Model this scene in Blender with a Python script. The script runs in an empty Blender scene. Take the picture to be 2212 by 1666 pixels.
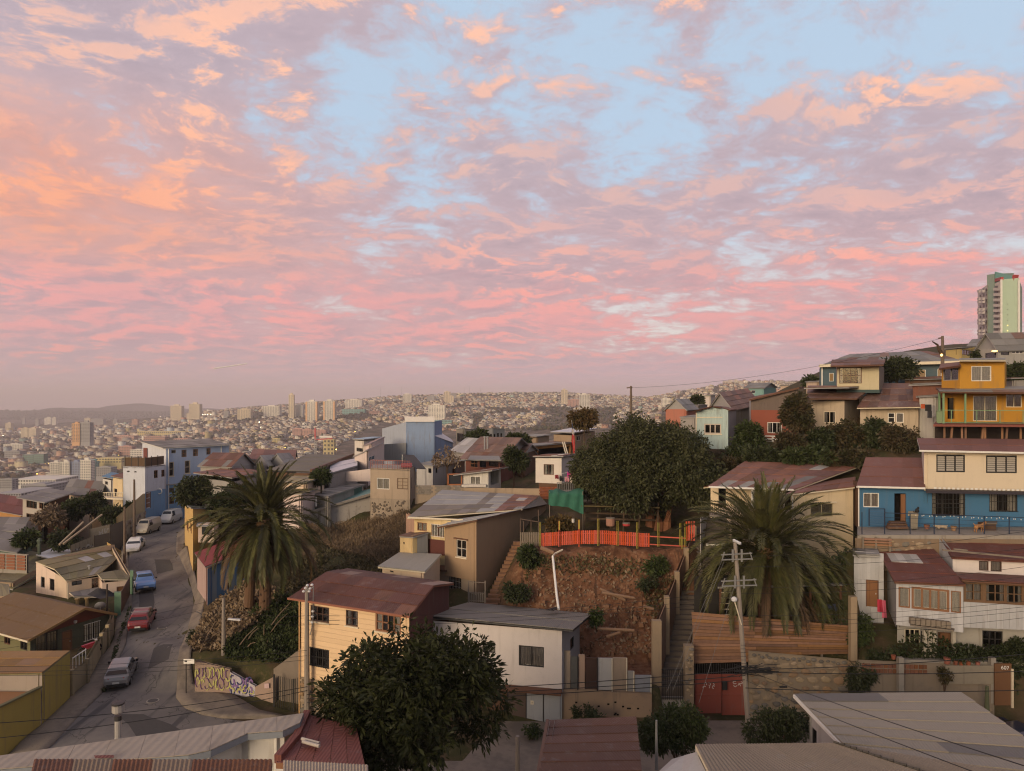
import bpy,bmesh,math,random
import numpy as np
from mathutils import Vector,Matrix,geometry
R=math.radians
random.seed(7); RNG=np.random.default_rng(11)
SC=bpy.context.scene
COL=SC.collection
F,CX,HY=1550.0,1106.0,860.0            # focal length, centre and eye level, in units of a 2212 wide picture
def P(px,py,Y):return Vector(((px-CX)/F*Y,Y,(HY-py)/F*Y))
def PZ(px,py,z):return P(px,py,z*F/(HY-py))
def XY(px,Y):return Vector(((px-CX)/F*Y,Y))

# ---------------------------------------------------------------- camera, sky, sun, exposure
cam=bpy.data.cameras.new('camera'); camo=bpy.data.objects.new('camera',cam); COL.objects.link(camo)
camo.location=(0,0,0); camo.rotation_euler=(R(90),0,0)
cam.sensor_width=36; cam.sensor_fit='HORIZONTAL'; cam.lens=36*F/2212
cam.shift_y=(HY-833)/2212; cam.clip_start=.5; cam.clip_end=40000
SC.camera=camo
HAZE_D=1.4e-4
SUN_EL,SUN_AZ=13.0,212.0                   # degrees; azimuth clockwise from +Y (the view direction)
class NT:
    """small helper for node trees"""
    def __init__(s,tree):s.t=tree; s.N=tree.nodes; s.L=tree.links
    def put(s,sock,v):
        if isinstance(v,bpy.types.NodeSocket):s.L.new(v,sock)
        elif v is not None:
            if sock.type=='RGBA' and len(v)==3:v=(*v,1)
            sock.default_value=v
    def n(s,kind,ins=None,out=0,**props):
        nd=s.N.new(kind)
        for k,v in props.items():setattr(nd,k,v)
        for k,v in (ins or {}).items():s.put(nd.inputs[k],v)
        return nd.outputs[out] if len(nd.outputs) else nd
    def m(s,op,a,b=None,c=None,clamp=False):
        nd=s.N.new('ShaderNodeMath'); nd.operation=op; nd.use_clamp=clamp
        for i,v in enumerate((a,b,c)):
            if v is not None:s.put(nd.inputs[i],v)
        return nd.outputs[0]
    def v(s,op,a,b=None,out=0):
        nd=s.N.new('ShaderNodeVectorMath'); nd.operation=op
        s.put(nd.inputs[0],a)
        if b is not None:s.put(nd.inputs['Scale'] if op=='SCALE' else nd.inputs[1],b)
        return nd.outputs[out] if len(nd.outputs) else nd
    def mix(s,f,a,b,mode='MIX'):
        nd=s.N.new('ShaderNodeMix'); nd.data_type='RGBA'; nd.blend_type=mode
        s.put(nd.inputs[0],f); s.put(nd.inputs[6],a); s.put(nd.inputs[7],b); return nd.outputs[2]
    def ss(s,x,lo,hi):
        return s.n('ShaderNodeMapRange',{0:x,1:lo,2:hi,3:0.0,4:1.0},interpolation_type='SMOOTHSTEP')
    def noise(s,vec,scale,detail=4,rough=.55,dist=0.0,out=0):
        return s.n('ShaderNodeTexNoise',{'Vector':vec,'Scale':scale,'Detail':float(detail),'Roughness':rough,'Distortion':dist},out=out)
def srgb(*c):
    return tuple(((x/255)/12.92 if x/255<=.04045 else ((x/255+.055)/1.055)**2.4) for x in c)
wd=bpy.data.worlds.new('World'); SC.world=wd; wd.use_nodes=True
t=NT(wd.node_tree); t.N.clear()
SKY_S=.1
def em(*c):return tuple(v/SKY_S for v in srgb(*c))
nis=t.n('ShaderNodeTexSky',sky_type='NISHITA',sun_disc=False,sun_elevation=R(SUN_EL),sun_rotation=R(SUN_AZ),altitude=100.0,air_density=1.0,dust_density=2.0)
d=t.n('ShaderNodeTexCoord',out=0)
sp=t.N.new('ShaderNodeSeparateXYZ'); t.L.new(d,sp.inputs[0]); dx,dy,dz=sp.outputs
zz=t.m('ADD',t.m('MAXIMUM',dz,0.0),.18)
cpx,cpy=t.m('DIVIDE',dx,zz),t.m('DIVIDE',dy,zz)
cp=t.n('ShaderNodeCombineXYZ',{0:cpx,1:cpy,2:0.0})
cp=t.n('ShaderNodeMapping',{0:cp,2:(0,0,R(-24)),3:(1.0,1.08,1)})
warp=t.v('SCALE',t.v('SUBTRACT',t.noise(cp,1.6,4,out=1),(.5,.5,.5)),.34)
cq=t.v('ADD',cp,warp)
sh=t.v('ADD',cq,(-.055,-.075,0))
N1=t.noise(cq,1.1,3,.5); N2=t.noise(cq,3.9,11,.66,.2); N2b=t.noise(sh,3.9,11,.66,.2)
N3=t.noise(cq,.8,3,.5); N4=t.noise(cp,8.5,6,.62,.3)
dens=t.m('ADD',t.m('ADD',t.m('MULTIPLY',N1,.34),t.m('MULTIPLY',N2,.46)),t.m('MULTIPLY',N4,.20))
az=t.m('ARCTAN2',dx,dy)                                  # 0 ahead, negative to the left
left=t.ss(az,-.05,-.7)
low=t.ss(dz,.36,.06)
cover=t.m('ADD',t.m('ADD',dens,t.m('MULTIPLY',left,.10)),t.m('MULTIPLY',low,.062))
mask=t.ss(cover,.428,.536)
thick=t.ss(cover,.47,.66)
slope=t.m('SUBTRACT',N2,N2b)
lit=t.m('MULTIPLY',t.ss(slope,.0,.105),t.ss(dens,.43,.54))
lit=t.m('MULTIPLY',lit,t.m('ADD',.35,t.m('MULTIPLY',t.ss(N3,.42,.58),.65)))
glow=t.m('MULTIPLY',t.ss(az,-.10,-.60),t.m('MULTIPLY',t.ss(dz,.12,.2),t.ss(dz,.40,.24)))   # the orange bank to the left
band=t.m('MULTIPLY',t.ss(dz,.05,.09),t.ss(dz,.20,.11))
gap=t.mix(t.ss(dz,.30,.07),em(186,208,230),em(228,218,214))
gap=t.mix(.12,gap,nis)
base=t.mix(t.ss(dz,.10,.34),em(201,166,169),em(189,172,181))
base=t.mix(t.m('MULTIPLY',glow,t.m('ADD',.5,t.m('MULTIPLY',t.ss(N2,.4,.6),.45))),base,em(234,164,140))
base=t.mix(t.m('MULTIPLY',t.m('MULTIPLY',thick,t.ss(slope,.06,-.10)),t.m('SUBTRACT',.68,t.m('MULTIPLY',left,.3))),base,em(154,142,156))
litc=t.mix(t.ss(dz,.12,.30),em(244,166,156),em(252,194,166))
litc=t.mix(glow,litc,em(246,172,140))
cl=t.mix(t.m('MINIMUM',t.m('ADD',lit,t.m('MULTIPLY',glow,.15)),1.0),base,litc)
cl=t.mix(t.m('MULTIPLY',band,t.m('ADD',.10,t.m('MULTIPLY',t.ss(N2,.44,.58),.62))),cl,em(234,164,162))
sky=t.mix(mask,gap,cl)
hor=t.mix(t.ss(az,-.6,.5),em(192,166,168),em(200,172,183))
sky=t.mix(t.m('MULTIPLY',t.ss(dz,.085,.008),.94),sky,hor)
# the sunset side, behind the viewer: the Nishita sky itself carries the glow there
back=t.ss(dy,.05,-.5)
sky=t.mix(t.m('MULTIPLY',back,.8),sky,nis)
bg=t.n('ShaderNodeBackground',{0:sky,1:SKY_S})
t.n('ShaderNodeOutputWorld',{0:bg})
sl=bpy.data.lights.new('sun','SUN'); sl.energy=2.3; sl.angle=R(24); sl.color=(1,.77,.52)
so=bpy.data.objects.new('sun',sl); COL.objects.link(so)
sd=Vector((math.sin(R(SUN_AZ))*math.cos(R(SUN_EL)),math.cos(R(SUN_AZ))*math.cos(R(SUN_EL)),math.sin(R(SUN_EL))))
so.rotation_euler=sd.to_track_quat('Z','Y').to_euler(); so.location=sd*100
vs=SC.view_settings; vs.view_transform='Standard'; vs.look='None'; vs.gamma=1; vs.use_curve_mapping=False; vs.exposure=0.14
SC.render.engine='CYCLES'; SC.cycles.use_denoising=True
SC.cycles.filter_width=1.15; SC.cycles.max_bounces=6; SC.cycles.diffuse_bounces=3; SC.cycles.glossy_bounces=2; SC.cycles.transmission_bounces=2
SC.cycles.volume_bounces=0; SC.cycles.sample_clamp_indirect=4; SC.cycles.caustics_reflective=False; SC.cycles.caustics_refractive=False

# ---------------------------------------------------------------- object helpers
def tag(o,label=None,cat=None,group=None,kind=None):
    if label:o['label']=label
    if cat:o['category']=cat
    if group:o['group']=group
    if kind:o['kind']=kind
    return o
def thing(name,label,cat,loc=(0,0,0),group=None):
    o=bpy.data.objects.new(name,None); COL.objects.link(o); o.location=loc; o.empty_display_size=.3
    return tag(o,label,cat,group)
def world_loc(o):
    p=Vector(o.location)
    return p
def adopt(o,parent):
    """parent o without moving it: meshes keep world coordinates"""
    o.parent=parent
    L=Vector((0,0,0)); q=parent
    if parent.type=='EMPTY':L=Vector(parent.location)
    o.matrix_parent_inverse=Matrix.Translation(-L)
    return o
class MB:
    def __init__(s):s.v=[]; s.f=[]; s.mi=[]; s.cur=0
    def add(s,pts,faces):
        b=len(s.v); s.v.extend(tuple(p) for p in pts)
        for f in faces:s.f.append(tuple(b+i for i in f)); s.mi.append(s.cur)
        return s
    def quad(s,a,b,c,d):return s.add((a,b,c,d),((0,1,2,3),))
    def poly(s,pts):return s.add(pts,(tuple(range(len(pts))),))
    def hexa(s,lo,hi):
        """lo, hi: four points each, both counter-clockwise seen from hi's side"""
        return s.add(list(lo)+list(hi),((3,2,1,0),(4,5,6,7),(0,1,5,4),(1,2,6,5),(2,3,7,6),(3,0,4,7)))
    def box(s,x0,x1,y0,y1,z0,z1):
        return s.hexa([(x0,y0,z0),(x1,y0,z0),(x1,y1,z0),(x0,y1,z0)],[(x0,y0,z1),(x1,y0,z1),(x1,y1,z1),(x0,y1,z1)])
    def slab(s,pts,th,up=Vector((0,0,1))):
        """a plate: polygon pts on top, th thick downwards"""
        n=len(pts); top=[Vector(p) for p in pts]; bot=[p-up*th for p in top]
        fs=[tuple(range(n)),tuple(range(2*n-1,n-1,-1))]+[(i,i+n,(i+1) % n+n,(i+1) % n) for i in range(n)]
        return s.add(top+bot,fs)
    def beam(s,a,b,w,h,up=Vector((0,0,1))):
        a,b=Vector(a),Vector(b); d=(b-a).normalized()
        if abs(d.dot(up))>.98:up=Vector((0,1,0))
        r=d.cross(up).normalized(); u=r.cross(d).normalized()
        q=lambda p:[p+r*(-w/2)+u*(-h/2),p+r*(w/2)+u*(-h/2),p+r*(w/2)+u*(h/2),p+r*(-w/2)+u*(h/2)]
        return s.hexa(q(b),q(a))
    def tube(s,path,r0,r1=None,n=6,cap=True):
        path=[Vector(p) for p in path]; r1=r0 if r1 is None else r1; m=len(path); rings=[]
        for i,p in enumerate(path):
            d=(path[min(i+1,m-1)]-path[max(i-1,0)]).normalized()
            ref=Vector((0,0,1)) if abs(d.z)<.9 else Vector((0,1,0))
            a=d.cross(ref).normalized(); b=d.cross(a).normalized(); r=r0+(r1-r0)*i/max(1,m-1)
            rings.append([p+a*math.cos(2*math.pi*k/n)*r+b*math.sin(2*math.pi*k/n)*r for k in range(n)])
        fs=[(i*n+k,i*n+(k+1) % n,(i+1)*n+(k+1) % n,(i+1)*n+k) for i in range(m-1) for k in range(n)]
        if cap:fs +=[tuple(range(n-1,-1,-1)),tuple((m-1)*n+k for k in range(n))]
        return s.add([p for q in rings for p in q],fs)
    def lathe(s,c,prof,n=10):
        c=Vector(c); pts=[c+Vector((r*math.cos(2*math.pi*k/n),r*math.sin(2*math.pi*k/n),z)) for r,z in prof for k in range(n)]
        m=len(prof); fs=[(i*n+k,i*n+(k+1) % n,(i+1)*n+(k+1) % n,(i+1)*n+k) for i in range(m-1) for k in range(n)]
        fs +=[tuple(range(n-1,-1,-1)),tuple((m-1)*n+k for k in range(n))]
        return s.add(pts,fs)
    def build(s,name,mat,parent=None,smooth=False,**tags):
        me=bpy.data.meshes.new(name); me.from_pydata(s.v,[],s.f)
        for m in (mat if isinstance(mat,(list,tuple)) else [mat]):me.materials.append(m)
        if any(s.mi):me.polygons.foreach_set('material_index',s.mi)
        if smooth:me.polygons.foreach_set('use_smooth',[True]*len(me.polygons))
        me.update()
        o=bpy.data.objects.new(name,me); COL.objects.link(o)
        if parent:adopt(o,parent)
        return tag(o,**tags) if tags else o
def np_mesh(name,V,Fq,mat,parent=None,col=None,smooth=False,**tags):
    """fast mesh of quads or triangles from arrays; col: one colour per face"""
    V=np.asarray(V,np.float32); Fq=np.asarray(Fq,np.int32); k=Fq.shape[1]; nf=len(Fq)
    me=bpy.data.meshes.new(name); me.vertices.add(len(V)); me.vertices.foreach_set('co',V.ravel())
    me.loops.add(nf*k); me.loops.foreach_set('vertex_index',Fq.ravel())
    me.polygons.add(nf); me.polygons.foreach_set('loop_start',np.arange(0,nf*k,k,dtype=np.int32))
    me.update(calc_edges=True)
    if col is not None:
        ca=me.color_attributes.new('tint','FLOAT_COLOR','CORNER')
        c4=np.ones((nf,k,4),np.float32); c4[:,:,:3]=np.asarray(col,np.float32)[:,None,:]
        ca.data.foreach_set('color',c4.ravel())
    if smooth:me.polygons.foreach_set('use_smooth',np.ones(nf,bool))
    for m in (mat if isinstance(mat,(list,tuple)) else [mat]):me.materials.append(m)
    o=bpy.data.objects.new(name,me); COL.objects.link(o)
    if parent:adopt(o,parent)
    return tag(o,**tags) if tags else o
def dup(o,parent=None,loc=None,mw=None,data=None):
    c=o.copy(); COL.objects.link(c)
    if parent:adopt(c,parent)
    if loc is not None:c.location=loc
    return c

# ---------------------------------------------------------------- materials
MATS={}
def surf_uv(t):
    """metres along a surface (u horizontal, v up the slope), from position and face normal"""
    g=t.N.new('ShaderNodeNewGeometry'); pos,nor=g.outputs['Position'],g.outputs['True Normal']
    tan=t.v('NORMALIZE',t.v('ADD',t.v('CROSS_PRODUCT',(0,0,1),nor),(1e-4,0,0)))
    bit=t.v('CROSS_PRODUCT',nor,tan)
    u=t.v('DOT_PRODUCT',pos,tan,out=1); v=t.v('DOT_PRODUCT',pos,bit,out=1)
    return u,v,pos
def new_mat(name):
    m=bpy.data.materials.new(name); m.use_nodes=True; t=NT(m.node_tree)
    b=next(n for n in t.N if n.type=='BSDF_PRINCIPLED'); return m,t,b
def jitter(t,col,amt):
    """brightness and hue differ a little from object to object"""
    r=t.n('ShaderNodeObjectInfo',out=5)
    r2=t.m('FRACT',t.m('MULTIPLY',r,17.31))
    return t.n('ShaderNodeHueSaturation',{'Hue':t.m('ADD',.5,t.m('MULTIPLY',t.m('SUBTRACT',r2,.5),amt*.06)),'Saturation':t.m('ADD',1-amt*.5,t.m('MULTIPLY',r2,amt)),
                'Value':t.m('ADD',1-amt,t.m('MULTIPLY',r,2*amt)),'Color':col})
def plaster(name,c,stain=.3,rough=.9,bump=.3,dirt=(.16,.13,.10),streak=.5,jit=0.0,fine=1.0):
    if name in MATS:return MATS[name]
    m,t,b=new_mat(name); u,v,pos=surf_uv(t)
    n1=t.noise(pos,.55,5,.6); n2=t.noise(pos,3.5,5,.65)
    su=t.n('ShaderNodeCombineXYZ',{0:t.m('MULTIPLY',u,2.2),1:t.m('MULTIPLY',v,.18),2:3.0})
    n3=t.noise(su,1.0,4,.6)
    col=t.mix(t.m('MULTIPLY',t.ss(n1,.42,.72),.35*stain*2),c,tuple(x*.72 for x in c))
    col=t.mix(t.m('MULTIPLY',t.ss(n3,.53,.72),min(.9,stain*streak*2.1)),col,dirt)
    col=t.mix(t.m('MULTIPLY',t.ss(t.noise(pos,1.1,8,.7),.57,.63),stain*.55),col,tuple(x*.55+.05 for x in c))
    col=t.mix(t.m('MULTIPLY',t.ss(n2,.60,.72),stain*.5),col,dirt)
    if jit:col=jitter(t,col,jit)
    t.put(b.inputs['Base Color'],col); b.inputs['Roughness'].default_value=rough
    b.inputs['Specular IOR Level'].default_value=.25
    bp=t.n('ShaderNodeBump',{'Strength':bump,'Distance':.03,'Height':t.noise(pos,9.0*fine,6,.7)})
    t.put(b.inputs['Normal'],bp); MATS[name]=m; return m
def sheet_mat(name,c,c2=None,rust=.3,pitch=.12,rough=.65,jit=.24,metal=0.0,bump=.6,wave=True,spec=.3):
    """painted or bare corrugated sheets: ribs down the slope, run-off streaks, rust or faded patches of colour c2"""
    if name in MATS:return MATS[name]
    c2=c2 or (.16,.075,.045)
    m,t,b=new_mat(name); u,v,pos=surf_uv(t)
    su=t.n('ShaderNodeCombineXYZ',{0:t.m('MULTIPLY',u,1.6),1:t.m('MULTIPLY',v,.35),2:1.0})
    n1=t.noise(su,1.3,6,.66); n2=t.noise(pos,.8,4,.6); n3=t.noise(pos,7.0,5,.7)
    f=t.ss(t.m('ADD',t.m('MULTIPLY',n1,.6),t.m('MULTIPLY',n2,.4)),.62-rust*.3,.80-rust*.3)
    col=t.mix(t.m('MULTIPLY',f,min(1,.4+rust)),c,c2)
    col=t.mix(t.m('MULTIPLY',t.ss(t.noise(pos,1.7,8,.72),.56,.64),.5),col,tuple(x*.6+.09 for x in c))
    col=t.mix(t.m('MULTIPLY',t.ss(n3,.5,.75),.35),col,tuple(x*.6 for x in c))
    col=jitter(t,col,jit)
    t.put(b.inputs['Base Color'],col); b.inputs['Roughness'].default_value=rough; b.inputs['Metallic'].default_value=metal
    b.inputs['Specular IOR Level'].default_value=spec
    h=t.m('MULTIPLY',n3,.25)
    if wave:
        w=t.m('SINE',t.m('MULTIPLY',u,2*math.pi/pitch)); h=t.m('ADD',h,t.m('MULTIPLY',w,.5))
    t.put(b.inputs['Normal'],t.n('ShaderNodeBump',{'Strength':bump,'Distance':.02,'Height':h})); MATS[name]=m; return m
def boards_mat(name,c,pitch=.15,vertical=True,jit=.05,gap=.35,stain=.3,rough=.75):
    """a wall of planks or ribbed panels too narrow to pick apart: grooves are relief"""
    if name in MATS:return MATS[name]
    m,t,b=new_mat(name); u,v,pos=surf_uv(t); a=u if vertical else v
    q=t.m('DIVIDE',a,pitch); fr=t.m('FRACT',q)
    groove=t.ss(t.m('ABSOLUTE',t.m('SUBTRACT',fr,.5)),.42,.5)
    wn=t.n('ShaderNodeTexWhiteNoise',{'W':t.m('FLOOR',q)},noise_dimensions='1D')
    st=t.n('ShaderNodeCombineXYZ',{0:t.m('MULTIPLY',u,3. if vertical else .4),1:t.m('MULTIPLY',v,.4 if vertical else 3.),2:0.0})
    n1=t.noise(st,1.2,5,.65)
    col=t.mix(t.m('MULTIPLY',wn,.22),c,tuple(x*.65 for x in c))
    col=t.mix(t.m('MULTIPLY',t.ss(n1,.52,.72),stain),col,(.14,.11,.09))
    if jit:col=jitter(t,col,jit)
    t.put(b.inputs['Base Color'],col); b.inputs['Roughness'].default_value=rough; b.inputs['Specular IOR Level'].default_value=.25
    t.put(b.inputs['Normal'],t.n('ShaderNodeBump',{'Strength':.7,'Distance':.03,'Height':t.m('SUBTRACT',t.m('MULTIPLY',n1,.2),groove)}))
    MATS[name]=m; return m
def plain(name,c,rough=.6,metal=0.0,spec=.4,jit=0.0,grain=.25,scale=6.0,emit=None,coat=0.0,alpha=None):
    if name in MATS:return MATS[name]
    m,t,b=new_mat(name)
    pos=t.n('ShaderNodeNewGeometry')
    n1=t.noise(pos,scale,5,.62)
    col=t.mix(t.m('MULTIPLY',t.ss(n1,.4,.75),grain),c,tuple(x*.6 for x in c))
    if jit:col=jitter(t,col,jit)
    t.put(b.inputs['Base Color'],col); b.inputs['Roughness'].default_value=rough; b.inputs['Metallic'].default_value=metal
    b.inputs['Specular IOR Level'].default_value=spec; b.inputs['Coat Weight'].default_value=coat
    if emit:b.inputs['Emission Color'].default_value=(*emit[0],1); b.inputs['Emission Strength'].default_value=emit[1]
    MATS[name]=m; return m
def leaf_mat(name,c,c2,scale=.8,rough=.55,spec=.3,transl=.25,jit=.15):
    if name in MATS:return MATS[name]
    m,t,b=new_mat(name); g=t.N.new('ShaderNodeNewGeometry'); pos=g.outputs['Position']; rnd=g.outputs['Random Per Island']
    n1=t.noise(pos,scale,3,.6)
    f=t.m('ADD',t.m('MULTIPLY',t.ss(n1,.35,.65),.55),t.m('MULTIPLY',rnd,.45))
    col=t.mix(f,c,c2)
    if jit:col=jitter(t,col,jit)
    t.put(b.inputs['Base Color'],col); b.inputs['Roughness'].default_value=rough; b.inputs['Specular IOR Level'].default_value=spec
    if transl:
        out=next(n for n in t.N if n.type=='OUTPUT_MATERIAL')
        tr=t.n('ShaderNodeBsdfTranslucent',{0:t.v('SCALE',col,1.1)})
        mx=t.n('ShaderNodeMixShader',{0:transl,1:b.outputs[0],2:tr}); t.L.new(mx,out.inputs[0])
    MATS[name]=m; return m
def attr_mat(name,rough=.85,noise_amt=.3,noise_scale=.2):
    m,t,b=new_mat(name); a=t.n('ShaderNodeAttribute',attribute_name='tint')
    pos=t.n('ShaderNodeNewGeometry'); n1=t.noise(pos,noise_scale,4,.6)
    t.put(b.inputs['Base Color'],t.mix(t.m('MULTIPLY',n1,noise_amt),a,(.12,.10,.09))); b.inputs['Roughness'].default_value=rough
    b.inputs['Specular IOR Level'].default_value=.2; return m
def glass(name,c=(.02,.022,.025),rough=.08):
    if name in MATS:return MATS[name]
    m,t,b=new_mat(name); pos=t.n('ShaderNodeNewGeometry')
    t.put(b.inputs['Base Color'],t.mix(t.noise(pos,1.5,3),c,tuple(x*1.8 for x in c)))
    b.inputs['Roughness'].default_value=rough; b.inputs['Specular IOR Level'].default_value=.6; MATS[name]=m; return m
GLASS=glass('window_glass'); GLASS_SUNSET=plain('painted_sunset_reflection',(.30,.2,.1),.1,spec=.8)  # amber sunset reflection is painted into the second pane colour
WHITE=plain('white_paint',(.72,.70,.66),.5); CREAMP=plain('cream_paint',(.66,.58,.44),.6)
DARKP=plain('dark_paint',(.03,.028,.028),.5); BROWNP=plain('brown_wood_paint',(.13,.06,.035),.6)
REDBROWN=plain('red_brown_wood',(.22,.10,.05),.6); GREYP=plain('grey_paint',(.32,.31,.30),.6)
CURTAIN=plain('curtain_cloth',(.58,.55,.50),.9,spec=.1); CURTAIN_G=plain('grey_curtain',(.38,.35,.33),.9,spec=.1)
STEEL=plain('galvanised_steel',(.45,.45,.45),.4,metal=.6); CONC=plaster('concrete',(.30,.27,.235),.5)
BLACKIRON=plain('black_iron',(.018,.018,.018),.5)
# ---------------------------------------------------------------- the ground: control points (column, distance, height or picture row)
CT=[]
def gz_(px,Y,z):CT.append((px,Y,HY-z/Y*F))
def gr_(px,Y,row):CT.append((px,Y,row))
for px in (-6000,-1200,-300,150,400,700,1106,1500,1850,2300,3400,8000):
    for Y in (2.5,14,30):gz_(px,Y,-21)
for px in (-6000,-1200,-300,0,220):
    for Y,z in ((44,-21),(52,-21),(62,-21),(80,-21),(100,-21.2),(114,-22.5),(130,-27),(200,-52),(400,-112),(550,-130)):gz_(px,Y,z)
for px in (290,380):
    for Y,z in ((44,-21),(51,-20.9),(60,-20.1),(70,-19.3),(85,-19),(100,-19),(112,-19.3),(130,-22),(200,-50),(400,-110),(550,-128)):gz_(px,Y,z)
for px,Y,z in ((420,60,-20.1),(424,66,-19.5),(415,72,-19.2),(405,80,-18.9),(400,90,-18.8),(412,51.3,-21),(500,50.8,-21),(600,50,-21),(650,48.2,-21),
  (412,53,-18.8),(500,52.4,-18.7),(590,51.2,-19),(640,51.5,-19.2),(440,61,-18.9),(450,57,-18.4),(570,57,-17.2),(650,57,-17.0),(445,66,-18.2),(540,66,-16.9),(640,62,-16.3),
  (750,66,-15.6),(870,63,-16.2),(760,76,-15.2),(830,79,-14.2),(700,80.6,-15.0),(600,78,-15.8),(690,81.6,-13.2),(820,80.5,-13.6),(436,74,-17.6),(490,79,-14.6),(570,76,-14.4),(640,79,-13.9),(445,86,-15.5),(500,90,-14.5),(600,90,-14.5),(700,90,-13),(820,86,-12),
  (500,120,-17.5),(700,120,-14.5),(600,150,-19),(450,150,-22),
  (700,46.4,-21),(1100,46.4,-21),(1280,46.4,-21),(1425,46.4,-21),(1432,47.2,-21),(1478,47.6,-21),(1280,46.8,-18.6),(1424,46.9,-18.9),(1450,48.4,-19.4),(700,56,-18.5),(900,56,-17.4),(1000,57.4,-15.9),(930,50,-19.6),(1100,49.6,-18.9),(1120,51.5,-18.6),(1280,51,-18.9),(1420,50.5,-18.8),
  (1060,57,-16),(1110,54.4,-17),(1170,53.6,-15.6),(1280,54.6,-15.2),(1400,54.4,-15.6),(1120,57.6,-13.4),(1170,57.2,-12.2),(1300,57.2,-12.1),(1400,57.1,-12.2),(1490,57,-12.2),(1150,60,-12),(1300,62,-12),(1500,60,-12),(1130,74,-11.4),(1300,74,-12),(1480,72,-11.2),
  (1480,50.5,-18.6),(1495,53,-16.4),(1500,49.4,-17),(1510,48.3,-21),(1700,48.3,-21),(1838,48.2,-21),(1510,48.9,-16.8),(1700,48.9,-16.7),(1840,48.8,-16.6),(1520,54,-15.6),(1700,55,-15.4),(1840,55,-15),
  (1530,61,-12),(1690,61,-11.5),(1840,60,-10.5),(1550,65,-10.2),(1700,66,-7.8),(1700,71,-5.5),(1850,62,-7.4),(1850,67,-5.8),(1980,66,-5.2),(2150,57,-8),(2150,60.4,-4.4),(2020,60.8,-4.6),(2300,60.4,-4.2),
  (1860,45.4,-21),(2100,44.9,-20.6),(2300,44.6,-20.2),(1860,46,-16.9),(2100,45.5,-16.7),(2300,45.2,-16.6),(1860,50.6,-15.4),(2100,50.4,-15),(2300,50.2,-15),(1860,51.3,-10.3),(2100,51.2,-10.3),(2300,51,-10.3),(1860,57,-10.2),(1980,57,-10.2),(2060,57,-10.2),(2150,56,-10.2),(2300,56,-10.2),
  (2100,75,-2.6),(2300,75,-2),(1500,75,-6.4),(1600,76,-5.2),(1700,80,-3.4),(1800,82,-1),(1950,85,0),(2100,90,1.2),(2300,92,2),
  (870,82,-11.8),(870,110,-12),(870,150,-15),(1000,80,-10.4),(1000,100,-11),(1000,150,-14.5),(1200,82,-10.6),(1250,100,-10),(1250,140,-11.6),(1450,130,-6),(1600,130,-2),(1650,160,0),(1800,120,3),(1900,150,9),(2050,200,15),(2150,310,24),(2350,310,24)):
    gz_(px,Y,z)
for Y,zs in ((200,(-45,-38,-32,-28,-20,-6,8)),(400,(-104,-95,-75,-62,-45,-20,4))):
    for px,z in zip((500,700,1000,1200,1400,1600,1780),zs):gz_(px,Y,z)
for px,rows in {-6000:((800,1115),(1600,988),(4000,925),(6000,906),(6600,888),(14000,884)),-500:((800,1115),(1100,1046),(1600,990),(2500,948),(4000,922),(6000,906),(6600,888),(14000,884)),
    0:((800,1115),(1100,1046),(1600,988),(2500,945),(4000,920),(6000,905),(6600,889.5),(14000,886)),220:((800,1112),(1100,1044),(1600,982),(2300,945),(3500,924),(6000,907),(6600,891),(14000,887)),
    400:((800,1085),(1100,1030),(1600,970),(2200,934),(2800,909),(3500,898),(6000,905),(6600,893),(14000,890)),500:((900,1040),(1200,1000),(1500,966),(2000,925),(2600,893),(3200,885),(6000,898),(14000,893)),
    700:((750,1045),(1000,1010),(1250,975),(1600,945),(2100,908),(2700,880),(3200,869),(6000,884),(14000,884)),850:((1000,1000),(1200,966),(1700,930),(2200,895),(2800,866),(3200,857.5),(6000,870),(14000,874)),
    1000:((700,1030),(1000,985),(1300,950),(1800,905),(2300,875),(2900,852.5),(6000,866),(14000,870)),1200:((700,1005),(1000,950),(1250,925),(1500,930),(1900,890),(2500,858),(3000,849.5),(6000,862)),
    1400:((600,975),(1000,925),(1300,920),(1800,884),(2600,861),(6000,872)),1600:((600,905),(900,888),(1500,850),(2200,826.5),(6000,850)),1720:((600,880),(900,868),(1500,834),(2000,828),(6000,845)),
    1950:((600,840),(1500,838),(6000,850)),2400:((310,745),(700,800),(1500,830),(6000,850)),8000:((310,745),(700,800),(1500,830),(6000,850),(14000,850))}.items():
    for Y,row in rows:gr_(px,Y,row)
for px in (3400,8000):
    for Y,z in ((44,-21),(60,-8),(90,2),(150,9)):gz_(px,Y,z)
for px in (700,1000,1400,2000):gr_(px,14000,884)
_kx=lambda px:np.sign(px-CX)*np.log1p(np.abs(px-CX)/600.)*1.9
_c=np.array(CT); _u=np.stack([_kx(_c[:,0]),np.log(_c[:,1])*1.6],1)
_TVX,_,_TFC,_,_,_=geometry.delaunay_2d_cdt([Vector(p) for p in _u],[],[],0,1e-5)
_TVX=np.array([tuple(p) for p in _TVX]); _k=np.array([np.argmin(((_u-p)**2).sum(1)) for p in _TVX]); _TROW=_c[_k,2]
_TFC=np.array([tuple(f) for f in _TFC]); _A,_B,_C=_TVX[_TFC[:,0]],_TVX[_TFC[:,1]],_TVX[_TFC[:,2]]
_det=(_B[:,1]-_C[:,1])*(_A[:,0]-_C[:,0])+(_C[:,0]-_B[:,0])*(_A[:,1]-_C[:,1])
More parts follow.
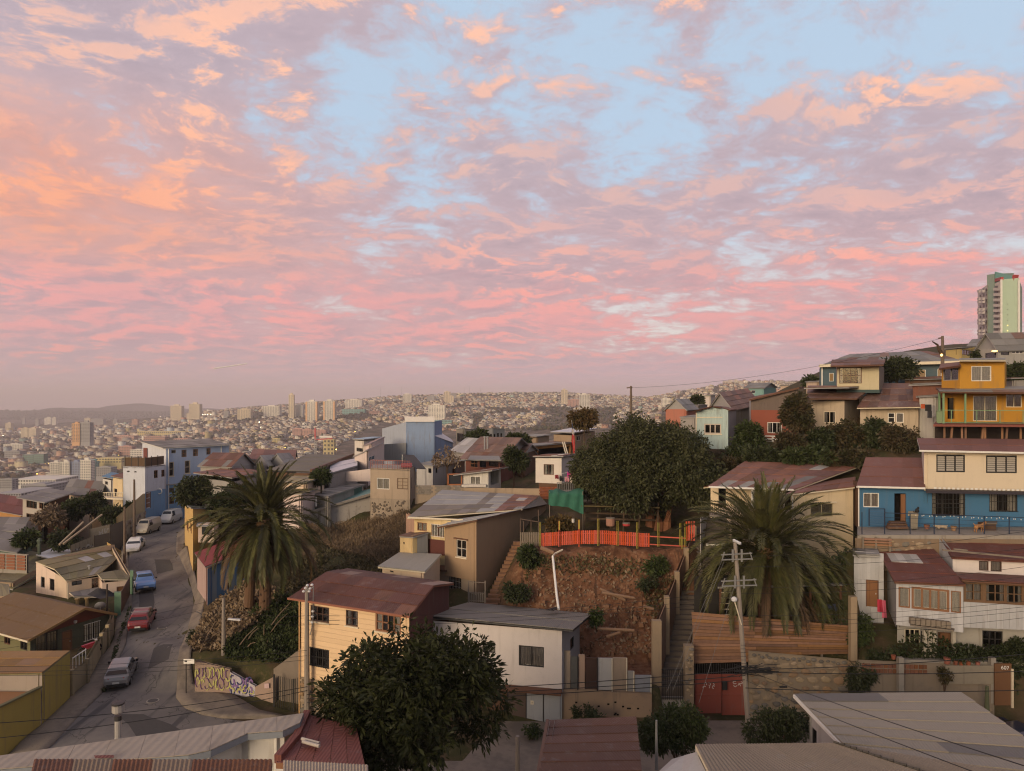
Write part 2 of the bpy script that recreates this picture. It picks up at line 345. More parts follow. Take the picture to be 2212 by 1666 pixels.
def ground_row(px,Y):
    """picture row of the ground at column px and distance Y"""
    px=np.atleast_1d(np.asarray(px,float)); Y=np.atleast_1d(np.asarray(Y,float)); out=np.empty(len(px))
    q=np.stack([_kx(px),np.log(Y)*1.6],1)
    for i in range(0,len(q),4000):
        p=q[i:i+4000,None,:]
        a=((_B[:,1]-_C[:,1])*(p[:,:,0]-_C[:,0])+(_C[:,0]-_B[:,0])*(p[:,:,1]-_C[:,1]))/_det
        b=((_C[:,1]-_A[:,1])*(p[:,:,0]-_C[:,0])+(_A[:,0]-_C[:,0])*(p[:,:,1]-_C[:,1]))/_det
        c=1-a-b; k=np.argmax(np.minimum(np.minimum(a,b),c),1); r=np.arange(len(k)); f=_TFC[k]
        w=np.clip(np.stack([a[r,k],b[r,k],c[r,k]],1),0,1); w /= w.sum(1,keepdims=True)
        out[i:i+4000]=(w*_TROW[f]).sum(1)
    return out
def ground(x,y):
    x=np.asarray(x,float); y=np.maximum(np.asarray(y,float),2.6); s=np.broadcast(x,y).shape
    x,y=np.broadcast_to(x,s).ravel(),np.broadcast_to(y,s).ravel()
    px=np.clip(CX+F*x/y,-5900,7900); z=(HY-ground_row(px,np.minimum(y,13900)))/F*y
    return float(z[0]) if s==() else z.reshape(s)
def G(px,Y):p=XY(px,Y); return Vector((p.x,p.y,ground(p.x,p.y)))
th=np.radians(np.concatenate([np.arange(-180,-76,13),np.arange(-76,-38,2),np.arange(-38,38,.4),np.arange(38,77,2),np.arange(88,180.1,13)]))
rr=np.concatenate([np.linspace(4,30,10,endpoint=False),np.arange(30,92,.5),np.arange(92,165,2),np.geomspace(165,13500,110)])
TH,RR=np.meshgrid(th,rr,indexing='ij'); front=np.abs(TH)<R(77); gx=np.where(front,RR*np.tan(np.where(front,TH,0)),RR*np.sin(TH)*4.1); gy=np.where(front,RR,RR*np.cos(TH)); zg=np.full(gx.shape,-21.0); zg[front]=ground(gx[front],gy[front])
def vnoise(x,y,s,seed=0):
    """cheap value noise"""
    x,y=x/s,y/s; xi,yi=np.floor(x).astype(int),np.floor(y).astype(int); fx,fy=x-xi,y-yi
    fx,fy=fx*fx*(3-2*fx),fy*fy*(3-2*fy)
    h=lambda a,b:((np.sin(a*127.1+b*311.7+seed*74.7)*43758.5453) % 1.0)
    return (h(xi,yi)*(1-fx)+h(xi+1,yi)*fx)*(1-fy)+(h(xi,yi+1)*(1-fx)+h(xi+1,yi+1)*fx)*fy
slopey=front & (RR>47) & (RR<130) & (zg>-18.7)
zg +=np.where(slopey,(vnoise(gx,gy,1.6)-.5)*.55+(vnoise(gx,gy,.7,3)-.5)*.15+(vnoise(gx,gy*.25,.9,6)-.5)*.35,0)
nt,nr=TH.shape; idx=np.arange(nt*nr).reshape(nt,nr)
q=np.stack([idx[:-1,:-1],idx[1:,:-1],idx[1:,1:],idx[:-1,1:]],-1).reshape(-1,4)[:,::-1]
cap=np.concatenate([[[idx[i,0],idx[i+1,0],idx[i+1,0],idx[i,0]] for i in range(0)]]) if False else None
m,t,b=new_mat('ground_earth'); g=t.N.new('ShaderNodeNewGeometry'); pos=g.outputs['Position']; nor=g.outputs['Normal']
n1=t.noise(pos,.35,6,.65); n2=t.noise(pos,2.4,7,.7); n3=t.noise(pos,.02,4,.6)
sx=t.N.new('ShaderNodeSeparateXYZ'); t.L.new(pos,sx.inputs[0]); far=t.ss(sx.outputs[1],150,320)
red=t.m('MULTIPLY',t.m('MULTIPLY',t.ss(sx.outputs[0],-2.0,.8),t.ss(sx.outputs[0],16,13)),t.m('MULTIPLY',t.ss(sx.outputs[1],47.5,49),t.ss(sx.outputs[1],60,58)))
near=t.mix(t.ss(n1,.40,.62),(.085,.06,.036),(.052,.052,.022)); near=t.mix(t.ss(n2,.52,.72),near,(.12,.09,.05))
clay=t.mix(t.ss(n2,.35,.68),(.135,.062,.034),(.215,.113,.065)); clay=t.mix(t.ss(n1,.52,.66),clay,(.07,.034,.02)); clay=t.mix(t.ss(t.noise(pos,1.1,8,.75),.57,.64),clay,(.27,.165,.10)); clay=t.mix(t.ss(t.noise(t.n('ShaderNodeMapping',{0:pos,3:(1.6,.35,.35)}),1.3,5,.6),.56,.66),clay,(.085,.045,.028))
near=t.mix(red,near,clay)
fc=t.mix(t.ss(n3,.4,.62),(.13,.10,.075),(.05,.05,.035)); fc=t.mix(t.ss(t.noise(pos,.05,5),.5,.7),fc,(.22,.18,.15))
t.put(b.inputs['Base Color'],t.mix(far,near,fc)); b.inputs['Roughness'].default_value=.95; b.inputs['Specular IOR Level'].default_value=.1
t.put(b.inputs['Normal'],t.n('ShaderNodeBump',{'Strength':.6,'Distance':.08,'Height':t.m('ADD',n2,t.m('MULTIPLY',n1,.8))}))
np_mesh('ground',np.stack([gx,gy,zg],-1).reshape(-1,3),q,m,smooth=True,kind='structure')

def at_row(px,row,y0=350.,y1=5000.):
    """distance at which the ground in column px reaches a picture row (looking outwards)"""
    Y=np.geomspace(y0,y1,220); r=ground_row(np.full(220,px),Y); k=np.nonzero(r<=row)[0]
    return float(Y[k[0]]) if len(k) else y1
# mountains beyond the bay
mm=plain('far_mountain',(.05,.045,.045),.95,grain=.5,scale=.004)
def mountain(cx,w,top,Y,label,seed):
    xs=np.linspace(-1,1,40); ds=np.linspace(-1,1,12); V=[]
    base=-160.0; H=(HY-top)/F*Y-base
    for dd in ds:
        for x in xs:
            h=max(0,1-abs(x)**1.6)*(1-dd*dd)*(.72+.38*vnoise(np.array(x*4.),np.array(dd*2.),1.,seed)+.10*vnoise(np.array(x*13.),np.array(dd*4.),1.,seed+5))
            V.append(((cx-CX)/F*Y+x*w/F*Y,Y+dd*900,base+H*h))
    i=np.arange(480).reshape(12,40); fq=np.stack([i[:-1,:-1],i[:-1,1:],i[1:,1:],i[1:,:-1]],-1).reshape(-1,4)
    np_mesh('mountain',V,fq,mm,smooth=True,kind='structure',label=label)
mountain(165,75,879,7600,'low round mountain on the left horizon',3)
mountain(300,95,873,7900,'higher peaked mountain right of the low one on the horizon',8)
mountain(420,80,882,8000,'faint mountain behind the two beige towers',21)
mountain(590,70,872,7800,'faint mountain behind the slender tower',31)
# ---------------------------------------------------------------- the far city: towers and blocks, each a thing; small houses
TW_WHITE=plaster('tower_white',(.70,.66,.58),.2,jit=.1); TW_BEIGE=plaster('tower_beige',(.66,.56,.41),.2,jit=.08); TW_ORANGE=plaster('tower_orange',(.66,.40,.21),.15)
TW_GREY=plaster('tower_grey',(.34,.33,.33),.3,jit=.1); TW_PINK=plaster('tower_pink',(.50,.30,.25),.2,jit=.1); TW_BLUE=plaster('tower_blue',(.27,.31,.42),.2); TW_YELLOW=plaster('tower_yellow',(.58,.48,.24),.2)
TW_TEAL=plaster('tower_teal',(.22,.40,.38),.2); TW_GLASS=plain('green_curtain_wall',(.12,.22,.19),.25,spec=.6,scale=.15)
FWIN=plain('far_window',(.07,.065,.065),.3,scale=.1,jit=.2); FROOF=plain('far_roof',(.22,.19,.17),.9,scale=.1,jit=.15)
LAMPY=plain('lamp_glow_yellow',(.9,.6,.2),.5,emit=((1,.62,.12),9)); LAMPN=plain('lamp_glow_near',(.9,.6,.2),.5,emit=((1,.62,.2),3)); LAMPW=plain('lamp_glow_white',(.9,.85,.7),.5,emit=((1,.85,.62),9))
TOWERS=[]
def tower(x0,x1,y0,y1,mat,label,name='apartment_tower',floor_px=None,cols=None,yaw=0.0,deep=None,edge=None,cat='building',pent=True,Y=None,bal=False):
    cx=(x0+x1)/2; Y=Y or at_row(cx,y1); s=Y/F; W=(x1-x0)*s; Ht=(y1-y0)*s; D=deep or min(max(W*.7,9),24)
    g=XY(cx,Y); z0=(HY-y1)*s; root=thing(name,label,cat,(g.x,g.y,z0),'far apartment blocks and towers'); TOWERS.append((cx,y1,Y,label))
    ca,sa=math.cos(yaw),math.sin(yaw)
    T=lambda x,y,z:(g.x+x*ca-y*sa,g.y+x*sa+y*ca,z0+z)
    def bx(mb,xa,xb,ya,yb,za,zb):mb.hexa([T(xa,ya,za),T(xb,ya,za),T(xb,yb,za),T(xa,yb,za)],[T(xa,ya,zb),T(xb,ya,zb),T(xb,yb,zb),T(xa,yb,zb)])
    w=W/(abs(ca)+abs(sa)*D/max(W,1)) if yaw else W; h=w/2
    b=MB(); bx(b,-h,h,0,D,-8,Ht); b.build('wall',mat,root)
    nf=max(2,int(round(Ht/(floor_px*s if floor_px else 3.0)))); nc=cols or max(3,int(w/3.6)); fh=Ht/nf
    b=MB()
    for i in range(nf):
        for j in range(nc):
            xa=-h+w*(j+.22)/nc; xb=-h+w*(j+.78)/nc; za=fh*(i+.30); zb=fh*(i+.80)
            bx(b,xa,xb,-.12,.1,za,zb)
        nd=max(2,int(D/4))
        for j in range(nd):
            ya,yb=D*(j+.25)/nd,D*(j+.75)/nd
            bx(b,-h-.12,-h+.1,ya,yb,fh*(i+.3),fh*(i+.8)); bx(b,h-.1,h+.12,ya,yb,fh*(i+.3),fh*(i+.8))
    b.build('window',FWIN,root,kind='stuff')
    if edge:
        for sx in (-1,1):
            b=MB(); c=sx*(h-w*.07); bx(b,c-w*.072,c+w*.072,-.5,D*.3,-2,Ht*.985); b.build('corner_strip',edge,root)
    if bal:
        b=MB()
        for i in range(nf):
            for j in range(0,nc,2):bx(b,-h+w*(j+.1)/nc,-h+w*(j+.9)/nc,-1.0,0,fh*i,fh*i+fh*.35)
        b.build('balcony',mat,root,kind='stuff')
    if pent:
        b=MB(); bx(b,-h*.45,h*.35,D*.3,D*.7,Ht,Ht+min(6,Ht*.1)); bx(b,-h,h,0,.4,Ht,Ht+.9); b.build('roof_housing',mat,root)
    return root
tower(368,392,877,911,TW_BEIGE,'left of the two beige towers on the spur at the left'); tower(408,431,873,910,TW_BEIGE,'right of the two beige towers on the spur, with lower wing'); tower(403,414,893,911,TW_BEIGE,'low wing left of the right beige tower',deep=12,pent=False)
tower(155,172,915.5,955,TW_ORANGE,'orange striped tower joined to a grey tower at far left',bal=True,Y=1500); tower(173.5,194,913,955,TW_GREY,'grey tower joined to the orange tower at far left',Y=1502,floor_px=3)
tower(44.6,60,925.5,948,TW_BEIGE,'left half of the beige twin slab at the far left'); tower(61,78,925.5,948,TW_BEIGE,'right half of the beige twin slab at the far left'); tower(11,23.7,914.5,933,TW_BEIGE,'beige tower nearest the left picture edge')
tower(95.5,109.5,903,920,TW_WHITE,'white far tower left of its twin above the old town'); tower(111.5,120.6,903,920,TW_WHITE,'white far tower right of its twin above the old town'); tower(182,195,904,918,TW_BEIGE,'small beige tower behind the grey tower'); tower(197,223,906,919.5,TW_GREY,'wide grey slab right of the orange and grey pair')
tower(48,54,904,917,TW_GREY,'small hazy tower at far left'); tower(76,83,906,921,TW_GREY,'hazy grey tower left of the white twins')
tower(285,297,907,922,TW_PINK,'pinkish tower amid the houses left of the beige pair'); tower(244,252,907,917,TW_GREY,'thin hazy tower beneath the mountains')
tower(108.5,128.6,1000,1048,TW_WHITE,'leftmost white apartment tower in the valley',cols=4,floor_px=3.6,Y=1020,bal=True); tower(129.6,149.7,999,1048,TW_WHITE,'white apartment tower joined to the blue grey one in the valley',cols=4,floor_px=3.6,Y=1021,bal=True)
tower(150.5,172,999,1048,TW_BLUE,'blue grey apartment tower between two white towers',cols=4,floor_px=3.6,Y=1024); tower(172.8,196,995,1048,TW_WHITE,'rightmost white apartment tower in the valley, with gridded front',cols=6,floor_px=3.6,Y=1015); tower(196.5,207,997,1046,TW_TEAL,'green grey block painted as shaded side of the rightmost white tower',cols=2,floor_px=3.6,Y=1030)  # teal block paints the shading side of the rightmost white tower
tower(49,71.5,982,1008,TW_GLASS,'green glass office block, left half',cols=7,floor_px=4,pent=False); tower(72,94,981,1008,TW_GLASS,'green glass office block, dark right half',cols=6,floor_px=4,pent=False)
tower(7,49,960,976,TW_WHITE,'long white dotted block at the left edge, upper one',cols=12,floor_px=4); tower(9,42,975,993,TW_GREY,'long grey dotted block at the left edge, lower one',cols=10,floor_px=4)
tower(256,284,965,986,TW_PINK,'pink and white lattice block above the blue house, left',cols=8,floor_px=3.6); tower(281,309,972,988,TW_WHITE,'white lattice block above the blue house, right',cols=8,floor_px=3.6)
tower(297,409,932,944,TW_YELLOW,'long low yellow school building on the left slope',name='school_building',cols=26,floor_px=5,deep=16,pent=False); tower(244,289,942,956,TW_PINK,'row of pink blocks below the yellow school',cols=10,floor_px=4); tower(310,356,944,956,TW_PINK,'pink block row right of the other pink row',cols=11,floor_px=4); tower(375,405,948,958,TW_PINK,'short pink row at right end of the school slope',cols=7,floor_px=4)
tower(26,120,1036,1050,TW_WHITE,'long white warehouse with low roof in the valley',name='warehouse',cols=16,floor_px=7,deep=40,pent=False,Y=760); tower(45,100,1049,1068,TW_GREY,'grey industrial block before the warehouse',name='warehouse',cols=14,floor_px=6,deep=30,Y=620); tower(0,26,1036,1056,TW_GREY,'grey block with vertical windows at left edge',cols=6,floor_px=4,Y=700); tower(100,128,1051,1066,TW_TEAL,'low teal building right of the grey block',name='warehouse',cols=6,floor_px=6,Y=640)
tower(-10,45,1066,1086,TW_GREY,'long grey shed low at the left edge',name='warehouse',cols=10,floor_px=7,deep=40,Y=560,pent=False); tower(207,240,1010,1030,TW_GREY,'dark grey block left of the blue house',cols=8,floor_px=4,Y=900); tower(207,262,990,1001,TW_YELLOW,'low yellow hall behind the blue house',name='warehouse',cols=9,floor_px=6,deep=25,Y=1050,pent=False)
tower(623.5,634.5,853,905,TW_BEIGE,'slender tallest tower on the far hill',cols=3); tower(635,653.6,876,903,TW_WHITE,'white block right behind the slender tower')
tower(660,685,868,912,TW_WHITE,'left of the two square towers with orange sides',edge=TW_ORANGE,cols=7); tower(698,723,867,911,TW_WHITE,'right of the two square towers with orange sides',edge=TW_ORANGE,cols=7)
tower(512.6,541,885,908,TW_BEIGE,'ribbed beige block left of the white block',cols=8,bal=True); tower(567.8,603.4,878,902,TW_WHITE,'wide ribbed white block left of the slender tower',cols=10,bal=True); tower(483,493.5,889,904,TW_GREY,'small hazy block right of the beige pair')
tower(746,781,864,883,TW_WHITE,'wide ribbed white block above the teal school',cols=10,bal=True); tower(739,788,884,896,TW_TEAL,'long teal school building on the far hill',name='school_building',cols=14,floor_px=4,pent=False); tower(795,809,866,878,TW_BEIGE,'small beige block right of the white ribbed one'); tower(797,820,888,896,TW_PINK,'low pink school right of the teal one',name='school_building',cols=8,pent=False)
tower(631.6,651,926.5,945,TW_PINK,'left pink block of the row in the middle slope',cols=6); tower(652.5,672.8,928,945,TW_PINK,'right pink block of the row in the middle slope',cols=6); tower(675,703,930,944,TW_PINK,'dull pink block beside the red crane',cols=8)
tower(698.5,721.4,949.7,984,TW_YELLOW,'cream block with blank wall right of the red crane',cols=3,floor_px=9); tower(587,604,948,960,TW_YELLOW,'small yellow house block on the middle slope',cols=5)
tower(870,889,852,873,TW_WHITE,'white ribbed tower above the big blue hall',cols=7,bal=True); tower(921.8,938.5,856,869,TW_GREY,'square gridded block on the ridge',cols=7); tower(958.6,972.7,847,871,TW_BEIGE,'tallest beige tower of the ridge cluster',cols=4); tower(970.5,980,856,872,TW_BEIGE,'middle lower tower of the ridge cluster',cols=3); tower(974,985,850,864,TW_GREY,'grey tower behind the ridge cluster'); tower(985,994,855,869,TW_BEIGE,'right small tower of the ridge cluster',cols=3)
tower(925.4,961.5,875.7,912,TW_WHITE,'big gridded cream tower behind the blue hall',cols=10,floor_px=2.6); tower(939,976,908.5,921,TW_TEAL,'low grey green block below the gridded tower',cols=12,floor_px=4,pent=False)
tower(1212.5,1226,843,876,TW_BEIGE,'slim beige tower left of the wide pink block',cols=4); tower(1252,1273.5,853,888,TW_WHITE,'beige and white striped tower behind the autumn tree',cols=6); tower(1227.5,1250,864,880,TW_PINK,'pinkish stepped block between two towers',cols=7); tower(1430,1448,861,880,TW_WHITE,'white block left of the pink gable',cols=6)
for k,(a,bb,c) in enumerate(((1563,1572,826),(1574,1583,824),(1586,1594,823),(1596,1603,826))):tower(a,bb,c-3,c+5,TW_BEIGE,('first','second','third','last')[k]+' of four small blocks on the top of the right hill',pent=False)
# small houses on the slopes
SKYL=np.array([(-200,1075),(60,1062),(165,1062),(265,1030),(270,955),(495,955),(505,985),(650,985),(735,955),(828,905),(965,925),(1245,925),(1252,922),(1440,912),(1560,872),(1640,845),(1780,830),(2300,700)],float)
def h_noise(x,y):return vnoise(x,y,160,2)*.6+vnoise(x,y,60,9)*.4
hs=[]
for (ya,yb,sx,sy,ang) in ((380,900,12,17,8),(900,1700,11,16,12),(1700,2600,14,18,16),(2600,3400,17,22,20)):
    c,s=math.cos(R(ang)),math.sin(R(ang)); Lm=yb*1.1
    U,V_=np.meshgrid(np.arange(-Lm,Lm,sx),np.arange(0,yb*1.5,sy),indexing='ij')
    ku=np.round(U/sx).astype(int)
    keep=(ku % 7 != 0)
    U=U[keep]+RNG.normal(0,1.6,keep.sum()); V_=V_[keep]+RNG.normal(0,3.2,keep.sum())
    x,y=U*c+V_*s,-U*s+V_*c; ok=(y>ya) & (y<yb); x,y=x[ok],y[ok]
    px=CX+F*x/y; ok=(px>-40) & (px<1830); x,y,px=x[ok],y[ok],px[ok]
    hs.append(np.stack([x,y,px,np.full(len(x),R(-ang))],1))
hs=np.concatenate(hs); row=ground_row(hs[:,2],hs[:,1])
lim=np.interp(hs[:,2],SKYL[:,0],SKYL[:,1])
# behind a nearer ridge nothing shows: running skyline per column
bins=np.clip(((hs[:,2]+40)/10).astype(int),0,189); Ys=np.geomspace(380,3400,90); hor=np.stack([np.minimum.accumulate(ground_row(np.full(90,-35+10*b),Ys)) for b in range(190)])
occ=hor[bins,np.clip(np.searchsorted(Ys,hs[:,1])-1,0,89)]
woods=h_noise(hs[:,0],hs[:,1])
rav=(hs[:,2]>1020) & (hs[:,2]<1330) & (hs[:,1]>1150) & (hs[:,1]<1950) & (vnoise(hs[:,0],hs[:,1],230,5)>.38)
gul=(hs[:,2]<480) & (hs[:,1]>700) & (hs[:,1]<1250) & (vnoise(hs[:,0],hs[:,1],120,15)>.62)
vis=(row<lim+6) & (row<occ+2.5)
towpx=np.array([(a,Yt) for a,_,Yt,_ in TOWERS]); near_t=(np.abs(hs[:,None,2]-towpx[None,:,0])<9) & (np.abs(hs[:,None,1]-towpx[None,:,1])<26); clear=~near_t.any(1)
STREETS=[(490,906,479,952),(563,926,541,960),(628,924,617,962),(688,906,671,934),(737,886,708,924),(655,908,645,932),(470,912,462,946),(512,905,521,962),(905,884,892,912)]
st_m=np.zeros(len(hs),bool)
for x0_,r0_,x1_,r1_ in STREETS:f_=np.clip((row-r0_)/(r1_-r0_),0,1); st_m |= (row>r0_-1) & (row<r1_+2) & (np.abs(hs[:,2]-(x0_+(x1_-x0_)*f_))<3.6*1500/np.maximum(hs[:,1],700))
sel=vis & clear & ~st_m & (woods<np.where(hs[:,2]<430,.645,.61)) & ~rav & ~gul & (RNG.random(len(hs))<.93)
hs,row=hs[sel],row[sel]; n=len(hs)
WALLC=np.array([(.62,.57,.50),(.56,.48,.40),(.50,.40,.30),(.60,.52,.36),(.52,.34,.26),(.42,.24,.18),(.38,.42,.46),(.34,.31,.28),(.66,.62,.56),(.50,.42,.22),(.30,.40,.36),(.24,.20,.18)])
WALLP=np.array([.20,.16,.13,.08,.08,.05,.05,.10,.08,.03,.02,.02])
ROOFC=np.array([(.20,.12,.09),(.28,.25,.23),(.15,.12,.10),(.38,.36,.34),(.25,.16,.12),(.12,.10,.09)])
WNAME=['white','pale cream','tan','pale yellow','salmon','brick red','pale blue','grey','bright white','ochre','pale green','dark brown']; RNAME=['rusty','grey','dark brown','pale zinc','red brown','dark']
wi=RNG.choice(12,n,p=WALLP/WALLP.sum()); ri=RNG.choice(6,n,p=[.25,.2,.2,.14,.13,.08])
wc=np.clip(WALLC[wi]*RNG.uniform(.85,1.3,(n,1)),0,.82); rc=ROOFC[ri]*RNG.uniform(.8,1.2,(n,1))
hw=RNG.uniform(3.2,5.6,n); hd=RNG.uniform(4,6.5,n); hh=RNG.choice([2.9,5.4,5.8,8.2],n,p=[.38,.36,.18,.08]); hr=RNG.choice([.25,1.3,1.9],n,p=[.35,.4,.25])
blk=(hs[:,2]<470) & (RNG.random(n)<.10); hw=np.where(blk,hw*1.7,hw); hd=np.where(blk,hd*1.3,hd); hh=np.where(blk,RNG.uniform(9,17,n),hh); hr=np.where(blk,.25,hr); wc=np.where(blk[:,None],np.clip(wc*1.25,0,.8),wc)
ha=hs[:,3]+RNG.normal(0,.12,n)+RNG.choice([0,math.pi/2],n); zb=(HY-row)/F*hs[:,1]
def house_arrays(W,D,Hh,Rr,A,X,Yv,Z):
    n=len(W); o=np.ones(n); lo=-5*o
    L=[(-W,-D,lo),(W,-D,lo),(W,D,lo),(-W,D,lo),(-W,-D,Hh),(W,-D,Hh),(W,D,Hh),(-W,D,Hh)]
    e=.35
    L +=[(-W-e,-D-e,Hh-.05),(W+e,-D-e,Hh-.05),(W+e,D+e,Hh-.05),(-W-e,D+e,Hh-.05),(-W-e,0*o,Hh+Rr),(W+e,0*o,Hh+Rr)]
    for wz in (.42,.42-1e9):# two windows on the two long sides, on the upper floor
        pass
    for sgn in (-1,1):
        for c in (-.5,.5):
            x0,x1=W*(c-.2),W*(c+.2); z0,z1=Hh-1.9,Hh-.75; y=sgn*(D+.06)
            L +=[(x0,y,z0),(x1,y,z0),(x1,y,z1),(x0,y,z1)] if sgn<0 else [(x1,y,z0),(x0,y,z0),(x0,y,z1),(x1,y,z1)]
    for sgn in (-1,1):
        y0,y1=D*-.25,D*.3; z0,z1=Hh-1.9,Hh-.75; x=sgn*(W+.06)
        L +=[(x,y1,z0),(x,y0,z0),(x,y0,z1),(x,y1,z1)] if sgn<0 else [(x,y0,z0),(x,y1,z0),(x,y1,z1),(x,y0,z1)]
    V=np.stack([np.stack(np.broadcast_arrays(*[np.asarray(k,float)*o for k in p]),-1) for p in L],1)
    c,s=np.cos(A)[:,None],np.sin(A)[:,None]; x,y=V[:,:,0].copy(),V[:,:,1].copy()
    V[:,:,0]=x*c-y*s+X[:,None]; V[:,:,1]=x*s+y*c+Yv[:,None]; V[:,:,2] +=Z[:,None]
    T=[(0,1,5),(0,5,4),(1,2,6),(1,6,5),(2,3,7),(2,7,6),(3,0,4),(3,4,7),(4,12,7),(5,6,13),(8,9,13),(8,13,12),(10,11,12),(10,12,13)]
    kinds=[0]*10+[1]*4
    for k in range(6):b=14+4*k; T +=[(b,b+1,b+2),(b,b+2,b+3)]; kinds +=[2,2]
    return V,np.array(T),np.array(kinds)
HV,HT,HK=house_arrays(hw,hd,hh,hr,ha,hs[:,0],hs[:,1],zb)
CITYM=attr_mat('hillside_house_paint')
def face_cols(wc,rc):
    n=len(wc); fcol=np.empty((n,len(HT),3)); fcol[:,HK==0]=wc[:,None]; fcol[:,HK==1]=rc[:,None]; fcol[:,HK==2]=np.array((.05,.045,.045)); return fcol
size=hw/hs[:,1]*(row<lim[sel]-2); order=np.argsort(-size); big=order[:300]; rest=order[300:]
FC=face_cols(wc,rc); nv=HV.shape[1]
Vr=HV[rest].reshape(-1,3); Tr=(HT[None]+nv*np.arange(len(rest))[:,None,None]).reshape(-1,3)
np_mesh('hillside_houses',Vr,Tr,CITYM,col=FC[rest].reshape(-1,3),kind='stuff',label='thousands of small pale houses covering the far hillsides')
_ts=np.array([(a,b) for a,b,_,_ in TOWERS]); _mesh={}; _lab={}
for i in big:
    w_,r_=wi[i],ri[i]; key=(w_,r_,round(hh[i]))
    if key not in _mesh:
        z=np.zeros(1); V1,T1,K1=house_arrays(np.array([4.5]),np.array([5.2]),np.array([hh[i]]),np.array([1.2]),z,z,z,z)
        o=np_mesh('hillside_house',V1[0],T1,CITYM,col=face_cols(WALLC[[w_]],ROOFC[[r_]])[0]); _mesh[key]=o.data; bpy.data.objects.remove(o)
    o=bpy.data.objects.new('hillside_house',_mesh[key]); COL.objects.link(o)
    o.location=(hs[i,0],hs[i,1],zb[i]); o.rotation_euler.z=ha[i]; o.scale=(hw[i]/4.5,hd[i]/5.2,1)
    k=int(np.argmin(np.abs(_ts[:,0]-hs[i,2])+np.abs(_ts[:,1]-row[i]))); dx_,dy_=hs[i,2]-_ts[k,0],row[i]-_ts[k,1]
    side=('below' if dy_>0 else 'behind') if abs(dy_)>abs(dx_) else ('left of' if dx_<0 else 'right of')
    w=('low ' if hh[i]<3 else 'tall ' if hh[i]>7 else '')+f'{WNAME[w_]} house with {RNAME[r_]} roof {side} '+' '.join(('the '+TOWERS[k][3].replace('the two ','two ')).split()[:8])
    tag(o,' '.join(w.split()[:16]),'house','small houses on the far hillsides')
for x0_,r0_,x1_,r1_ in STREETS:
    V=[]
    for k in range(15):
        f_=k/14; px_=x0_+(x1_-x0_)*f_; Y_=at_row(px_,r0_+(r1_-r0_)*f_,600); V +=[P(px_+s*7*F/Y_,0,Y_) for s in (-1,1)]
    for p in V:p.z=ground(p.x,p.y)+1.2
    np_mesh('hillside_street',V,[(2*k,2*k+1,2*k+3,2*k+2) for k in range(14)],plain('far_asphalt',(.055,.052,.055),.9,scale=.1),kind='structure')
# trees between the houses
def blob_trees(pts,rad,name,mat,label,seed=1,squash=.85,cols=((.035,.042,.022),(.06,.058,.03),(.09,.06,.03))):
    rg=np.random.default_rng(seed); me=bpy.data.meshes.new('t'); bm=bmesh.new(); bmesh.ops.create_icosphere(bm,subdivisions=1,radius=1); bm.verts.ensure_lookup_table()
    v0=np.array([v.co[:] for v in bm.verts]); bm.verts.index_update(); f0=np.array([[v.index for v in f.verts] for f in bm.faces]); bm.free(); bpy.data.meshes.remove(me)
    n=len(pts); V=v0[None]*(rad[:,None,None]*rg.uniform(.6,1.25,(n,len(v0),1))); V[:,:,2] *= squash; V +=pts[:,None,:]; V[:,:,2] +=rad[:,None]*.6
    T=(f0[None]+len(v0)*np.arange(n)[:,None,None]).reshape(-1,3); cc=np.array(cols)[rg.integers(0,len(cols),n)]*rg.uniform(.7,1.3,(n,1)); fc=np.repeat(cc,len(f0),0)*rg.uniform(.8,1.2,(n*len(f0),1))
    return np_mesh(name,V.reshape(-1,3),T,mat,col=fc,kind='stuff',label=label)
tx=[]
TY=RNG.uniform(math.log(420),math.log(3500),26000); TYv=np.exp(TY); TPX=RNG.uniform(-40,1830,26000); TX=(TPX-CX)/F*TYv
trow=ground_row(TPX,TYv); tl=np.interp(TPX,SKYL[:,0],SKYL[:,1]); tb=np.clip(((TPX+40)/10).astype(int),0,189); tocc=hor[tb,np.clip(np.searchsorted(Ys,TYv)-1,0,89)]
tw=h_noise(TX,TYv); trav=(TPX>1020) & (TPX<1330) & (TYv>1150) & (TYv<1950) & (vnoise(TX,TYv,230,5)>.38); tgul=(TPX<480) & (TYv>700) & (TYv<1250) & (vnoise(TX,TYv,120,15)>.62)
ts=(trow<tl+6) & (trow<tocc+3) & ((tw>.60) | trav | tgul | (RNG.random(26000)<.14))
pts=np.stack([TX[ts],TYv[ts],(HY-trow[ts])/F*TYv[ts]],1); blob_trees(pts,RNG.uniform(2.2,5.5,len(pts)),'hillside_trees',attr_mat('hillside_tree_leaves',.95),'dark trees and scrub between the houses on the far hillsides')
# far wood on the dark ridge across the bay and conifers on the right hill
n=2500; TPX=RNG.uniform(-60,520,n); TYv=RNG.uniform(5700,6600,n); TX=(TPX-CX)/F*TYv; pts=np.stack([TX,TYv,(HY-ground_row(TPX,TYv))/F*TYv],1)
blob_trees(pts,RNG.uniform(9,17,n),'ridge_forest',bpy.data.materials['hillside_tree_leaves'],'dark forest along the hazy ridge at the left',4,cols=((.03,.035,.02),(.04,.04,.025)))
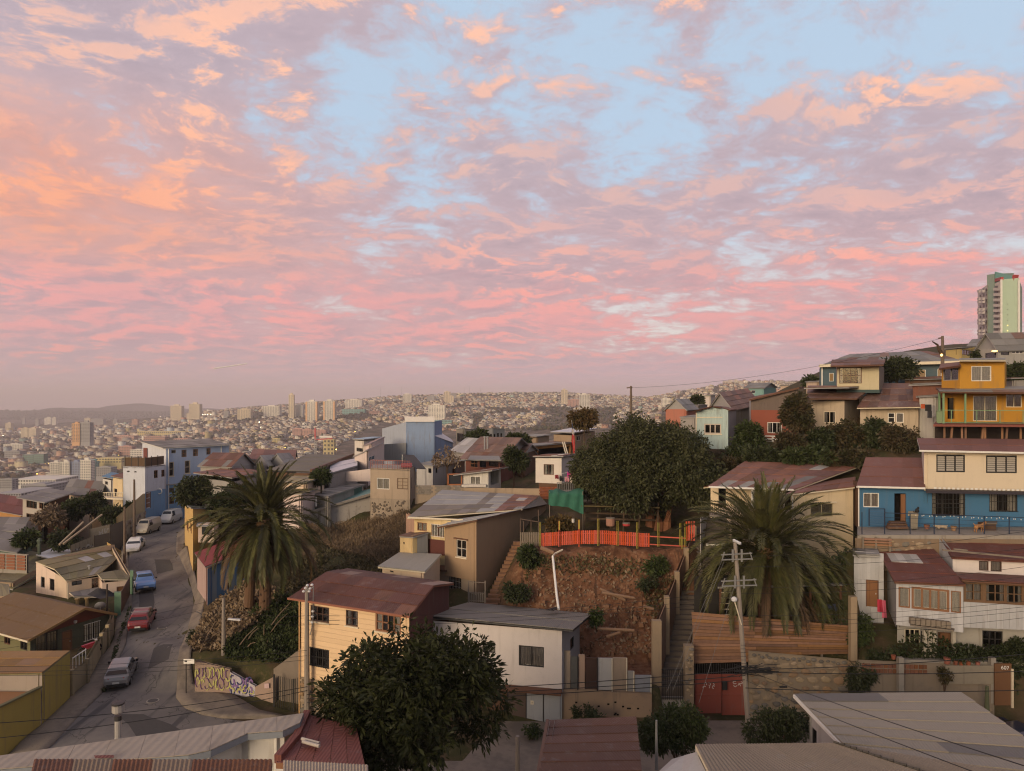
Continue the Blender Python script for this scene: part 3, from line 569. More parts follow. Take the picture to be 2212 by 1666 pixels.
# street lamps that are already lit, far away
def glow(px,row,mat,label,Y=None,r=.5,group='lit street lamps in the distance'):
    Y=Y or at_row(px,row+5); p=P(px,row,Y); zg_=ground(p.x,p.y)
    root=thing('street_lamp',label,'street lamp',(p.x,p.y,zg_),group)
    b=MB(); b.tube([(p.x,p.y,zg_-1),(p.x,p.y,max(p.z,zg_+2)-.2)],.14,.1,5); b.build('pole',GREYP,root)
    b=MB(); pz=max(p.z,zg_+2); b.lathe((p.x,p.y,pz),[(.1,-r),(r,-.3*r),(r,.3*r),(.1,r)],8); b.build('lamp_head',mat,root)
for i,(px,row,mt,r,lb) in enumerate(((616,968,LAMPY,1.5,'bright yellow lamp in front of the dark trees'),(726,971,LAMPY,1.2,'yellow lamp right of the cream block'),(968,905,LAMPY,.9,'yellow lamp right of the gridded tower'),(947,916,LAMPW,.9,'white lamp left on the grey green block'),(525.6,912,LAMPW,1.4,'white lamp at the upper football ground'),(560,912,LAMPW,1.6,'pale yellow lamp pair on the mid slope'),(563,923,LAMPW,.9,'white lamp under the pale yellow pair'),
    (767,932,LAMPY,.9,'small orange lamp on the middle slope'),(227,984,LAMPY,1.3,'yellow lamp left of the pink lattice block'),(256,984,LAMPY,1.1,'yellow lamp at the pink lattice block'),(45,988,LAMPW,1.0,'white lamp at the green glass block'),(37,1003,LAMPY,.9,'first yellow lamp on the valley road'),(61,1001,LAMPY,1.0,'second yellow lamp on the valley road'),(77,1003,LAMPY,1.1,'third yellow lamp on the valley road'),(98,1003,LAMPY,1.0,'fourth yellow lamp on the valley road'),(105,1002,LAMPY,1.2,'fifth yellow lamp on the valley road'),(66,1025,LAMPY,.8,'yellow lamp low on the valley road'),(80,1024,LAMPY,.8,'yellow lamp before the white towers'),
    (6.5,941,LAMPW,1.4,'white lamp near the left edge'),(333,934,LAMPY,1.2,'yellow lamp above the yellow school'),(205,937,LAMPY,.9,'yellow lamp right of the orange tower'),(346,900,LAMPW,1.3,'white lamp on the dark ridge'),(2.5,1087,LAMPY,.8,'yellow lamp at the lower left edge'),(238,997,LAMPY,1.0,'yellow lamp before the low yellow hall'))):glow(px,row,mt,lb,r=r*.85)
for i,px in enumerate((434,438,443,448,455,462)):glow(px,895.5,LAMPW,('first','second','third','fourth','fifth','last')[i]+' of the row of white lamps right of the beige pair',r=1.5)
# tower crane and radio masts
def mast(px,top,base,label,w=1.2):
    Y=at_row(px,base); p=P(px,base,Y); h=(base-top)*Y/F; root=thing('radio_mast',label,'mast',p,'radio masts on the ridge'); b=MB()
    for sx,sy in ((-1,-1),(1,-1),(0,1)):b.beam(p+Vector((sx*w,sy*w,-2)),p+Vector((sx*.2,sy*.2,h)),.5,.5)
    for k in range(1,8):b.beam(p+Vector((-w*(1-k/8),-w*(1-k/8),h*k/8)),p+Vector((w*(1-(k+1)/9),0,h*(k+1)/8)),.3,.3)
    b.build('lattice',GREYP,root)
mast(822.5,833,857,'tall thin mast on the ridge, leftmost of them'); mast(867,836,853,'mast between the two ridge towers'); mast(1014,834,850,'mast above the ridge middle, left one'); mast(1038,834,851,'mast above the ridge middle, right one'); mast(1003,837,850,'short mast beside the ridge cluster')
REDP=plain('crane_red',(.45,.05,.05),.5)
Yc=1150.0; root=thing('tower_crane','red tower crane with white counterweight panel on the middle slope','crane',P(682,980,Yc)); b=MB(); b2=MB()
for dx_ in (-1.2,1.2):
    for dy_ in (-1.2,1.2):b.beam(P(681.5,985,Yc)+Vector((dx_,dy_,0)),P(681.5,946,Yc)+Vector((dx_,dy_,0)),.5,.5)
for k in range(9):b.beam(P(681.5,983-4*k,Yc)+Vector((-1.2,-1.2,0)),P(681.5,980-4*k,Yc)+Vector((1.2,-1.2,0)),.4,.4)
b.build('mast',GREYP,root); b2.beam(P(681,950,Yc),P(681,925,Yc),2.2,2.2); b2.beam(P(679,950,Yc),P(718,947.5,Yc),1.6,1.8); b2.build('jib',REDP,root)
b=MB(); b.beam(P(690,943.5,Yc),P(717,943.8,Yc),1.0,3.0); b.build('counterweight_panel',WHITE,root)
# ---------------------------------------------------------------- builders for houses
def zof(py,Y):return (HY-py)/F*Y
UP=Vector((0,0,1))
def sty(frame=WHITE,nx=2,ny=1,curtain=CURTAIN,cover=1.0,bars=0,barmat=None,sill=None,fw=.06,lintel=None,glassm=None,side=0,hbars=0):
    return dict(frame=frame,nx=nx,ny=ny,curtain=curtain,cover=cover,bars=bars,barmat=barmat,sill=sill,fw=fw,lintel=lintel,glassm=glassm,side=side,hbars=hbars)
STY=dict(alu=sty(),alun=sty(curtain=None),dark=sty(DARKP),wood=sty(BROWNP,2,2,curtain=None),woodc=sty(REDBROWN,2,2,curtain=CURTAIN_G,cover=.5),single=sty(BROWNP,1,1,curtain=None),white1=sty(WHITE,1,1,curtain=CURTAIN_G),lit=sty(WHITE,1,1,curtain=None,glassm=GLASS_SUNSET),  # lit: panes with the sunset reflection painted in, no lamp behind
    bars=sty(DARKP,2,1,CURTAIN,bars=8,barmat=WHITE),barsd=sty(DARKP,2,1,CURTAIN_G,cover=.5,bars=8,barmat=BLACKIRON,hbars=2),hole=sty(DARKP,1,1,curtain=None,fw=.04),small=sty(GREYP,1,1,curtain=None,fw=.05))
_m,_t,_b=new_mat('clear_pane'); _o=next(n for n in _t.N if n.type=='OUTPUT_MATERIAL')
_fr=_t.n('ShaderNodeFresnel',{0:1.5}); _gl=_t.n('ShaderNodeBsdfGlossy',{0:(.9,.9,.9,1),1:.04}); _tr=_t.n('ShaderNodeBsdfTransparent',{0:(.80,.80,.80,1)})
_t.L.new(_t.n('ShaderNodeMixShader',{0:_t.m('ADD',_t.m('MULTIPLY',_fr,.9),.04),1:_tr,2:_gl}),_o.inputs[0]); PANE=_m
VOID=plain('dark_interior',(.012,.011,.010),1,spec=0,grain=0)  # near-black sheet colour paints the shade inside rooms, doorways and holes
def obox(mb,O,d,n,u0,u1,v0,v1,a,b):
    """box on a wall plane: u along d, v up, from a to b along the outward normal n"""
    p=lambda u,v,w:O+d*u+UP*v+n*w
    mb.hexa([p(u0,v0,a),p(u1,v0,a),p(u1,v1,a),p(u0,v1,a)],[p(u0,v0,b),p(u1,v0,b),p(u1,v1,b),p(u0,v1,b)])
def window(parent,O,d,n,w,h,st,name='window',label=None):
    fw=min(st['fw'],w*.12,h*.12); mb=MB(); r0,r1=-.12,-.03
    for a in ((0,fw,0,h),(w-fw,w,0,h),(fw,w-fw,0,fw),(fw,w-fw,h-fw,h)):obox(mb,O,d,n,*a,r0,r1)
    nx,ny=st['nx'],st['ny']; cw=(w-2*fw)/nx; ch=(h-2*fw)/ny; k=fw*.4
    for i in range(1,nx):obox(mb,O,d,n,fw+cw*i-k,fw+cw*i+k,fw,h-fw,r0,r1+.005)
    for j in range(1,ny):obox(mb,O,d,n,fw,w-fw,fw+ch*j-k,fw+ch*j+k,r0,r1-.01)
    mb.cur=1; obox(mb,O,d,n,0,w,0,h,-.9,-.55)
    o=mb.build(name,[st['frame'],VOID],parent)
    if label:o['label']=label
    for i in range(nx):
        for j in range(ny):
            b=MB(); obox(b,O,d,n,fw+cw*i+k*.6,fw+cw*(i+1)-k*.6,fw+ch*j+k*.6,fw+ch*(j+1)-k*.6,-.09,-.08); b.build('pane',st['glassm'] or PANE,o)
    if st['curtain']:
        b=MB(); cov=st['cover']; segs=[(fw,w-fw)] if cov>=1 else [(fw,fw+(w-2*fw)*cov/2),(w-fw-(w-2*fw)*cov/2,w-fw)]
        for (a,e) in segs:
            m=max(4,int((e-a)/.09)); P0=[O+d*(a+(e-a)*i/m)+n*(-.125+(.02 if i % 2 else -.02)) for i in range(m+1)]
            b.add([p+UP*fw for p in P0]+[p+UP*(h-fw) for p in P0],[(i,i+1,m+2+i,m+1+i) for i in range(m)])
        b.build('curtain',st['curtain'],o)
    if st['bars']:
        b=MB(); nb=st['bars']
        for i in range(nb):obox(b,O,d,n,w*(i+.5)/nb-.014,w*(i+.5)/nb+.014,-.03,h+.03,.04,.068)
        for v in (.0,h-.03):obox(b,O,d,n,-.02,w+.02,v,v+.03,.0,.085)
        for i in range(st['hbars']):v=h*(i+1)/(st['hbars']+1); obox(b,O,d,n,0,w,v,v+.025,.045,.06)
        b.build('grille',st['barmat'],o)
    if st['sill']:
        b=MB(); obox(b,O,d,n,-.08,w+.08,-.09,-.005,-.1,.09); b.build('sill',st['sill'],o)
    if st['lintel']:
        b=MB(); obox(b,O,d,n,-.2,w+.2,h+.05,h+.13,-.0,.16); b.build('lintel',st['lintel'],o)
    return o
def louvre(parent,O,d,n,w,h,nx=3,ny=7):
    mb=MB()
    for a in ((0,.08,0,h),(w-.08,w,0,h),(.08,w-.08,0,.08),(.08,w-.08,h-.08,h)):obox(mb,O,d,n,*a,-.1,.02)
    for i in range(1,nx):obox(mb,O,d,n,w*i/nx-.035,w*i/nx+.035,.08,h-.08,-.09,.01)
    mb.cur=1; obox(mb,O,d,n,0,w,0,h,-.6,-.4); o=mb.build('window',[DARKP,VOID],parent)
    m=plain('louvre_glass',(.36,.33,.29),.3,spec=.5)
    for i in range(nx):
        for j in range(ny):
            u0,u1=w*i/nx+.05,w*(i+1)/nx-.05; v0=.1+(h-.2)*j/ny; v1=v0+(h-.2)/ny*.80
            p=lambda u,v,q:O+d*u+UP*v+n*q
            MB().hexa([p(u0,v0,-.03),p(u1,v0,-.03),p(u1,v1,-.085),p(u0,v1,-.085)],[p(u0,v0,-.02),p(u1,v0,-.02),p(u1,v1,-.075),p(u0,v1,-.075)]).build('slat',m,o)
    return o
DOORW=boards_mat('door_wood',(.22,.105,.05),.5,jit=.05)
def door(parent,O,d,n,w,h,mat=None,label=None,panels=True):
    b=MB(); obox(b,O,d,n,0,.07,0,h,-.15,.02); obox(b,O,d,n,w-.07,w,0,h,-.15,.02); obox(b,O,d,n,.07,w-.07,h-.07,h,-.15,.02)
    b.cur=1; obox(b,O,d,n,.07,w-.07,0,h-.07,-.1,-.055); o=b.build('door',[BROWNP,mat or DOORW],parent)
    if label:o['label']=label
    if panels:
        b=MB()
        for i in range(2):
            for j in range(3):obox(b,O,d,n,.14+(w-.28)*(i*.52),.14+(w-.28)*(i*.52+.46),.12+(h-.3)*(j*.34),.12+(h-.3)*(j*.34+.30),-.055,-.035)
        b.build('panel',mat or DOORW,o)
    b=MB(); obox(b,O,d,n,w-.2,w-.14,h*.47,h*.47+.09,-.055,.0); b.build('handle',STEEL,o); return o
def xpx(A,d,px):
    """distance along the plan line A + s d at which it crosses picture column px"""
    k=(px-CX)/F; return (k*A.y-A.x)/(d.x-k*d.y)
class House:
    def __init__(s,name,label,cat,at,group=None):
        s.r=thing(name,label,cat,at,group); s.label=label
    def wall(s,A,B,z0,top,mat,wins=(),name='wall',label=None):
        """A to B left to right seen from outside; top: one height, a pair, or a list of (fraction, height)"""
        A,B=Vector(A[:2]),Vector(B[:2]); L=(B-A).length; d2=(B-A)/L; d=Vector((*d2,0)); n=Vector((d2.y,-d2.x,0)); O=Vector((*A,z0))
        if not isinstance(top,(list,tuple)):top=[(0,top),(1,top)]
        elif not isinstance(top[0],(list,tuple)):top=[(0,top[0]),(1,top[1])]
        zr=min(z for _,z in top)-z0; holes=[]
        for wn in wins:
            x0,y0,x1,y1,st=wn[:5]
            u0,u1=sorted((xpx(A,d2,x0),xpx(A,d2,x1))); Ym=(A+d2*(u0+u1)/2).y; v0,v1=zof(y1,Ym)-z0,zof(y0,Ym)-z0
            u0,u1=max(u0,.02),min(u1,L-.02); v0=max(v0,.0); v1=min(v1,zr-.03)
            if u1-u0>.08 and v1-v0>.08:holes.append((u0,u1,v0,v1,st,wn[5] if len(wn)>5 else None))
        us=sorted({0,L,*(h[0] for h in holes),*(h[1] for h in holes)}); vs_=sorted({0,zr,*(h[2] for h in holes),*(h[3] for h in holes)})
        mb=MB(); p=lambda u,v,w=0:O+d*u+UP*v+n*w
        for i in range(len(us)-1):
            for j in range(len(vs_)-1):
                uc,vc=(us[i]+us[i+1])/2,(vs_[j]+vs_[j+1])/2
                if not any(h[0]<uc<h[1] and h[2]<vc<h[3] for h in holes):mb.quad(p(us[i],vs_[j]),p(us[i+1],vs_[j]),p(us[i+1],vs_[j+1]),p(us[i],vs_[j+1]))
        for u0,u1,v0,v1,*_ in holes:
            for a,b in (((u0,v0),(u1,v0)),((u1,v0),(u1,v1)),((u1,v1),(u0,v1)),((u0,v1),(u0,v0))):mb.quad(p(*a),p(*a,-.22),p(*b,-.22),p(*b))
        pts=[p(0,zr),p(L,zr)]+[p(f*L,z-z0) for f,z in reversed(top) if z-z0>zr+1e-4]
        if len(pts)>2:mb.poly(pts)
        # inner skin, so that the wall has its thickness
        mb.poly([p(L,0,-.22),p(0,0,-.22)]+[p(f*L,z-z0,-.22) for f,z in top]) if not holes else None
        o=mb.build(name,mat,s.r); s.last=(O,d,n,L)
        if label:o['label']=label
        for u0,u1,v0,v1,st,lb in holes:
            q=p(u0,v0)
            if st=='door':door(s.r,q,d,n,u1-u0,v1-v0,label=lb)
            elif st=='louvre':louvre(s.r,q,d,n,u1-u0,v1-v0)
            elif st=='open':b=MB(); obox(b,q,d,n,0,u1-u0,0,v1-v0,-1.2,-1.0); b.build('doorway',VOID,s.r)
            else:window(s.r,q,d,n,u1-u0,v1-v0,STY[st] if isinstance(st,str) else st,label=lb)
        return o
    def box(s,A,C,B,z0,top,mat,wl=(),wr=(),sides=True):
        """walls over the parallelogram A (left), C (near corner), B (right); top: height or heights at A, C, B"""
        A,C,B=Vector(A[:2]),Vector(C[:2]),Vector(B[:2]); D=A+B-C
        ta,tc,tb=top if isinstance(top,(list,tuple)) else (top,)*3; td=ta+tb-tc
        s.wall(A,C,z0,(ta,tc),mat,wl); s.wall(C,B,z0,(tc,tb),mat,wr)
        if sides:s.wall(B,D,z0,(tb,td),mat); s.wall(D,A,z0,(td,ta),mat)
        s.c=(A,C,B,D,ta,tc,tb,td); return s
    def flat(s,mat,nu,nv,over=.3,lift=.05,mats=None,swap=False,**k):
        """a shed roof over the last box"""
        A,C,B,D,ta,tc,tb,td=s.c; V=lambda q,z:Vector((q.x,q.y,z+lift)); a,c,b,d=V(A,ta),V(C,tc),V(B,tb),V(D,td)
        e1=(c-a).normalized()*over; e2=(b-c).normalized()*over
        q=(a-e1-e2,c+e1-e2,b+e1+e2,d-e1+e2)
        if swap:q=q[1:]+q[:1]
        return s.roof(q,nu,nv,mats or mat,**k)
    def gable(s,mat,nu,nv,rise,over=.3,along='AC',wallmat=None,mats=None):
        """a gable roof over the last box; ridge parallel to A-C or to C-B"""
        A,C,B,D,ta,tc,tb,td=s.c; V=lambda q,z:Vector((q.x,q.y,z)); a,c,b,d=V(A,ta),V(C,tc),V(B,tb),V(D,td)
        if along=='CB':a,c,b,d=c,b,d,a
        m1,m2=(a+d)/2+UP*rise,(c+b)/2+UP*rise; e=(c-a).normalized()*over; f1=(a-m1).normalized()*over; f2=(d-m1).normalized()*over; w=UP*.06
        s.roof((a-e+f1+w,c+e+f1+w,m2+e+w,m1-e+w),nu,nv,mats or mat); s.roof((b+e+f2+w,d-e+f2+w,m1-e+w,m2+e+w),nu,nv,mats or mat)
        for p_,q_,r_ in ((c,b,m2),(d,a,m1)):MB().poly([p_,q_,r_]).build('gable_wall',wallmat or s.r.children[0].data.materials[0],s.r)
        return s
    def roof(s,quad,nu,nv,mats,over=None,ribs=0,name='roof',fascia=None,seed=0,lap=.045,label=None,dirn='v'):
        """quad: eave left, eave right, ridge right, ridge left. One object per sheet"""
        a,b,c,d=[Vector(p) for p in quad]; up=(b-a).cross(d-a).normalized()
        if up.z<0:up=-up
        base=MB(); Q=lambda u,v:(a*(1-u)+b*u)*(1-v)+(d*(1-u)+c*u)*v
        for i in range(nu):
            for j in range(nv):q4=[Q(x/nu,y/nv) for x,y in ((i,j),(i+1,j),(i+1,j+1),(i,j+1))]; base.hexa([p-up*.12 for p in q4],[p-up*.03 for p in q4])
        base=base.build(name,fascia or GREYP,s.r)
        if label:base['label']=label
        rg=random.Random(seed+int(abs(a.x*31+a.y*17)*10)); ml=mats if isinstance(mats,list) else [mats]
        for i in range(nu):
            for j in range(nv):
                g=.004; u0,u1,v0,v1=i/nu,(i+1)/nu,j/nv,(j+1)/nv
                jt=rg.uniform(0,.012); lo,hi=lap+jt,jt*.5
                m=(over or {}).get((i,j)) or (ml[0] if rg.random()<.72 or len(ml)==1 else rg.choice(ml))
                mb=MB(); ov=.25/nv*.25
                p0,p1,p2,p3=Q(u0,max(0,v0-ov)),Q(u1,max(0,v0-ov)),Q(u1,v1),Q(u0,v1)
                if not ribs:mb.hexa([p0,p1,p2,p3],[p0+up*lo,p1+up*lo,p2+up*(hi+.004),p3+up*(hi+.004)])
                else:
                    n=ribs*2; T,Bm=[],[]
                    for k in range(n+1):
                        f=k/n; w=.018 if k % 2 else -.006
                        if dirn=='v':T.append(p0.lerp(p1,f)+up*(lo+w)); Bm.append(p3.lerp(p2,f)+up*(hi+w+.01))
                        else:T.append(p0.lerp(p3,f)+up*(lo+w)); Bm.append(p1.lerp(p2,f)+up*(lo+w))
                    mb.add(T+Bm,[(k,k+1,n+2+k,n+1+k) if dirn=='v' else (k,n+1+k,n+2+k,k+1) for k in range(n)])
                mb.build('roof_sheet',m,base,smooth=False)
        return base
    def bit(s,name,mat,fn,parent=None,**k):
        b=MB(); fn(b); return b.build(name,mat,parent or s.r,**k)
    def gutter(s,a,b,mat=WHITE,w=.14,h=.13,name='gutter'):return MB().beam(a,b,w,h).build(name,mat,s.r)
    def pipe(s,x,y,z0,z1,mat=WHITE,r=.05):return MB().tube([(x,y,z0),(x,y,z1)],r,n=6).build('downpipe',mat,s.r)
# shared sheet metals
RUST=sheet_mat('rusty_sheet',(.165,.075,.048),(.10,.05,.034),.5); RUSTP=sheet_mat('faded_red_sheet',(.215,.10,.073),(.135,.07,.05),.45); REDM=sheet_mat('red_painted_sheet',(.18,.062,.05),(.12,.05,.04),.35,jit=.1)
ZINC=sheet_mat('zinc_sheet',(.42,.41,.39),(.27,.25,.23),.35,metal=.15,rough=.5); ZINCD=sheet_mat('dull_zinc_sheet',(.25,.24,.215),(.17,.155,.135),.4); OLIVE=sheet_mat('olive_sheet',(.175,.155,.085),(.12,.105,.06),.4); OCHRE=sheet_mat('ochre_sheet',(.26,.15,.06),(.14,.10,.055),.35)
GREYR=sheet_mat('grey_sheet',(.20,.19,.175),(.14,.13,.115),.35); WHITER=sheet_mat('white_sheet',(.52,.49,.45),(.36,.33,.30),.3,jit=.06); BEIGER=sheet_mat('beige_sheet',(.30,.25,.205),(.21,.18,.15),.35,jit=.05)
BROWNR=sheet_mat('brown_sheet',(.17,.10,.075),(.24,.18,.15),.4)
# ---------------------------------------------------------------- builders for plants
def leafy(centres,radii,n,size,seed,squash=(1,1,1),shell=.55,aspect=.45,droop=.25):
    """n folded leaves (two quads each) spread through the shells of several lobes; returns vertices and quads"""
    rg=np.random.default_rng(seed); c=np.asarray(centres,float); r=np.asarray(radii,float)
    w=r**2; k=rg.choice(len(c),n,p=w/w.sum()); u=rg.normal(size=(n,3)); u /= np.linalg.norm(u,axis=1,keepdims=True)
    # clumps: pull leaves towards random twig ends
    rad=r[k]*(shell+(1-shell)*rg.random(n)**.6)*(1+.10*rg.normal(size=n)); pos=c[k]+u*rad[:,None]*np.array(squash)
    nt=max(1,n//14); ti=rg.integers(0,n,nt); tw=pos[ti]; g=rg.integers(0,nt,n); d=rg.normal(size=(n,3)); d /= np.linalg.norm(d,axis=1,keepdims=True)
    pos=tw[g]+d*(size*1.25)*rg.random((n,1))
    out=u[ti][g]*.5+d; out[:,2] -= droop; out /= np.linalg.norm(out,axis=1,keepdims=True)
    side=np.cross(out,rg.normal(size=(n,3))); side /= np.linalg.norm(side,axis=1,keepdims=True)+1e-9; nrm=np.cross(side,out)
    L=size*rg.uniform(.5,1.55,(n,1)); Wd=L*aspect*.5
    base=pos; tip=pos+out*L-np.array([0,0,1])*L*.15; mid=pos+out*L*.5
    V=np.stack([base,mid+side*Wd+nrm*Wd*.35,tip,mid-side*Wd+nrm*Wd*.35],1)
    q=np.arange(n*4).reshape(n,4); return V.reshape(-1,3),np.concatenate([q])
def lobes(c,R3,n,seed,f=.45):
    rg=np.random.default_rng(seed); u=rg.normal(size=(n,3)); u /= np.linalg.norm(u,axis=1,keepdims=True); u[:,2]=np.abs(u[:,2])*1.1-.35
    R3=np.asarray(R3,float); rr_=rg.uniform(.75,1.25,n)*f*R3.min(); C=np.asarray(c,float)+u*(R3-rr_[:,None]*.8)*rg.uniform(.8,1.08,(n,1))
    C=np.concatenate([C,[np.asarray(c,float)]]); rr_=np.append(rr_,R3.min()*.62); return C,rr_
BARK=plain('bark',(.09,.06,.042),.95,grain=.6,scale=9,spec=.1); BARK_RED=plain('reddish_bark',(.20,.09,.05),.9,grain=.6,scale=5,spec=.1)
def tree(name,label,cat,base,c,R3,n,size,mat,seed,lobe=14,trunk=.25,bark=None,group=None,limbs=6,f=.45,**k):
    base,c=Vector(base),Vector(c); root=thing(name,label,cat,base,group)
    C,rr_=lobes(c,R3,lobe,seed,f); V,q=leafy(C,rr_,n,size,seed,**k); np_mesh('crown',V,q,mat,root,kind='stuff')
    b=MB(); rg=random.Random(seed); top=c-Vector((0,0,R3[2]*.35))
    b.tube([base-UP*.4,base.lerp(top,.4)+Vector((rg.uniform(-.2,.2),rg.uniform(-.2,.2),0))*trunk,top],trunk,trunk*.6,7); b.build('trunk',bark or BARK,root)
    for i in range(limbs):
        e=Vector(C[i % len(C)]); m=top.lerp(e,.5)+Vector((0,0,.1*R3[2])); MB().tube([top-UP*.2,m,e],trunk*.5,trunk*.12,5).build('limb',bark or BARK,root)
    return root
def shrub(name,label,base,R3,n,size,mat,seed,cat='shrub',group=None,lobe=6,**k):
    base=Vector(base); root=thing(name,label,cat,base,group); c=base+Vector((0,0,R3[2]*.7)); C,rr_=lobes(c,R3,lobe,seed,.5)
    V,q=leafy(C,rr_,n,size,seed,**k); np_mesh('foliage',V,q,mat,root,kind='stuff')
    b=MB()
    for i in range(3):e=Vector(C[i % len(C)]); b.tube([base-UP*.2,base.lerp(e,.6),e],.05*max(1,R3[0]*.7),.015,5)
    b.build('stem',BARK,root); return root
def wire_path(a,b,sag,n=14):
    a,b=Vector(a),Vector(b); return [a.lerp(b,i/n)-UP*sag*4*(i/n)*(1-i/n) for i in range(n+1)]
# ---------------------------------------------------------------- streets and pavements
m,t,b=new_mat('asphalt'); g=t.n('ShaderNodeNewGeometry'); n1=t.noise(g,.35,5,.65); n2=t.noise(g,14,4,.7); n3=t.noise(t.n('ShaderNodeMapping',{0:g,3:(1.2,.12,.3)}),1,4,.6)
ck=t.n('ShaderNodeTexVoronoi',{'Vector':t.v('ADD',g,t.v('SCALE',t.noise(g,1.2,3,out=1),1.3)),'Scale':.28},feature='DISTANCE_TO_EDGE')
c=t.mix(t.ss(n1,.38,.66),(.115,.106,.10),(.17,.153,.138)); c=t.mix(t.ss(n3,.55,.7),c,(.055,.053,.055)); c=t.mix(t.m('MULTIPLY',t.ss(ck,.012,.0),.8),c,(.03,.028,.026))
t.put(b.inputs['Base Color'],c); b.inputs['Roughness'].default_value=.8; t.put(b.inputs['Normal'],t.n('ShaderNodeBump',{'Strength':.3,'Distance':.02,'Height':n2})); ASPH=m
m,t,b=new_mat('pavement_concrete'); u,v,pos=surf_uv(t); g=t.n('ShaderNodeNewGeometry'); n1=t.noise(g,.6,5,.65); n2=t.noise(g,7,5,.7)
c=t.mix(t.ss(n1,.4,.64),(.20,.165,.13),(.13,.11,.09)); c=t.mix(t.ss(n2,.55,.75),c,(.10,.085,.07)); t.put(b.inputs['Base Color'],c); b.inputs['Roughness'].default_value=.9
t.put(b.inputs['Normal'],t.n('ShaderNodeBump',{'Strength':.4,'Distance':.03,'Height':n2})); PAVE=m
RL=np.array([(38,-30),(43.7,120),(47,165),(51,221),(55,247),(59,271),(68,285),(77,281),(85,277),(95,276),(100,290),(112,335),(122,365),(128,378)],float)
RRt=np.array([(38,1100),(46.2,560),(47.3,445),(48.6,397),(50,380),(52.5,384),(60,404),(68,421),(77,405),(88,380),(98,382),(112,408),(122,424),(128,430)],float)
def strip(name,rows,lift,mat,nx=8,thick=0.0,**k):
    """a surface draped on the ground between two edges: rows of (Y, left column, right column)"""
    V=[]
    for Y,a,e in rows:
        xs=np.linspace((a-CX)/F*Y,(e-CX)/F*Y,nx+1); zs=ground(xs,np.full(nx+1,Y)); V +=[(x,Y,z+lift) for x,z in zip(xs,zs)]
    n=len(rows); i=np.arange(n*(nx+1)).reshape(n,nx+1); q=np.stack([i[:-1,:-1],i[:-1,1:],i[1:,1:],i[1:,:-1]],-1).reshape(-1,4)
    if thick:
        b0=len(V); ring=list(i[0])+list(i[1:,-1])+list(i[-1,::-1][1:])+list(i[::-1,0][1:-1]); V +=[(V[r][0],V[r][1],V[r][2]-thick) for r in ring]; m_=len(ring)
        q=np.concatenate([q,[(ring[a],b0+a,b0+(a+1) % m_,ring[(a+1) % m_]) for a in range(m_)]])
    return np_mesh(name,V,q,mat,kind='structure',**k)
ys=np.concatenate([np.arange(38,56,.5),np.arange(56,128,1.)]); strip('street',[(Y,np.interp(Y,RL[:,0],RL[:,1]),np.interp(Y,RRt[:,0],RRt[:,1])) for Y in ys],.07,ASPH,14)
np_mesh('cross_street',[(x,y,-20.945) for y in (24,38.2) for x in (-45,60)]+[],[(0,1,3,2)],ASPH,kind='structure')
np_mesh('forecourt',[(-7,38.25,-20.94),(45,38.25,-20.94),(45,46.6,-20.94),(-7,46.6,-20.94)],[(0,1,2,3)],PAVE,kind='structure')
ys=np.arange(42,96,.8); WL=np.array([(42,14),(46,92),(50,150),(52.5,188),(58.4,219),(59,232),(61,246),(70,258),(76,262),(95,262)],float)
strip('pavement_left',[(Y,np.interp(Y,WL[:,0],WL[:,1]),np.interp(Y,RL[:,0],RL[:,1])) for Y in ys],.19,PAVE,4,.3)
WR=np.array([(46.4,660),(48,560),(50.6,500),(51.3,420),(52.5,412),(60,432),(66,446),(70,428),(77,418),(88,400),(104,402)],float)
strip('pavement_right',[(Y,np.interp(Y,RRt[:,0],RRt[:,1]),max(np.interp(Y,WR[:,0],WR[:,1]),np.interp(Y,RRt[:,0],RRt[:,1])+6)) for Y in np.concatenate([np.arange(47,56,.5),np.arange(56,104,1.)])],.19,PAVE,4,.3)
PT=plain('asphalt_patch',(.062,.058,.056),.85,grain=.4)
for y0,y1,a,e in ((44,47.5,.30,.52),(53.5,56.5,.55,.85),(64,71,.12,.36),(80,84,.5,.8)):strip('street_patch',[(Y,np.interp(Y,RL[:,0],RL[:,1])*(1-a)+np.interp(Y,RRt[:,0],RRt[:,1])*a,np.interp(Y,RL[:,0],RL[:,1])*(1-e)+np.interp(Y,RRt[:,0],RRt[:,1])*e) for Y in np.arange(y0,y1+.1,.5)],.082,PT,4)
for i,(px,Y) in enumerate(((330,49.5),(350,62))):p=G(px,Y); t_=thing('manhole_cover',('round iron manhole cover in the street behind the silver car','round iron manhole cover in the street beside the red hatchback')[i],'manhole cover',p); MB().lathe(p+UP*.07,[(.42,0),(.42,.02)],14).build('ring',CONC,t_); MB().lathe(p+UP*.08,[(.33,0),(.33,.02)],14).build('lid',plain('iron_lid',(.05,.048,.045),.6),t_)
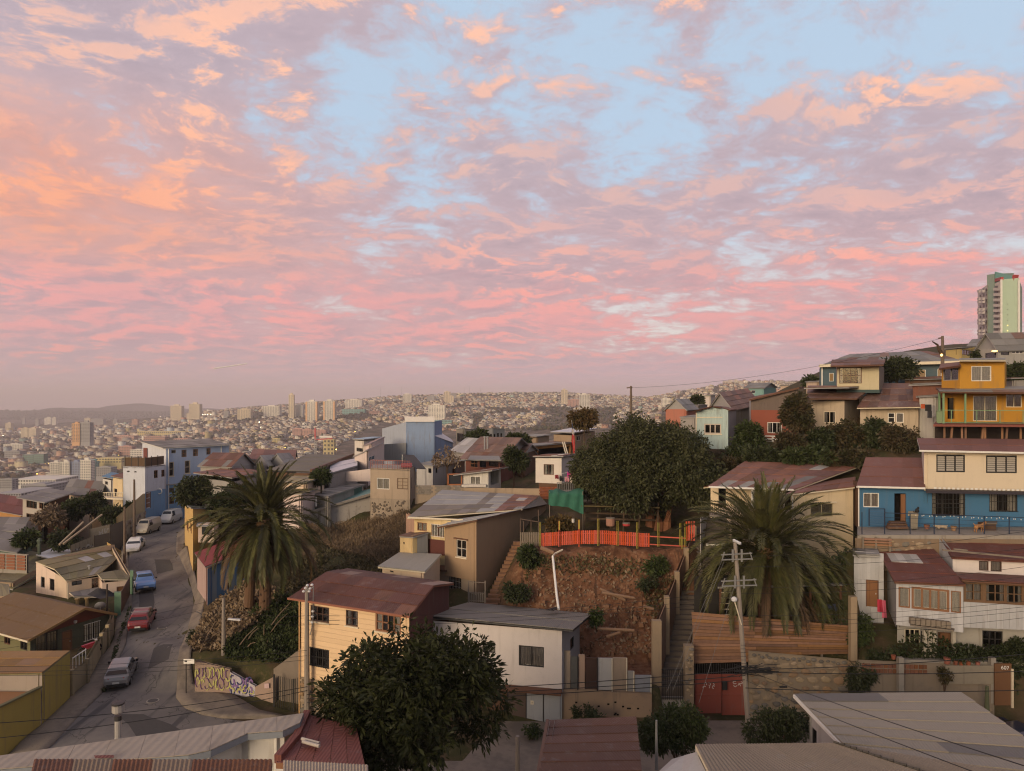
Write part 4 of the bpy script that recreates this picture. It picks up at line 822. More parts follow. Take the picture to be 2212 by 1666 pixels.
# ---------------------------------------------------------------- roofs just below the viewer
z=-12.0
h=House('flat_roofed_house','house with long white metal roof at the lower left corner','house',(-14,26,-21))
a,b_,c_,d_=PZ(-60,1645,z),PZ(455,1621,z),PZ(656,1541.5,z),PZ(-60,1638,z)
far0=PZ(-60,1636,z); ro=MB()
top=[Vector((-24,22.0,z)),Vector((PZ(455,1621,z).x-.6,24.1,z)),PZ(455,1621,z),PZ(535,1585,z),PZ(611,1579.5,z),PZ(648,1562,z),PZ(656,1541.5,z),PZ(0,1633.5,z),Vector((-24,22.9,z))]
base=MB().slab([p-UP*.02 for p in top],.22).build('roof',plain('grey_blue_fascia',(.22,.24,.27),.5),h.r)
A0,A1=PZ(0,1633.5,z),PZ(656,1541.5,z); dd=(A1-A0).normalized(); nn=Vector((dd.y,-dd.x,0)); W2=sheet_mat('dusty_white_sheet',(.335,.29,.24),(.22,.19,.155),.35,pitch=.3,jit=.025)
def clip_poly(poly,o,n):
    out=[]
    for i,p in enumerate(poly):
        q_=poly[(i+1) % len(poly)]; a_,b2=(p-o).dot(n),(q_-o).dot(n)
        if a_>=0:out.append(p)
        if a_*b2<0:out.append(p.lerp(q_,a_/(a_-b2)))
    return out
for k in range(-14,15):
    o_=A0+dd*(k*1.1); pl=clip_poly(clip_poly(top,o_+dd*.004,dd),o_+dd*1.096,-dd)
    if len(pl)>2:MB().slab([p+UP*(.022+.004*(k % 2)) for p in pl],.03).build('roof_sheet',W2,base)
for p,q_ in zip(top[1:6],top[2:6]):
    o=MB(); e=(q_-p).normalized(); n_=Vector((e.y,-e.x,0)); o.hexa([p-n_*.35-UP*4,q_-n_*.35-UP*4,q_-n_*.5-UP*4,p-n_*.5-UP*4],[p-n_*.35-UP*.25,q_-n_*.35-UP*.25,q_-n_*.5-UP*.25,p-n_*.5-UP*.25])
    o.build('wall',plaster('pale_wall',(.55,.53,.50),.25),h.r)
A_,B_=top[7],top[6]; h.wall(B_+nn*.3,A_+nn*.3+dd*-3,-21,-12.3,plaster('pale_wall',(.55,.53,.50),.25))
g_=MB(); g_.beam(Vector((-24,22.05,z-.1)),PZ(452,1623,z-.1),.2,.2); g_.build('gutter',plain('pale_blue_gutter',(.50,.52,.54),.4),h.r)
for k in range(2):MB().beam(PZ(385+k*25,1652,z-.6),PZ(402+k*28,1629,z-.1),.07,.05).build('roof_strut',plain('pale_blue_gutter',(1,1,1)),h.r)
t_=thing('chimney_flue','metal flue with dark cowl standing on the white metal roof','chimney',PZ(255,1594,z)); f0=PZ(255,1594,z)
MB().lathe(f0-UP*.1,[(.16,0),(.11,.12),(.11,.85)],12).build('pipe',plain('flue_zinc',(.38,.36,.34),.5,metal=.4),t_); MB().lathe(f0+UP*.62,[(.118,0),(.118,.16)],12).build('band',DARKP,t_)
MB().lathe(f0+UP*.85,[(.1,0),(.2,.08),(.2,.3),(.16,.34)],12).build('cowl',plain('flue_zinc',(1,1,1)),t_); MB().lathe(f0+UP*1.19,[(.22,0),(.22,.05),(.05,.07)],12).build('cap',DARKP,t_)
MB().hexa([PZ(203,1632,-11.9)+Vector((0,0,q_)) for q_ in (0,)]+[PZ(246,1631,-11.9),PZ(246,1637,-11.9),PZ(206,1638,-11.9)],[PZ(203,1632,-11.86),PZ(246,1631,-11.86),PZ(246,1637,-11.86),PZ(206,1638,-11.86)]).build('red_patch',REDM,base)
h=House('rusty_lean_to','brown rusted corrugated roof edge along the bottom left','shed',(-8,15,-12))
q_=[PZ(20,1880,-8.6),PZ(560,1880,-8.6),PZ(588,1642,-8.05),PZ(74,1641.5,-8.05)]
h.roof(q_,6,2,[RUST],ribs=9,fascia=BROWNP,over={(1,1):sheet_mat('dusty_brown_sheet',(.24,.18,.13),rust=.2),(3,1):sheet_mat('dusty_brown_sheet',(1,1,1))}); h.wall(PZ(-10,2050,-8.7),PZ(565,2050,-8.7),-21,-8.75,plaster('pale_wall',(1,1,1)))
h=House('beige_lean_to','dull beige corrugated roof beside the rusted one at bottom','shed',(-4,15,-12))
h.roof([PZ(606,1880,-8.7),PZ(800,1880,-8.7),PZ(795,1654,-8.1),PZ(612,1644,-8.1)],3,1,[BEIGER,ZINCD],ribs=9); h.wall(PZ(600,1950,-8.6),PZ(800,1950,-8.6),-21,-8.8,plaster('pale_wall',(1,1,1)))
h=House('red_roofed_annex','annex with smooth red roof behind the big dark tree','house',(-8,25,-21))
rr4=[PZ(596,1648,-12.4),PZ(790,1660,-12.4),PZ(770,1572,-12.4),PZ(657,1543,-12.35)]; b0=MB().slab(rr4,.2).build('roof',REDBROWN,h.r)
for k in range(5):
    p=lambda f,e:rr4[0].lerp(rr4[3],e).lerp(rr4[1].lerp(rr4[2],e),f)
    MB().slab([p(k/5+.004,0)+UP*.03,p((k+1)/5-.004,0)+UP*.03,p((k+1)/5-.004,1)+UP*.03,p(k/5+.004,1)+UP*.03],.03).build('roof_sheet',REDM,b0)
h.bit('parapet',REDM,lambda b:(b.beam(PZ(600,1640,-12.3),PZ(641,1593,-12.3),.25,.3),b.beam(PZ(641,1593,-12.3),PZ(664,1542,-12.3),.25,.3)))
h.bit('vent_pipe',plain('pale_pipe',(.40,.36,.32),.6),lambda b:(b.tube([PZ(652,1596,-12.2),PZ(690,1606,-12.2)],.06,n=8),b.tube([PZ(654,1602,-12.2),PZ(690,1612,-12.2)],.06,n=8)))
h.wall(rr4[0],rr4[1],-21,-12.6,plaster('pale_wall',(1,1,1)))
h=House('brown_roofed_house','house with flat dull red brown sheet roof at bottom centre','house',(3,31,-21))
h.roof([PZ(1150,1740,-14.9),PZ(1394,1740,-14.9),P(1374.3,1548,34),P(1185,1555.5,34)],2,9,[sheet_mat('near_brown_sheet',(.105,.052,.038),(.16,.10,.075),.35,jit=.14),sheet_mat('near_brown_sheet',(1,1,1))],fascia=BROWNP,lap=.035)
A,B=P(1188,1562,33.7),P(1371,1556,33.7); h.wall(PZ(1156,1735,-15),PZ(1388,1735,-15),-21,-15,plaster('pale_wall',(1,1,1))); h.wall(A,PZ(1156,1735,-15),-21,-15.1,plaster('pale_wall',(1,1,1))); h.wall(PZ(1388,1735,-15),B,-21,-15.1,plaster('pale_wall',(1,1,1)))
h.bit('gutter',BROWNP,lambda b:b.beam(P(1183,1557,34),PZ(1150,1740,-14.95),.14,.14))
h=House('white_roofed_house','house with large pale ribbed metal roof at the lower right','house',(17,28,-21))
WR2=sheet_mat('dirty_white_sheet',(.285,.25,.20),(.20,.175,.14),.3,jit=.05); GR2=sheet_mat('weathered_grey_sheet',(.18,.165,.15),(.14,.13,.11),.3)
zt,zb_=-12.95,-13.15
C1,C2=PZ(1716,1499,zt),PZ(2076,1495.4,zt); C3=PZ(2380,1712,zb_); C4=PZ(1862,1650,zb_)
h.roof([C4,C3,C2,C1],2,8,[WR2,WR2,WR2,GR2],fascia=plain('pale_fascia',(.42,.41,.40),.5),over={(0,7):GR2,(1,2):GR2},lap=.045)
h.bit('gutter',WHITE,lambda b:b.beam(C1-UP*.1,C4-UP*.1,.12,.14)); PWL=plaster('pale_grey_wall',(.40,.38,.37),.3)
dl=(C4-C1).normalized(); h.wall(C1+Vector((.5,-.6,0)),C4+Vector((.6,0,0)),-21,-13.2,PWL,[(1744,1570,1764,1640,'hole')]); h.wall(C2+Vector((-.5,-.4,0)),C1+Vector((.5,-.4,0)),-21,-13.1,PWL); h.wall(C3,C2+Vector((-.5,-.4,0)),-21,-13.2,PWL)
h=House('beige_roofed_house','house with fine ribbed beige metal roof along the bottom right','house',(14,22,-21))
zf=-11.6; B1,B2=PZ(1502,1608.5,zf),PZ(1801,1606,zf); B3=PZ(2110,1710,zf-.05); B4=PZ(1552,1710,zf-.05)
GB=sheet_mat('fine_ribbed_beige',(.20,.165,.13),(.14,.115,.09),.3,pitch=.1,jit=.04)
h.roof([B4,B3,B2,B1],6,1,[GB,GB,sheet_mat('fine_ribbed_grey',(.165,.15,.13),rust=.15,pitch=.1)],ribs=8,fascia=CREAMP)
h.roof([B3,PZ(2500,1800,zf-.3),PZ(2320,1690,zf-.2),B2],5,1,[GB,GR2],fascia=CREAMP,ribs=7)
h.bit('ridge_cap',plain('dark_ridge',(.05,.045,.04),.8),lambda b:[b.tube([B2.lerp(B3,i/22)+UP*.05,B2.lerp(B3,(i+.9)/22)+UP*(.09 if i % 2 else .06)],.045,n=5) for i in range(22)])
h.roof([PZ(1380,1710,zf-.9),B4-UP*.25,B1+Vector((.05,0,-.25)),PZ(1452,1640,zf-.75)],2,1,[plain('pale_panel',(.36,.35,.34),.45)],fascia=CREAMP); h.wall(B1+Vector((0,-.3,0)),B4,-21,zf-.2,PWL); h.wall(B2,B1,-21,zf-.12,PWL)
# ---------------------------------------------------------------- left side of the street
YEL=plaster('ochre_yellow_wall',(.35,.275,.075),.35); OLW=plaster('olive_green_wall',(.155,.145,.075),.3); DKGREEN=plaster('dark_green_front',(.075,.082,.058),.3); CRM=plaster('cream_wall',(.58,.46,.35),.25); PEACH=plaster('peach_wall',(.66,.52,.43),.22)
TANW=plaster('tan_wall',(.34,.25,.17),.35); BRK=plaster('dull_brick_paint',(.125,.07,.045),.4)
h=House('yellow_shed','yellow walled shed with orange sheet roof at the left edge','shed',(-33,46,-21))
A,C,B=XY(-70,46.2),XY(91,46),XY(151,50); h.wall(A,C,-21,(-17.9,-17.75),plaster('raw_block_wall',(.33,.28,.24),.35)); h.wall(C,B,-21,(-17.7,-17.7),YEL); h.wall(B,B+A-C,-21,-17.8,YEL)
h.roof([Vector((*A,-17.8)),Vector((*C,-17.62)),Vector((*B,-17.6)),Vector((*(B+A-C),-17.7))],4,3,[OCHRE],fascia=OLIVE)
h.wall(XY(-6,41.6),XY(88,45.85),-21.2,(-18.0,-18.5),YEL,name='yard_wall'); MB().slab([Vector((*XY(-80,42),-18.75)),Vector((*XY(-8,41.8),-18.75)),Vector((*XY(87,45.8),-18.75)),Vector((*XY(-80,45.9),-18.75))],.15).build('terrace_floor',plain('orange_floor',(.28,.14,.06),.8),h.r)
h.bit('coping',OLW,lambda b:b.beam(Vector((*XY(-6,41.6),-17.95)),Vector((*XY(88,45.85),-18.45)),.25,.1)); h.bit('gate',plain('yellow_gate',(.26,.2,.06),.5),lambda b:b.hexa([Vector((*XY(3,42.05),-21)),Vector((*XY(17,42.6),-21)),Vector((*XY(17.4,42.6),-21)),Vector((*XY(3.4,42.05),-21))],[Vector((*XY(3,42.05),-19)),Vector((*XY(17,42.6),-19)),Vector((*XY(17.4,42.6),-19)),Vector((*XY(3.4,42.05),-19))]))
# boundary wall of the green house
w=House('boundary_wall','beige garden wall with posts between the green house and the street','wall',(-32,55,-21)); pts=[(155,50.4),(188,52.5),(220,58.4),(233,60),(246,62.5)]
for (p0,y0),(p1,y1) in zip(pts,pts[1:]):
    z0,z1=ground(*XY(p0,y0)),ground(*XY(p1,y1)); w.wall(XY(p0,y0),XY(p1,y1),min(z0,z1)-.2,(z0+1.75,z1+1.75),plaster('beige_garden_wall',(.32,.26,.16),.45))
    c0=Vector((*XY(p0,y0),z0)); w.bit('post',plaster('beige_garden_wall',(1,1,1)),lambda b:b.box(c0.x-.14,c0.x+.14,c0.y-.14,c0.y+.14,z0-.2,z0+1.95))
w.bit('railing',WHITE,lambda b:[b.beam(Vector((*XY(157+i*7,50.6+i*.45),-19.2)),Vector((*XY(157+i*7,50.6+i*.45),-18.3)),.04,.04) for i in range(5)]+[b.beam(Vector((*XY(157,50.6),-18.35)),Vector((*XY(186,52.4),-18.35)),.05,.05)])
# green gable house
h=House('green_gable_house','dark green house with brown gable roof and orange door','house',(-37,60,-21)); A,B=XY(65.3,57),XY(236,63.2); n2=Vector((-9.1,4.9)); zr=-17.85
RG=.62; top=[(0,-19.0),(RG,zr),(1,-19.0)]
h.wall(A,B,-21.3,-19.02,DKGREEN,[(77,1366,125,1409,sty(DARKP,2,1,CURTAIN,bars=7,barmat=BLACKIRON)),(133.6,1362,155.7,1412,'door','orange brown panelled front door'),(181,1345,216,1381,sty(DARKP,3,1,CURTAIN,bars=7,barmat=WHITE))])
Am,Bm=Vector((*A,-19)),Vector((*B,-19)); Rm=Am.lerp(Bm,RG); Rm.z=zr; nf=Vector((.9,-.42,0))
MB().poly([Am+nf*.03,Bm+nf*.03,Rm+nf*.03]).poly([Am-nf*.15,Rm-nf*.15,Bm-nf*.15]).build('gable_wall',plain('dark_red_gable',(.13,.035,.025),.7),h.r)
h.wall(A+n2,A,-21.3,-19.0,OLW,[(9,1360,22,1392,'wood'),(44,1372,59,1404,'dark')]); n3=Vector((*n2,0)); ov=nf*.55; BR2=sheet_mat('ochre_brown_sheet',(.155,.095,.045),(.105,.07,.035),.3,jit=.05)
eL,eR=(Am-Rm).normalized()*.5,(Bm-Rm).normalized()*.4
h.roof([Am+n3+eL+UP*.1,Am+ov+eL+UP*.1,Rm+ov+UP*.1,Rm+n3+UP*.1],7,3,[BR2],fascia=BROWNP); h.roof([Bm+ov+eR+UP*.1,Bm+n3+eR+UP*.1,Rm+n3+UP*.1,Rm+ov+UP*.1],7,2,[BR2],fascia=BROWNP)
h.wall(B,B+n2,-21.3,-19,OLW); h.bit('verge_board',plain('ochre_trim',(.30,.18,.07),.6),lambda b:(b.beam(Am+ov+eL+UP*.06,Rm+ov+UP*.06,.06,.2),b.beam(Bm+ov+eR+UP*.06,Rm+ov+UP*.06,.06,.2))); h.gutter(Am+n3+eL,Am+ov+eL,CREAMP)
h.bit('wall_lamp',STEEL,lambda b:b.lathe(P(158,1343,60)+Vector((.25,-.1,0)),[(.02,-.12),(.12,-.08),(.14,.1),(.03,.14)],8))
# court wall with small posts behind the green house and the shade sail
w=House('courtyard_wall','ochre courtyard wall with round posts behind the green gable house','wall',(-40,66,-21)); a_,b_=XY(93,65.5),XY(236,66.5); w.wall(a_,b_,-21.4,(-18.75,-19.6),plaster('ochre_court_wall',(.28,.20,.11),.35))
for px,Y in ((94.5,65.4),(167,65.9),(188,66.1)):p=XY(px,Y); w.bit('post',plain('ochre_post',(.36,.25,.11),.7),lambda b:b.lathe((p.x,p.y,-20),[(.16,0),(.14,1.45),(.22,1.5),(.22,1.62)],8))
t_=thing('shade_sail','dark shade sail on a mast in the courtyard','shade sail',(-39,68,-21)); S=[P(188,1285,66),P(232,1273,66.5),P(258,1290,67.5),P(217,1294,63.5)]
V=[];  N_=8
for i in range(N_+1):
    for j in range(N_+1):
        u_,v_=i/N_,j/N_; p=S[0].lerp(S[1],u_).lerp(S[3].lerp(S[2],u_),v_); V.append(p-UP*.35*math.sin(math.pi*u_)*math.sin(math.pi*v_)+UP*.5*(1-abs(u_-.5)*2)*(1-abs(v_-.3)))
i=np.arange((N_+1)**2).reshape(N_+1,N_+1); np_mesh('sail',V,np.stack([i[:-1,:-1],i[1:,:-1],i[1:,1:],i[:-1,1:]],-1).reshape(-1,4),plain('sail_cloth',(.035,.033,.036),.9),t_,smooth=True)
p0=P(231,1400,64); MB().tube([(p0.x,p0.y,-21.3),P(231.4,1262,64)],.09,.07,8).build('mast',plain('dark_post',(.04,.03,.025),.8),t_)
t_=thing('satellite_dish','grey satellite dish on the roof corner of the green house','dish',P(216,1328,63)); c=P(216.5,1312,63)
b=MB(); b.lathe((0,0,0),[(.02,.0),(.25,.05),(.42,.16),(.45,.2)],14); o=b.build('dish',plain('dish_grey',(.26,.25,.25),.5),t_); o.matrix_parent_inverse=Matrix.Identity(4); o.location=c-Vector(t_.location); o.rotation_euler=(R(60),0,R(-150)); MB().tube([P(217,1330,63),c],.035,n=6).build('arm',STEEL,t_)
h2=thing('garden_gate','dark brown gate between green posts at the street','gate',(-37,67,-20)); q=lambda px,Y,z_:Vector((*XY(px,Y),z_))
MB().hexa([q(262,66.5,-20.3),q(280,70,-19.7),q(281,70,-19.7),q(263,66.5,-20.3)],[q(262,66.5,-17.9),q(280,70,-17.4),q(281,70,-17.4),q(263,66.5,-17.9)]).build('leaf',plain('gate_brown',(.10,.055,.035),.6),h2)
GGR=plain('green_post',(.10,.19,.12),.6); [MB().hexa([q(a,Y,-21),q(e,Y,-21),q(e,Y+.4,-21),q(a,Y+.4,-21)],[q(a,Y,tz),q(e,Y,tz),q(e,Y+.4,tz),q(a,Y+.4,tz)]).build('post',GGR,h2) for a,e,Y,tz in ((247,261,66,-17.9),(281,288,70.2,-16.9))]
# cream house with the moss-coloured roof
h=House('cream_corner_house','cream house with mossy olive sheet roof beside the blue car','house',(-43,76,-21)); A,C,D_=XY(78,76),XY(144,72.5),XY(287,74)
h.wall(A,XY(119,73.9),-21.3,(-17.35,-18.0),PEACH,[(88,1246,96.5,1270,'small'),(108.5,1251,117.6,1274,'barsd')]); h.wall(XY(119,73.9),C,-21.3,(-18.0,-18.45),CRM)
h.wall(C,XY(215,74.6),-21.3,(-18.45,-18.6),CRM,[(155,1254,177,1264,'dark'),(198,1249,213,1275,'wood')]); h.wall(XY(215,74.6),XY(221,72.8),-21.3,-18.7,PEACH); h.wall(XY(221,72.8),D_,-21.3,(-18.75,-18.75),PEACH,[(252,1267,267,1293,'door')]); h.wall(D_,XY(245,85),-21.3,(-18.75,-17.5),CRM); h.wall(XY(245,85),A,-21.3,-17.35,CRM)
h.roof([P(142,1254,72.2),P(214,1240,74.4),P(262,1197,84),P(118,1229.5,73.8)],6,2,[OLIVE,OLIVE,GREYR],fascia=CREAMP); h.roof([P(118,1229.5,73.8),P(262,1197,84),P(231,1177,86),P(77,1213,76)],7,2,[sheet_mat('moss_sheet',(.22,.18,.09),(.15,.12,.06),.4)],over={(3,0):ZINC,(5,0):ZINC},fascia=CREAMP); h.roof([P(220,1251,72.4),P(289,1252,73.8),P(276,1228,79),P(210,1238.5,74.6)],4,1,[OLIVE],fascia=CREAMP)
h.bit('parapet',plain('ochre_parapet',(.40,.26,.10),.7),lambda b:b.hexa([P(231,1180,86),P(261,1201,84),P(261,1201,84.3),P(231,1180,86.3)],[P(231,1171,86),P(261,1190,84),P(261,1190,84.3),P(231,1171,86.3)])); h.pipe(*XY(147,72.2),-21,-18.6,CREAMP); h.bit('flue',GREYP,lambda b:b.lathe(P(193,1234,76),[(.1,-.3),(.1,.45),(.17,.5),(.17,.6)],8))
h.roof([P(160,1288,69),P(216,1289,70),P(214,1268,74.2),P(150,1280,72)],3,1,[GREYR],fascia=CREAMP)
h=House('olive_roofed_house','house with broad olive roof and green left slope behind the cream house','house',(-56,84,-21))
h.roof([P(-20,1262,79),P(28,1273,78),P(80,1242,84),P(-20,1236,86)],4,2,[OLIVE],fascia=GREYP); h.roof([P(-20,1236,86),P(80,1242,84),P(110,1200,92),P(66,1190,94)],4,2,[OLIVE,sheet_mat('moss_sheet',(1,1,1))],fascia=GREYP); h.roof([P(-60,1256,84),P(-20,1242,86),P(66,1191,94),P(0,1204,98)],3,2,[sheet_mat('dark_green_sheet',(.06,.07,.045),rust=.2)])
h.wall(XY(28,78.6),XY(80,84.4),-21.3,(-20.3,-20.2),TANW); h.wall(XY(-30,79.5),XY(28,78.6),-21.3,-20.3,TANW)
h.roof([P(78,1199,90),P(112,1208,87),P(179,1190,94),P(130,1177,97)],4,1,[plain('bright_white_sheet',(.66,.68,.72),.4)],fascia=GREYP); h.wall(XY(112,88.4),XY(179,95.4),-21.5,(-19.9,-20.1),TANW)
h.bit('chimney',plain('green_chimney',(.08,.10,.07),.7),lambda b:b.lathe(P(85,1192,90),[(.2,-.8),(.2,1.3),(.35,1.35),(.1,1.7)],8))
h=House('olive_lean_to','low olive roofed lean-to at the left edge above the yellow shed','shed',(-48,66,-21)); h.roof([P(-30,1300,70),P(22,1290,68.5),P(18,1262,74),P(-30,1256,76)],3,1,[OLIVE]); h.wall(XY(-20,69.8),XY(21,68.8),-21.3,(-19.4,-19),TANW)
# grey modern house
h=House('grey_wood_house','two storey grey house with dark timber side and flat roof','house',(-67,115,-21)); A,C,B=XY(49,112),XY(94,109),XY(150,121)
h.box(A,C,B,-23,(-15.6,-15.75,-16.0),plaster('pale_grey_wall2',(.40,.36,.32),.25),[(57,1082,79.5,1098,sty(BROWNP,3,1,CURTAIN)),(84.5,1082,92.5,1099,'woodc'),(57,1110.5,82.5,1127,sty(BROWNP,4,1,CURTAIN_G,cover=.6))]); h.flat(GREYR,4,3,over=1.1,lift=.1)
h.wall(C+Vector((.03,-.05)),B+Vector((.03,-.05)),-23,(-15.78,-16.05),boards_mat('dark_timber',(.085,.04,.025),.2,False),name='timber_cladding'); h.bit('door',plain('orange_door',(.34,.17,.07),.6),lambda b:obox(b,Vector((*XY(83.5,109.6),-21)),Vector((.83,-.55,0)),Vector((-.55,-.83,0)),0,1.0,0,2.4,0,.06))
w=House('brick_wall_hut','small brick hut with green sheet roof next to the timber house','shed',(-60,112,-21)); A,C,B=XY(103,108),XY(137,109),XY(141,113); w.box(A,C,B,-24,(-17.8,-17.5,-17.5),plaster('brick_red_wall',(.26,.11,.065),.4)); w.flat(sheet_mat('green_strip_sheet',(.12,.26,.17),rust=.1),3,1,over=.3)
h=House('dark_red_roof_house','house with dark red roof and orange wall at the left edge','house',(-80,122,-22)); h.box(XY(-40,124),XY(49,116),XY(80,130),-25,-18.9,plaster('orange_wall',(.42,.22,.08),.3)); h.flat(sheet_mat('dark_red_sheet',(.13,.045,.04),rust=.2),5,2,over=.8); h.gable(sheet_mat('dark_red_sheet',(1,1,1)),4,2,1.6)
h=House('grey_terrace_house','low grey terrace roofs at the left edge below the red roof','house',(-66,100,-21)); h.box(XY(-40,101),XY(44,98),XY(60,107),-23,(-18.6,-18.2,-17.9),plaster('pale_grey_wall2',(1,1,1))); h.flat(GREYR,4,2,over=.5)
h=House('carport_house','grey roofed carport with teal wall low at the left edge','house',(-60,88,-21)); h.box(XY(-40,92),XY(30,90),XY(70,98),-22,(-18.9,-19.1,-18.5),plaster('teal_wall',(.08,.13,.11),.3),[(2,1166,26,1188,'open')]); h.flat(GREYR,4,2,over=.9)
w=House('brick_boundary_wall','low red brick wall with pale pillars at the left edge','wall',(-58,84,-21)); a_,b_=XY(-30,86),XY(58,84.5); w.wall(a_,b_,-22,-18.6+.15,CONC)
for i in range(4):
    for j in range(5):
        o_=a_.lerp(b_,(i+.06)/4); e_=a_.lerp(b_,(i+.88)/4)
        MB().hexa([Vector((o_.x,o_.y-.1,-20.3+j*.36)),Vector((e_.x,e_.y-.1,-20.3+j*.36)),Vector((e_.x,e_.y+.1,-20.3+j*.36)),Vector((o_.x,o_.y+.1,-20.3+j*.36))],[Vector((o_.x,o_.y-.1,-20.3+j*.36+.28)),Vector((e_.x,e_.y-.1,-20.3+j*.36+.28)),Vector((e_.x,e_.y+.1,-20.3+j*.36+.28)),Vector((o_.x,o_.y+.1,-20.3+j*.36+.28))]).build('brick_course',plaster('brick_red_wall',(1,1,1)),w.r)
w=House('mural_wall','painted wall with faded white lettering along the street','wall',(-52,96,-20))
MUR=plaster('mural_cream',(.40,.34,.25),.5)
w.wall(XY(155,90),XY(205,93),-22.5,(-18.5,-17.9),MUR); w.wall(XY(195,95),XY(238,97),-22.5,(-17.4,-17.1),MUR)
gb=MB()
def glyphs(mb,A,B,z0,z1,n,seed,wd=.12,out=.03):
    """bubble letters as flat loops just proud of a wall"""
    rg=random.Random(seed); d=(B-A); L=d.length; d=Vector((*(d/L),0)); nrm=Vector((d.y,-d.x,0)); A3=Vector((A.x,A.y,0)); hgt=z1-z0
    for i in range(n):
        for s in range(2):
            cu,cz=L*(i+rg.uniform(.3,.7))/n,z0+hgt*(.28+.44*s)+rg.uniform(-.08,.08)*hgt; ru,rz=L/n*rg.uniform(.25,.48),hgt*rg.uniform(.16,.26); a0,sw=rg.uniform(0,6.28),rg.uniform(2.2,4.6)*rg.choice((-1,1)); o_=out+.003*i+.012*s
            q4=[(A3+d*(cu+(ru+e*wd/2)*math.cos(a0+sw*k/9))+UP*(cz+(rz+e*wd/2)*math.sin(a0+sw*k/9))) for e in (-1,1) for k in range(10)]
            for k in range(9):f4=[q4[k]+nrm*o_,q4[k+1]+nrm*o_,q4[11+k]+nrm*o_,q4[10+k]+nrm*o_]; mb.hexa([p-nrm*.01 for p in f4],f4)
glyphs(gb,XY(158,90.2),XY(203,92.9),-20.6,-18.9,5,3,.22); glyphs(gb,XY(212,95.8),XY(237,97),-18.9,-17.5,4,6,.16); gb.build('lettering',plain('mural_white',(.55,.52,.47),.8),w.r)
gb=MB(); glyphs(gb,XY(158,90.2),XY(203,92.9),-20.6,-18.9,5,13,.10,.05); gb.build('lettering',plain('mural_grey',(.10,.09,.09),.8),w.r)
w=House('metal_sheet_fence','dark grey sheet metal fence panels along the street behind the white car','fence',(-50,93,-20)); DG=sheet_mat('dark_grey_sheet',(.13,.115,.10),rust=.3)
for i,(a,e,Y0,Y1,zt_,zb2) in enumerate(((156,176,87,88,-18.6,-20.6),(177,188,88,88.5,-18.5,-20.6),(189,203,88.5,89,-18.4,-20.6),(203.5,237,89.5,91.5,-17.2,-20.6),(237.5,266,91.6,95.5,-16.3,-20.6))):
    A,B=XY(a,Y0),XY(e,Y1); MB().hexa([Vector((*A,zb2)),Vector((*B,zb2)),Vector((B.x,B.y+.06,zb2)),Vector((A.x,A.y+.06,zb2))],[Vector((*A,zt_)),Vector((*B,zt_)),Vector((B.x,B.y+.06,zt_)),Vector((A.x,A.y+.06,zt_))]).build('panel',DG,w.r); w.bit('post',plain('fence_post',(.07,.06,.05),.8),lambda b:b.beam(Vector((A.x,A.y-.06,zb2-.5)),Vector((A.x,A.y-.06,zt_+.08)),.1,.1))
for i,(p,q_) in enumerate(((P(137,1166,86),P(220,1112,94)),(P(128,1168,86),P(180,1128,91)))):o_=thing('timber_prop',('long','shorter')[i]+' pale timber prop leaning on the mural wall','beam',p); MB().beam(p-UP*.5,q_,.18,.18).build('beam',plain('pale_timber',(.34,.27,.19),.8),o_)
w=House('stone_street_wall','low wall with round stones and a mural at the street bend','wall',(-50,103,-19)); A,B=XY(266,97),XY(314,108); w.wall(A,B,-21,(-16.9,-17.0),plaster('mural_cream',(1,1,1)))
w.wall(XY(255,100),XY(313.5,108.7),-21,(-16.6,-14.4),plaster('yellow_cream_wall',(.44,.36,.22),.4),name='gable_wall')
d2=(B-A).normalized(); n_=Vector((d2.y,-d2.x,0)); rg=random.Random(5); STN=plaster('round_stone',(.26,.21,.17),.3,jit=.25); STM=[]
for k in range(46):
    u_,v_=rg.random()*(B-A).length,rg.uniform(.3,2.2); r_=rg.uniform(.16,.38); o_=Vector((*(A+d2*u_),-19.3+v_)); b=MB(); b.lathe((0,0,0),[(r_*.3,0),(r_,.02),(r_*.8,.1),(r_*.3,.14)],8)
    q_=b.build('stone',STN,w.r); q_.matrix_parent_inverse=Matrix.Identity(4); q_.location=o_-Vector(w.r.location); q_.rotation_euler=n_.to_track_quat('Z','Y').to_euler()
# blue house at the crest of the street
BL=boards_mat('pale_blue_boards',(.37,.46,.63),.35,True,jit=.03,stain=.18); BLP=plaster('pale_blue_wall',(.42,.46,.60),.25); WB=plaster('white_blue_wall',(.54,.56,.62),.3); BLD=plaster('deep_sky_blue',(.17,.30,.48),.25)
h=House('blue_street_house','large pale blue house with white terrace block at the street bend','house',(-53,116,-19)); C,B=XY(359,114),XY(495,122.5); A=XY(307.5,121)
WF=sty(plain('ochre_white_frame',(.50,.42,.30),.6),1,2,curtain=None,fw=.1,sill=CREAMP)
wins=[(370,972,380,979.5,'small'),(392,972,403,987.5,'woodc'),(417,970.5,427.5,985.5,'woodc'),(446,968.5,455,982,'woodc'),(364.7,998,376,1029,WF),(399,995,411,1023,WF),(364,1054,376,1064,'dark'),(363,1073,376,1089,'wood')]
h.wall(A,C,-22,(-7.6,-8.0),WB); h.wall(C,B,-22,(-8.0,-8.0),BL,wins); D_=A+B-C; h.wall(B,D_,-22,(-8,-7.6),BL); h.wall(D_,A,-22,-7.6,BL)
h.roof([Vector((*C,-7.9))+Vector((-.3,-.5,0)),Vector((*B,-7.9))+Vector((.5,-.5,0)),Vector((*D_,-7.35))+Vector((.5,.3,0)),Vector((*A,-7.35))+Vector((-.4,.2,0))],8,3,[GREYR,ZINCD],fascia=WHITE); e_=(B-C).normalized(); nb=Vector((e_.y,-e_.x))
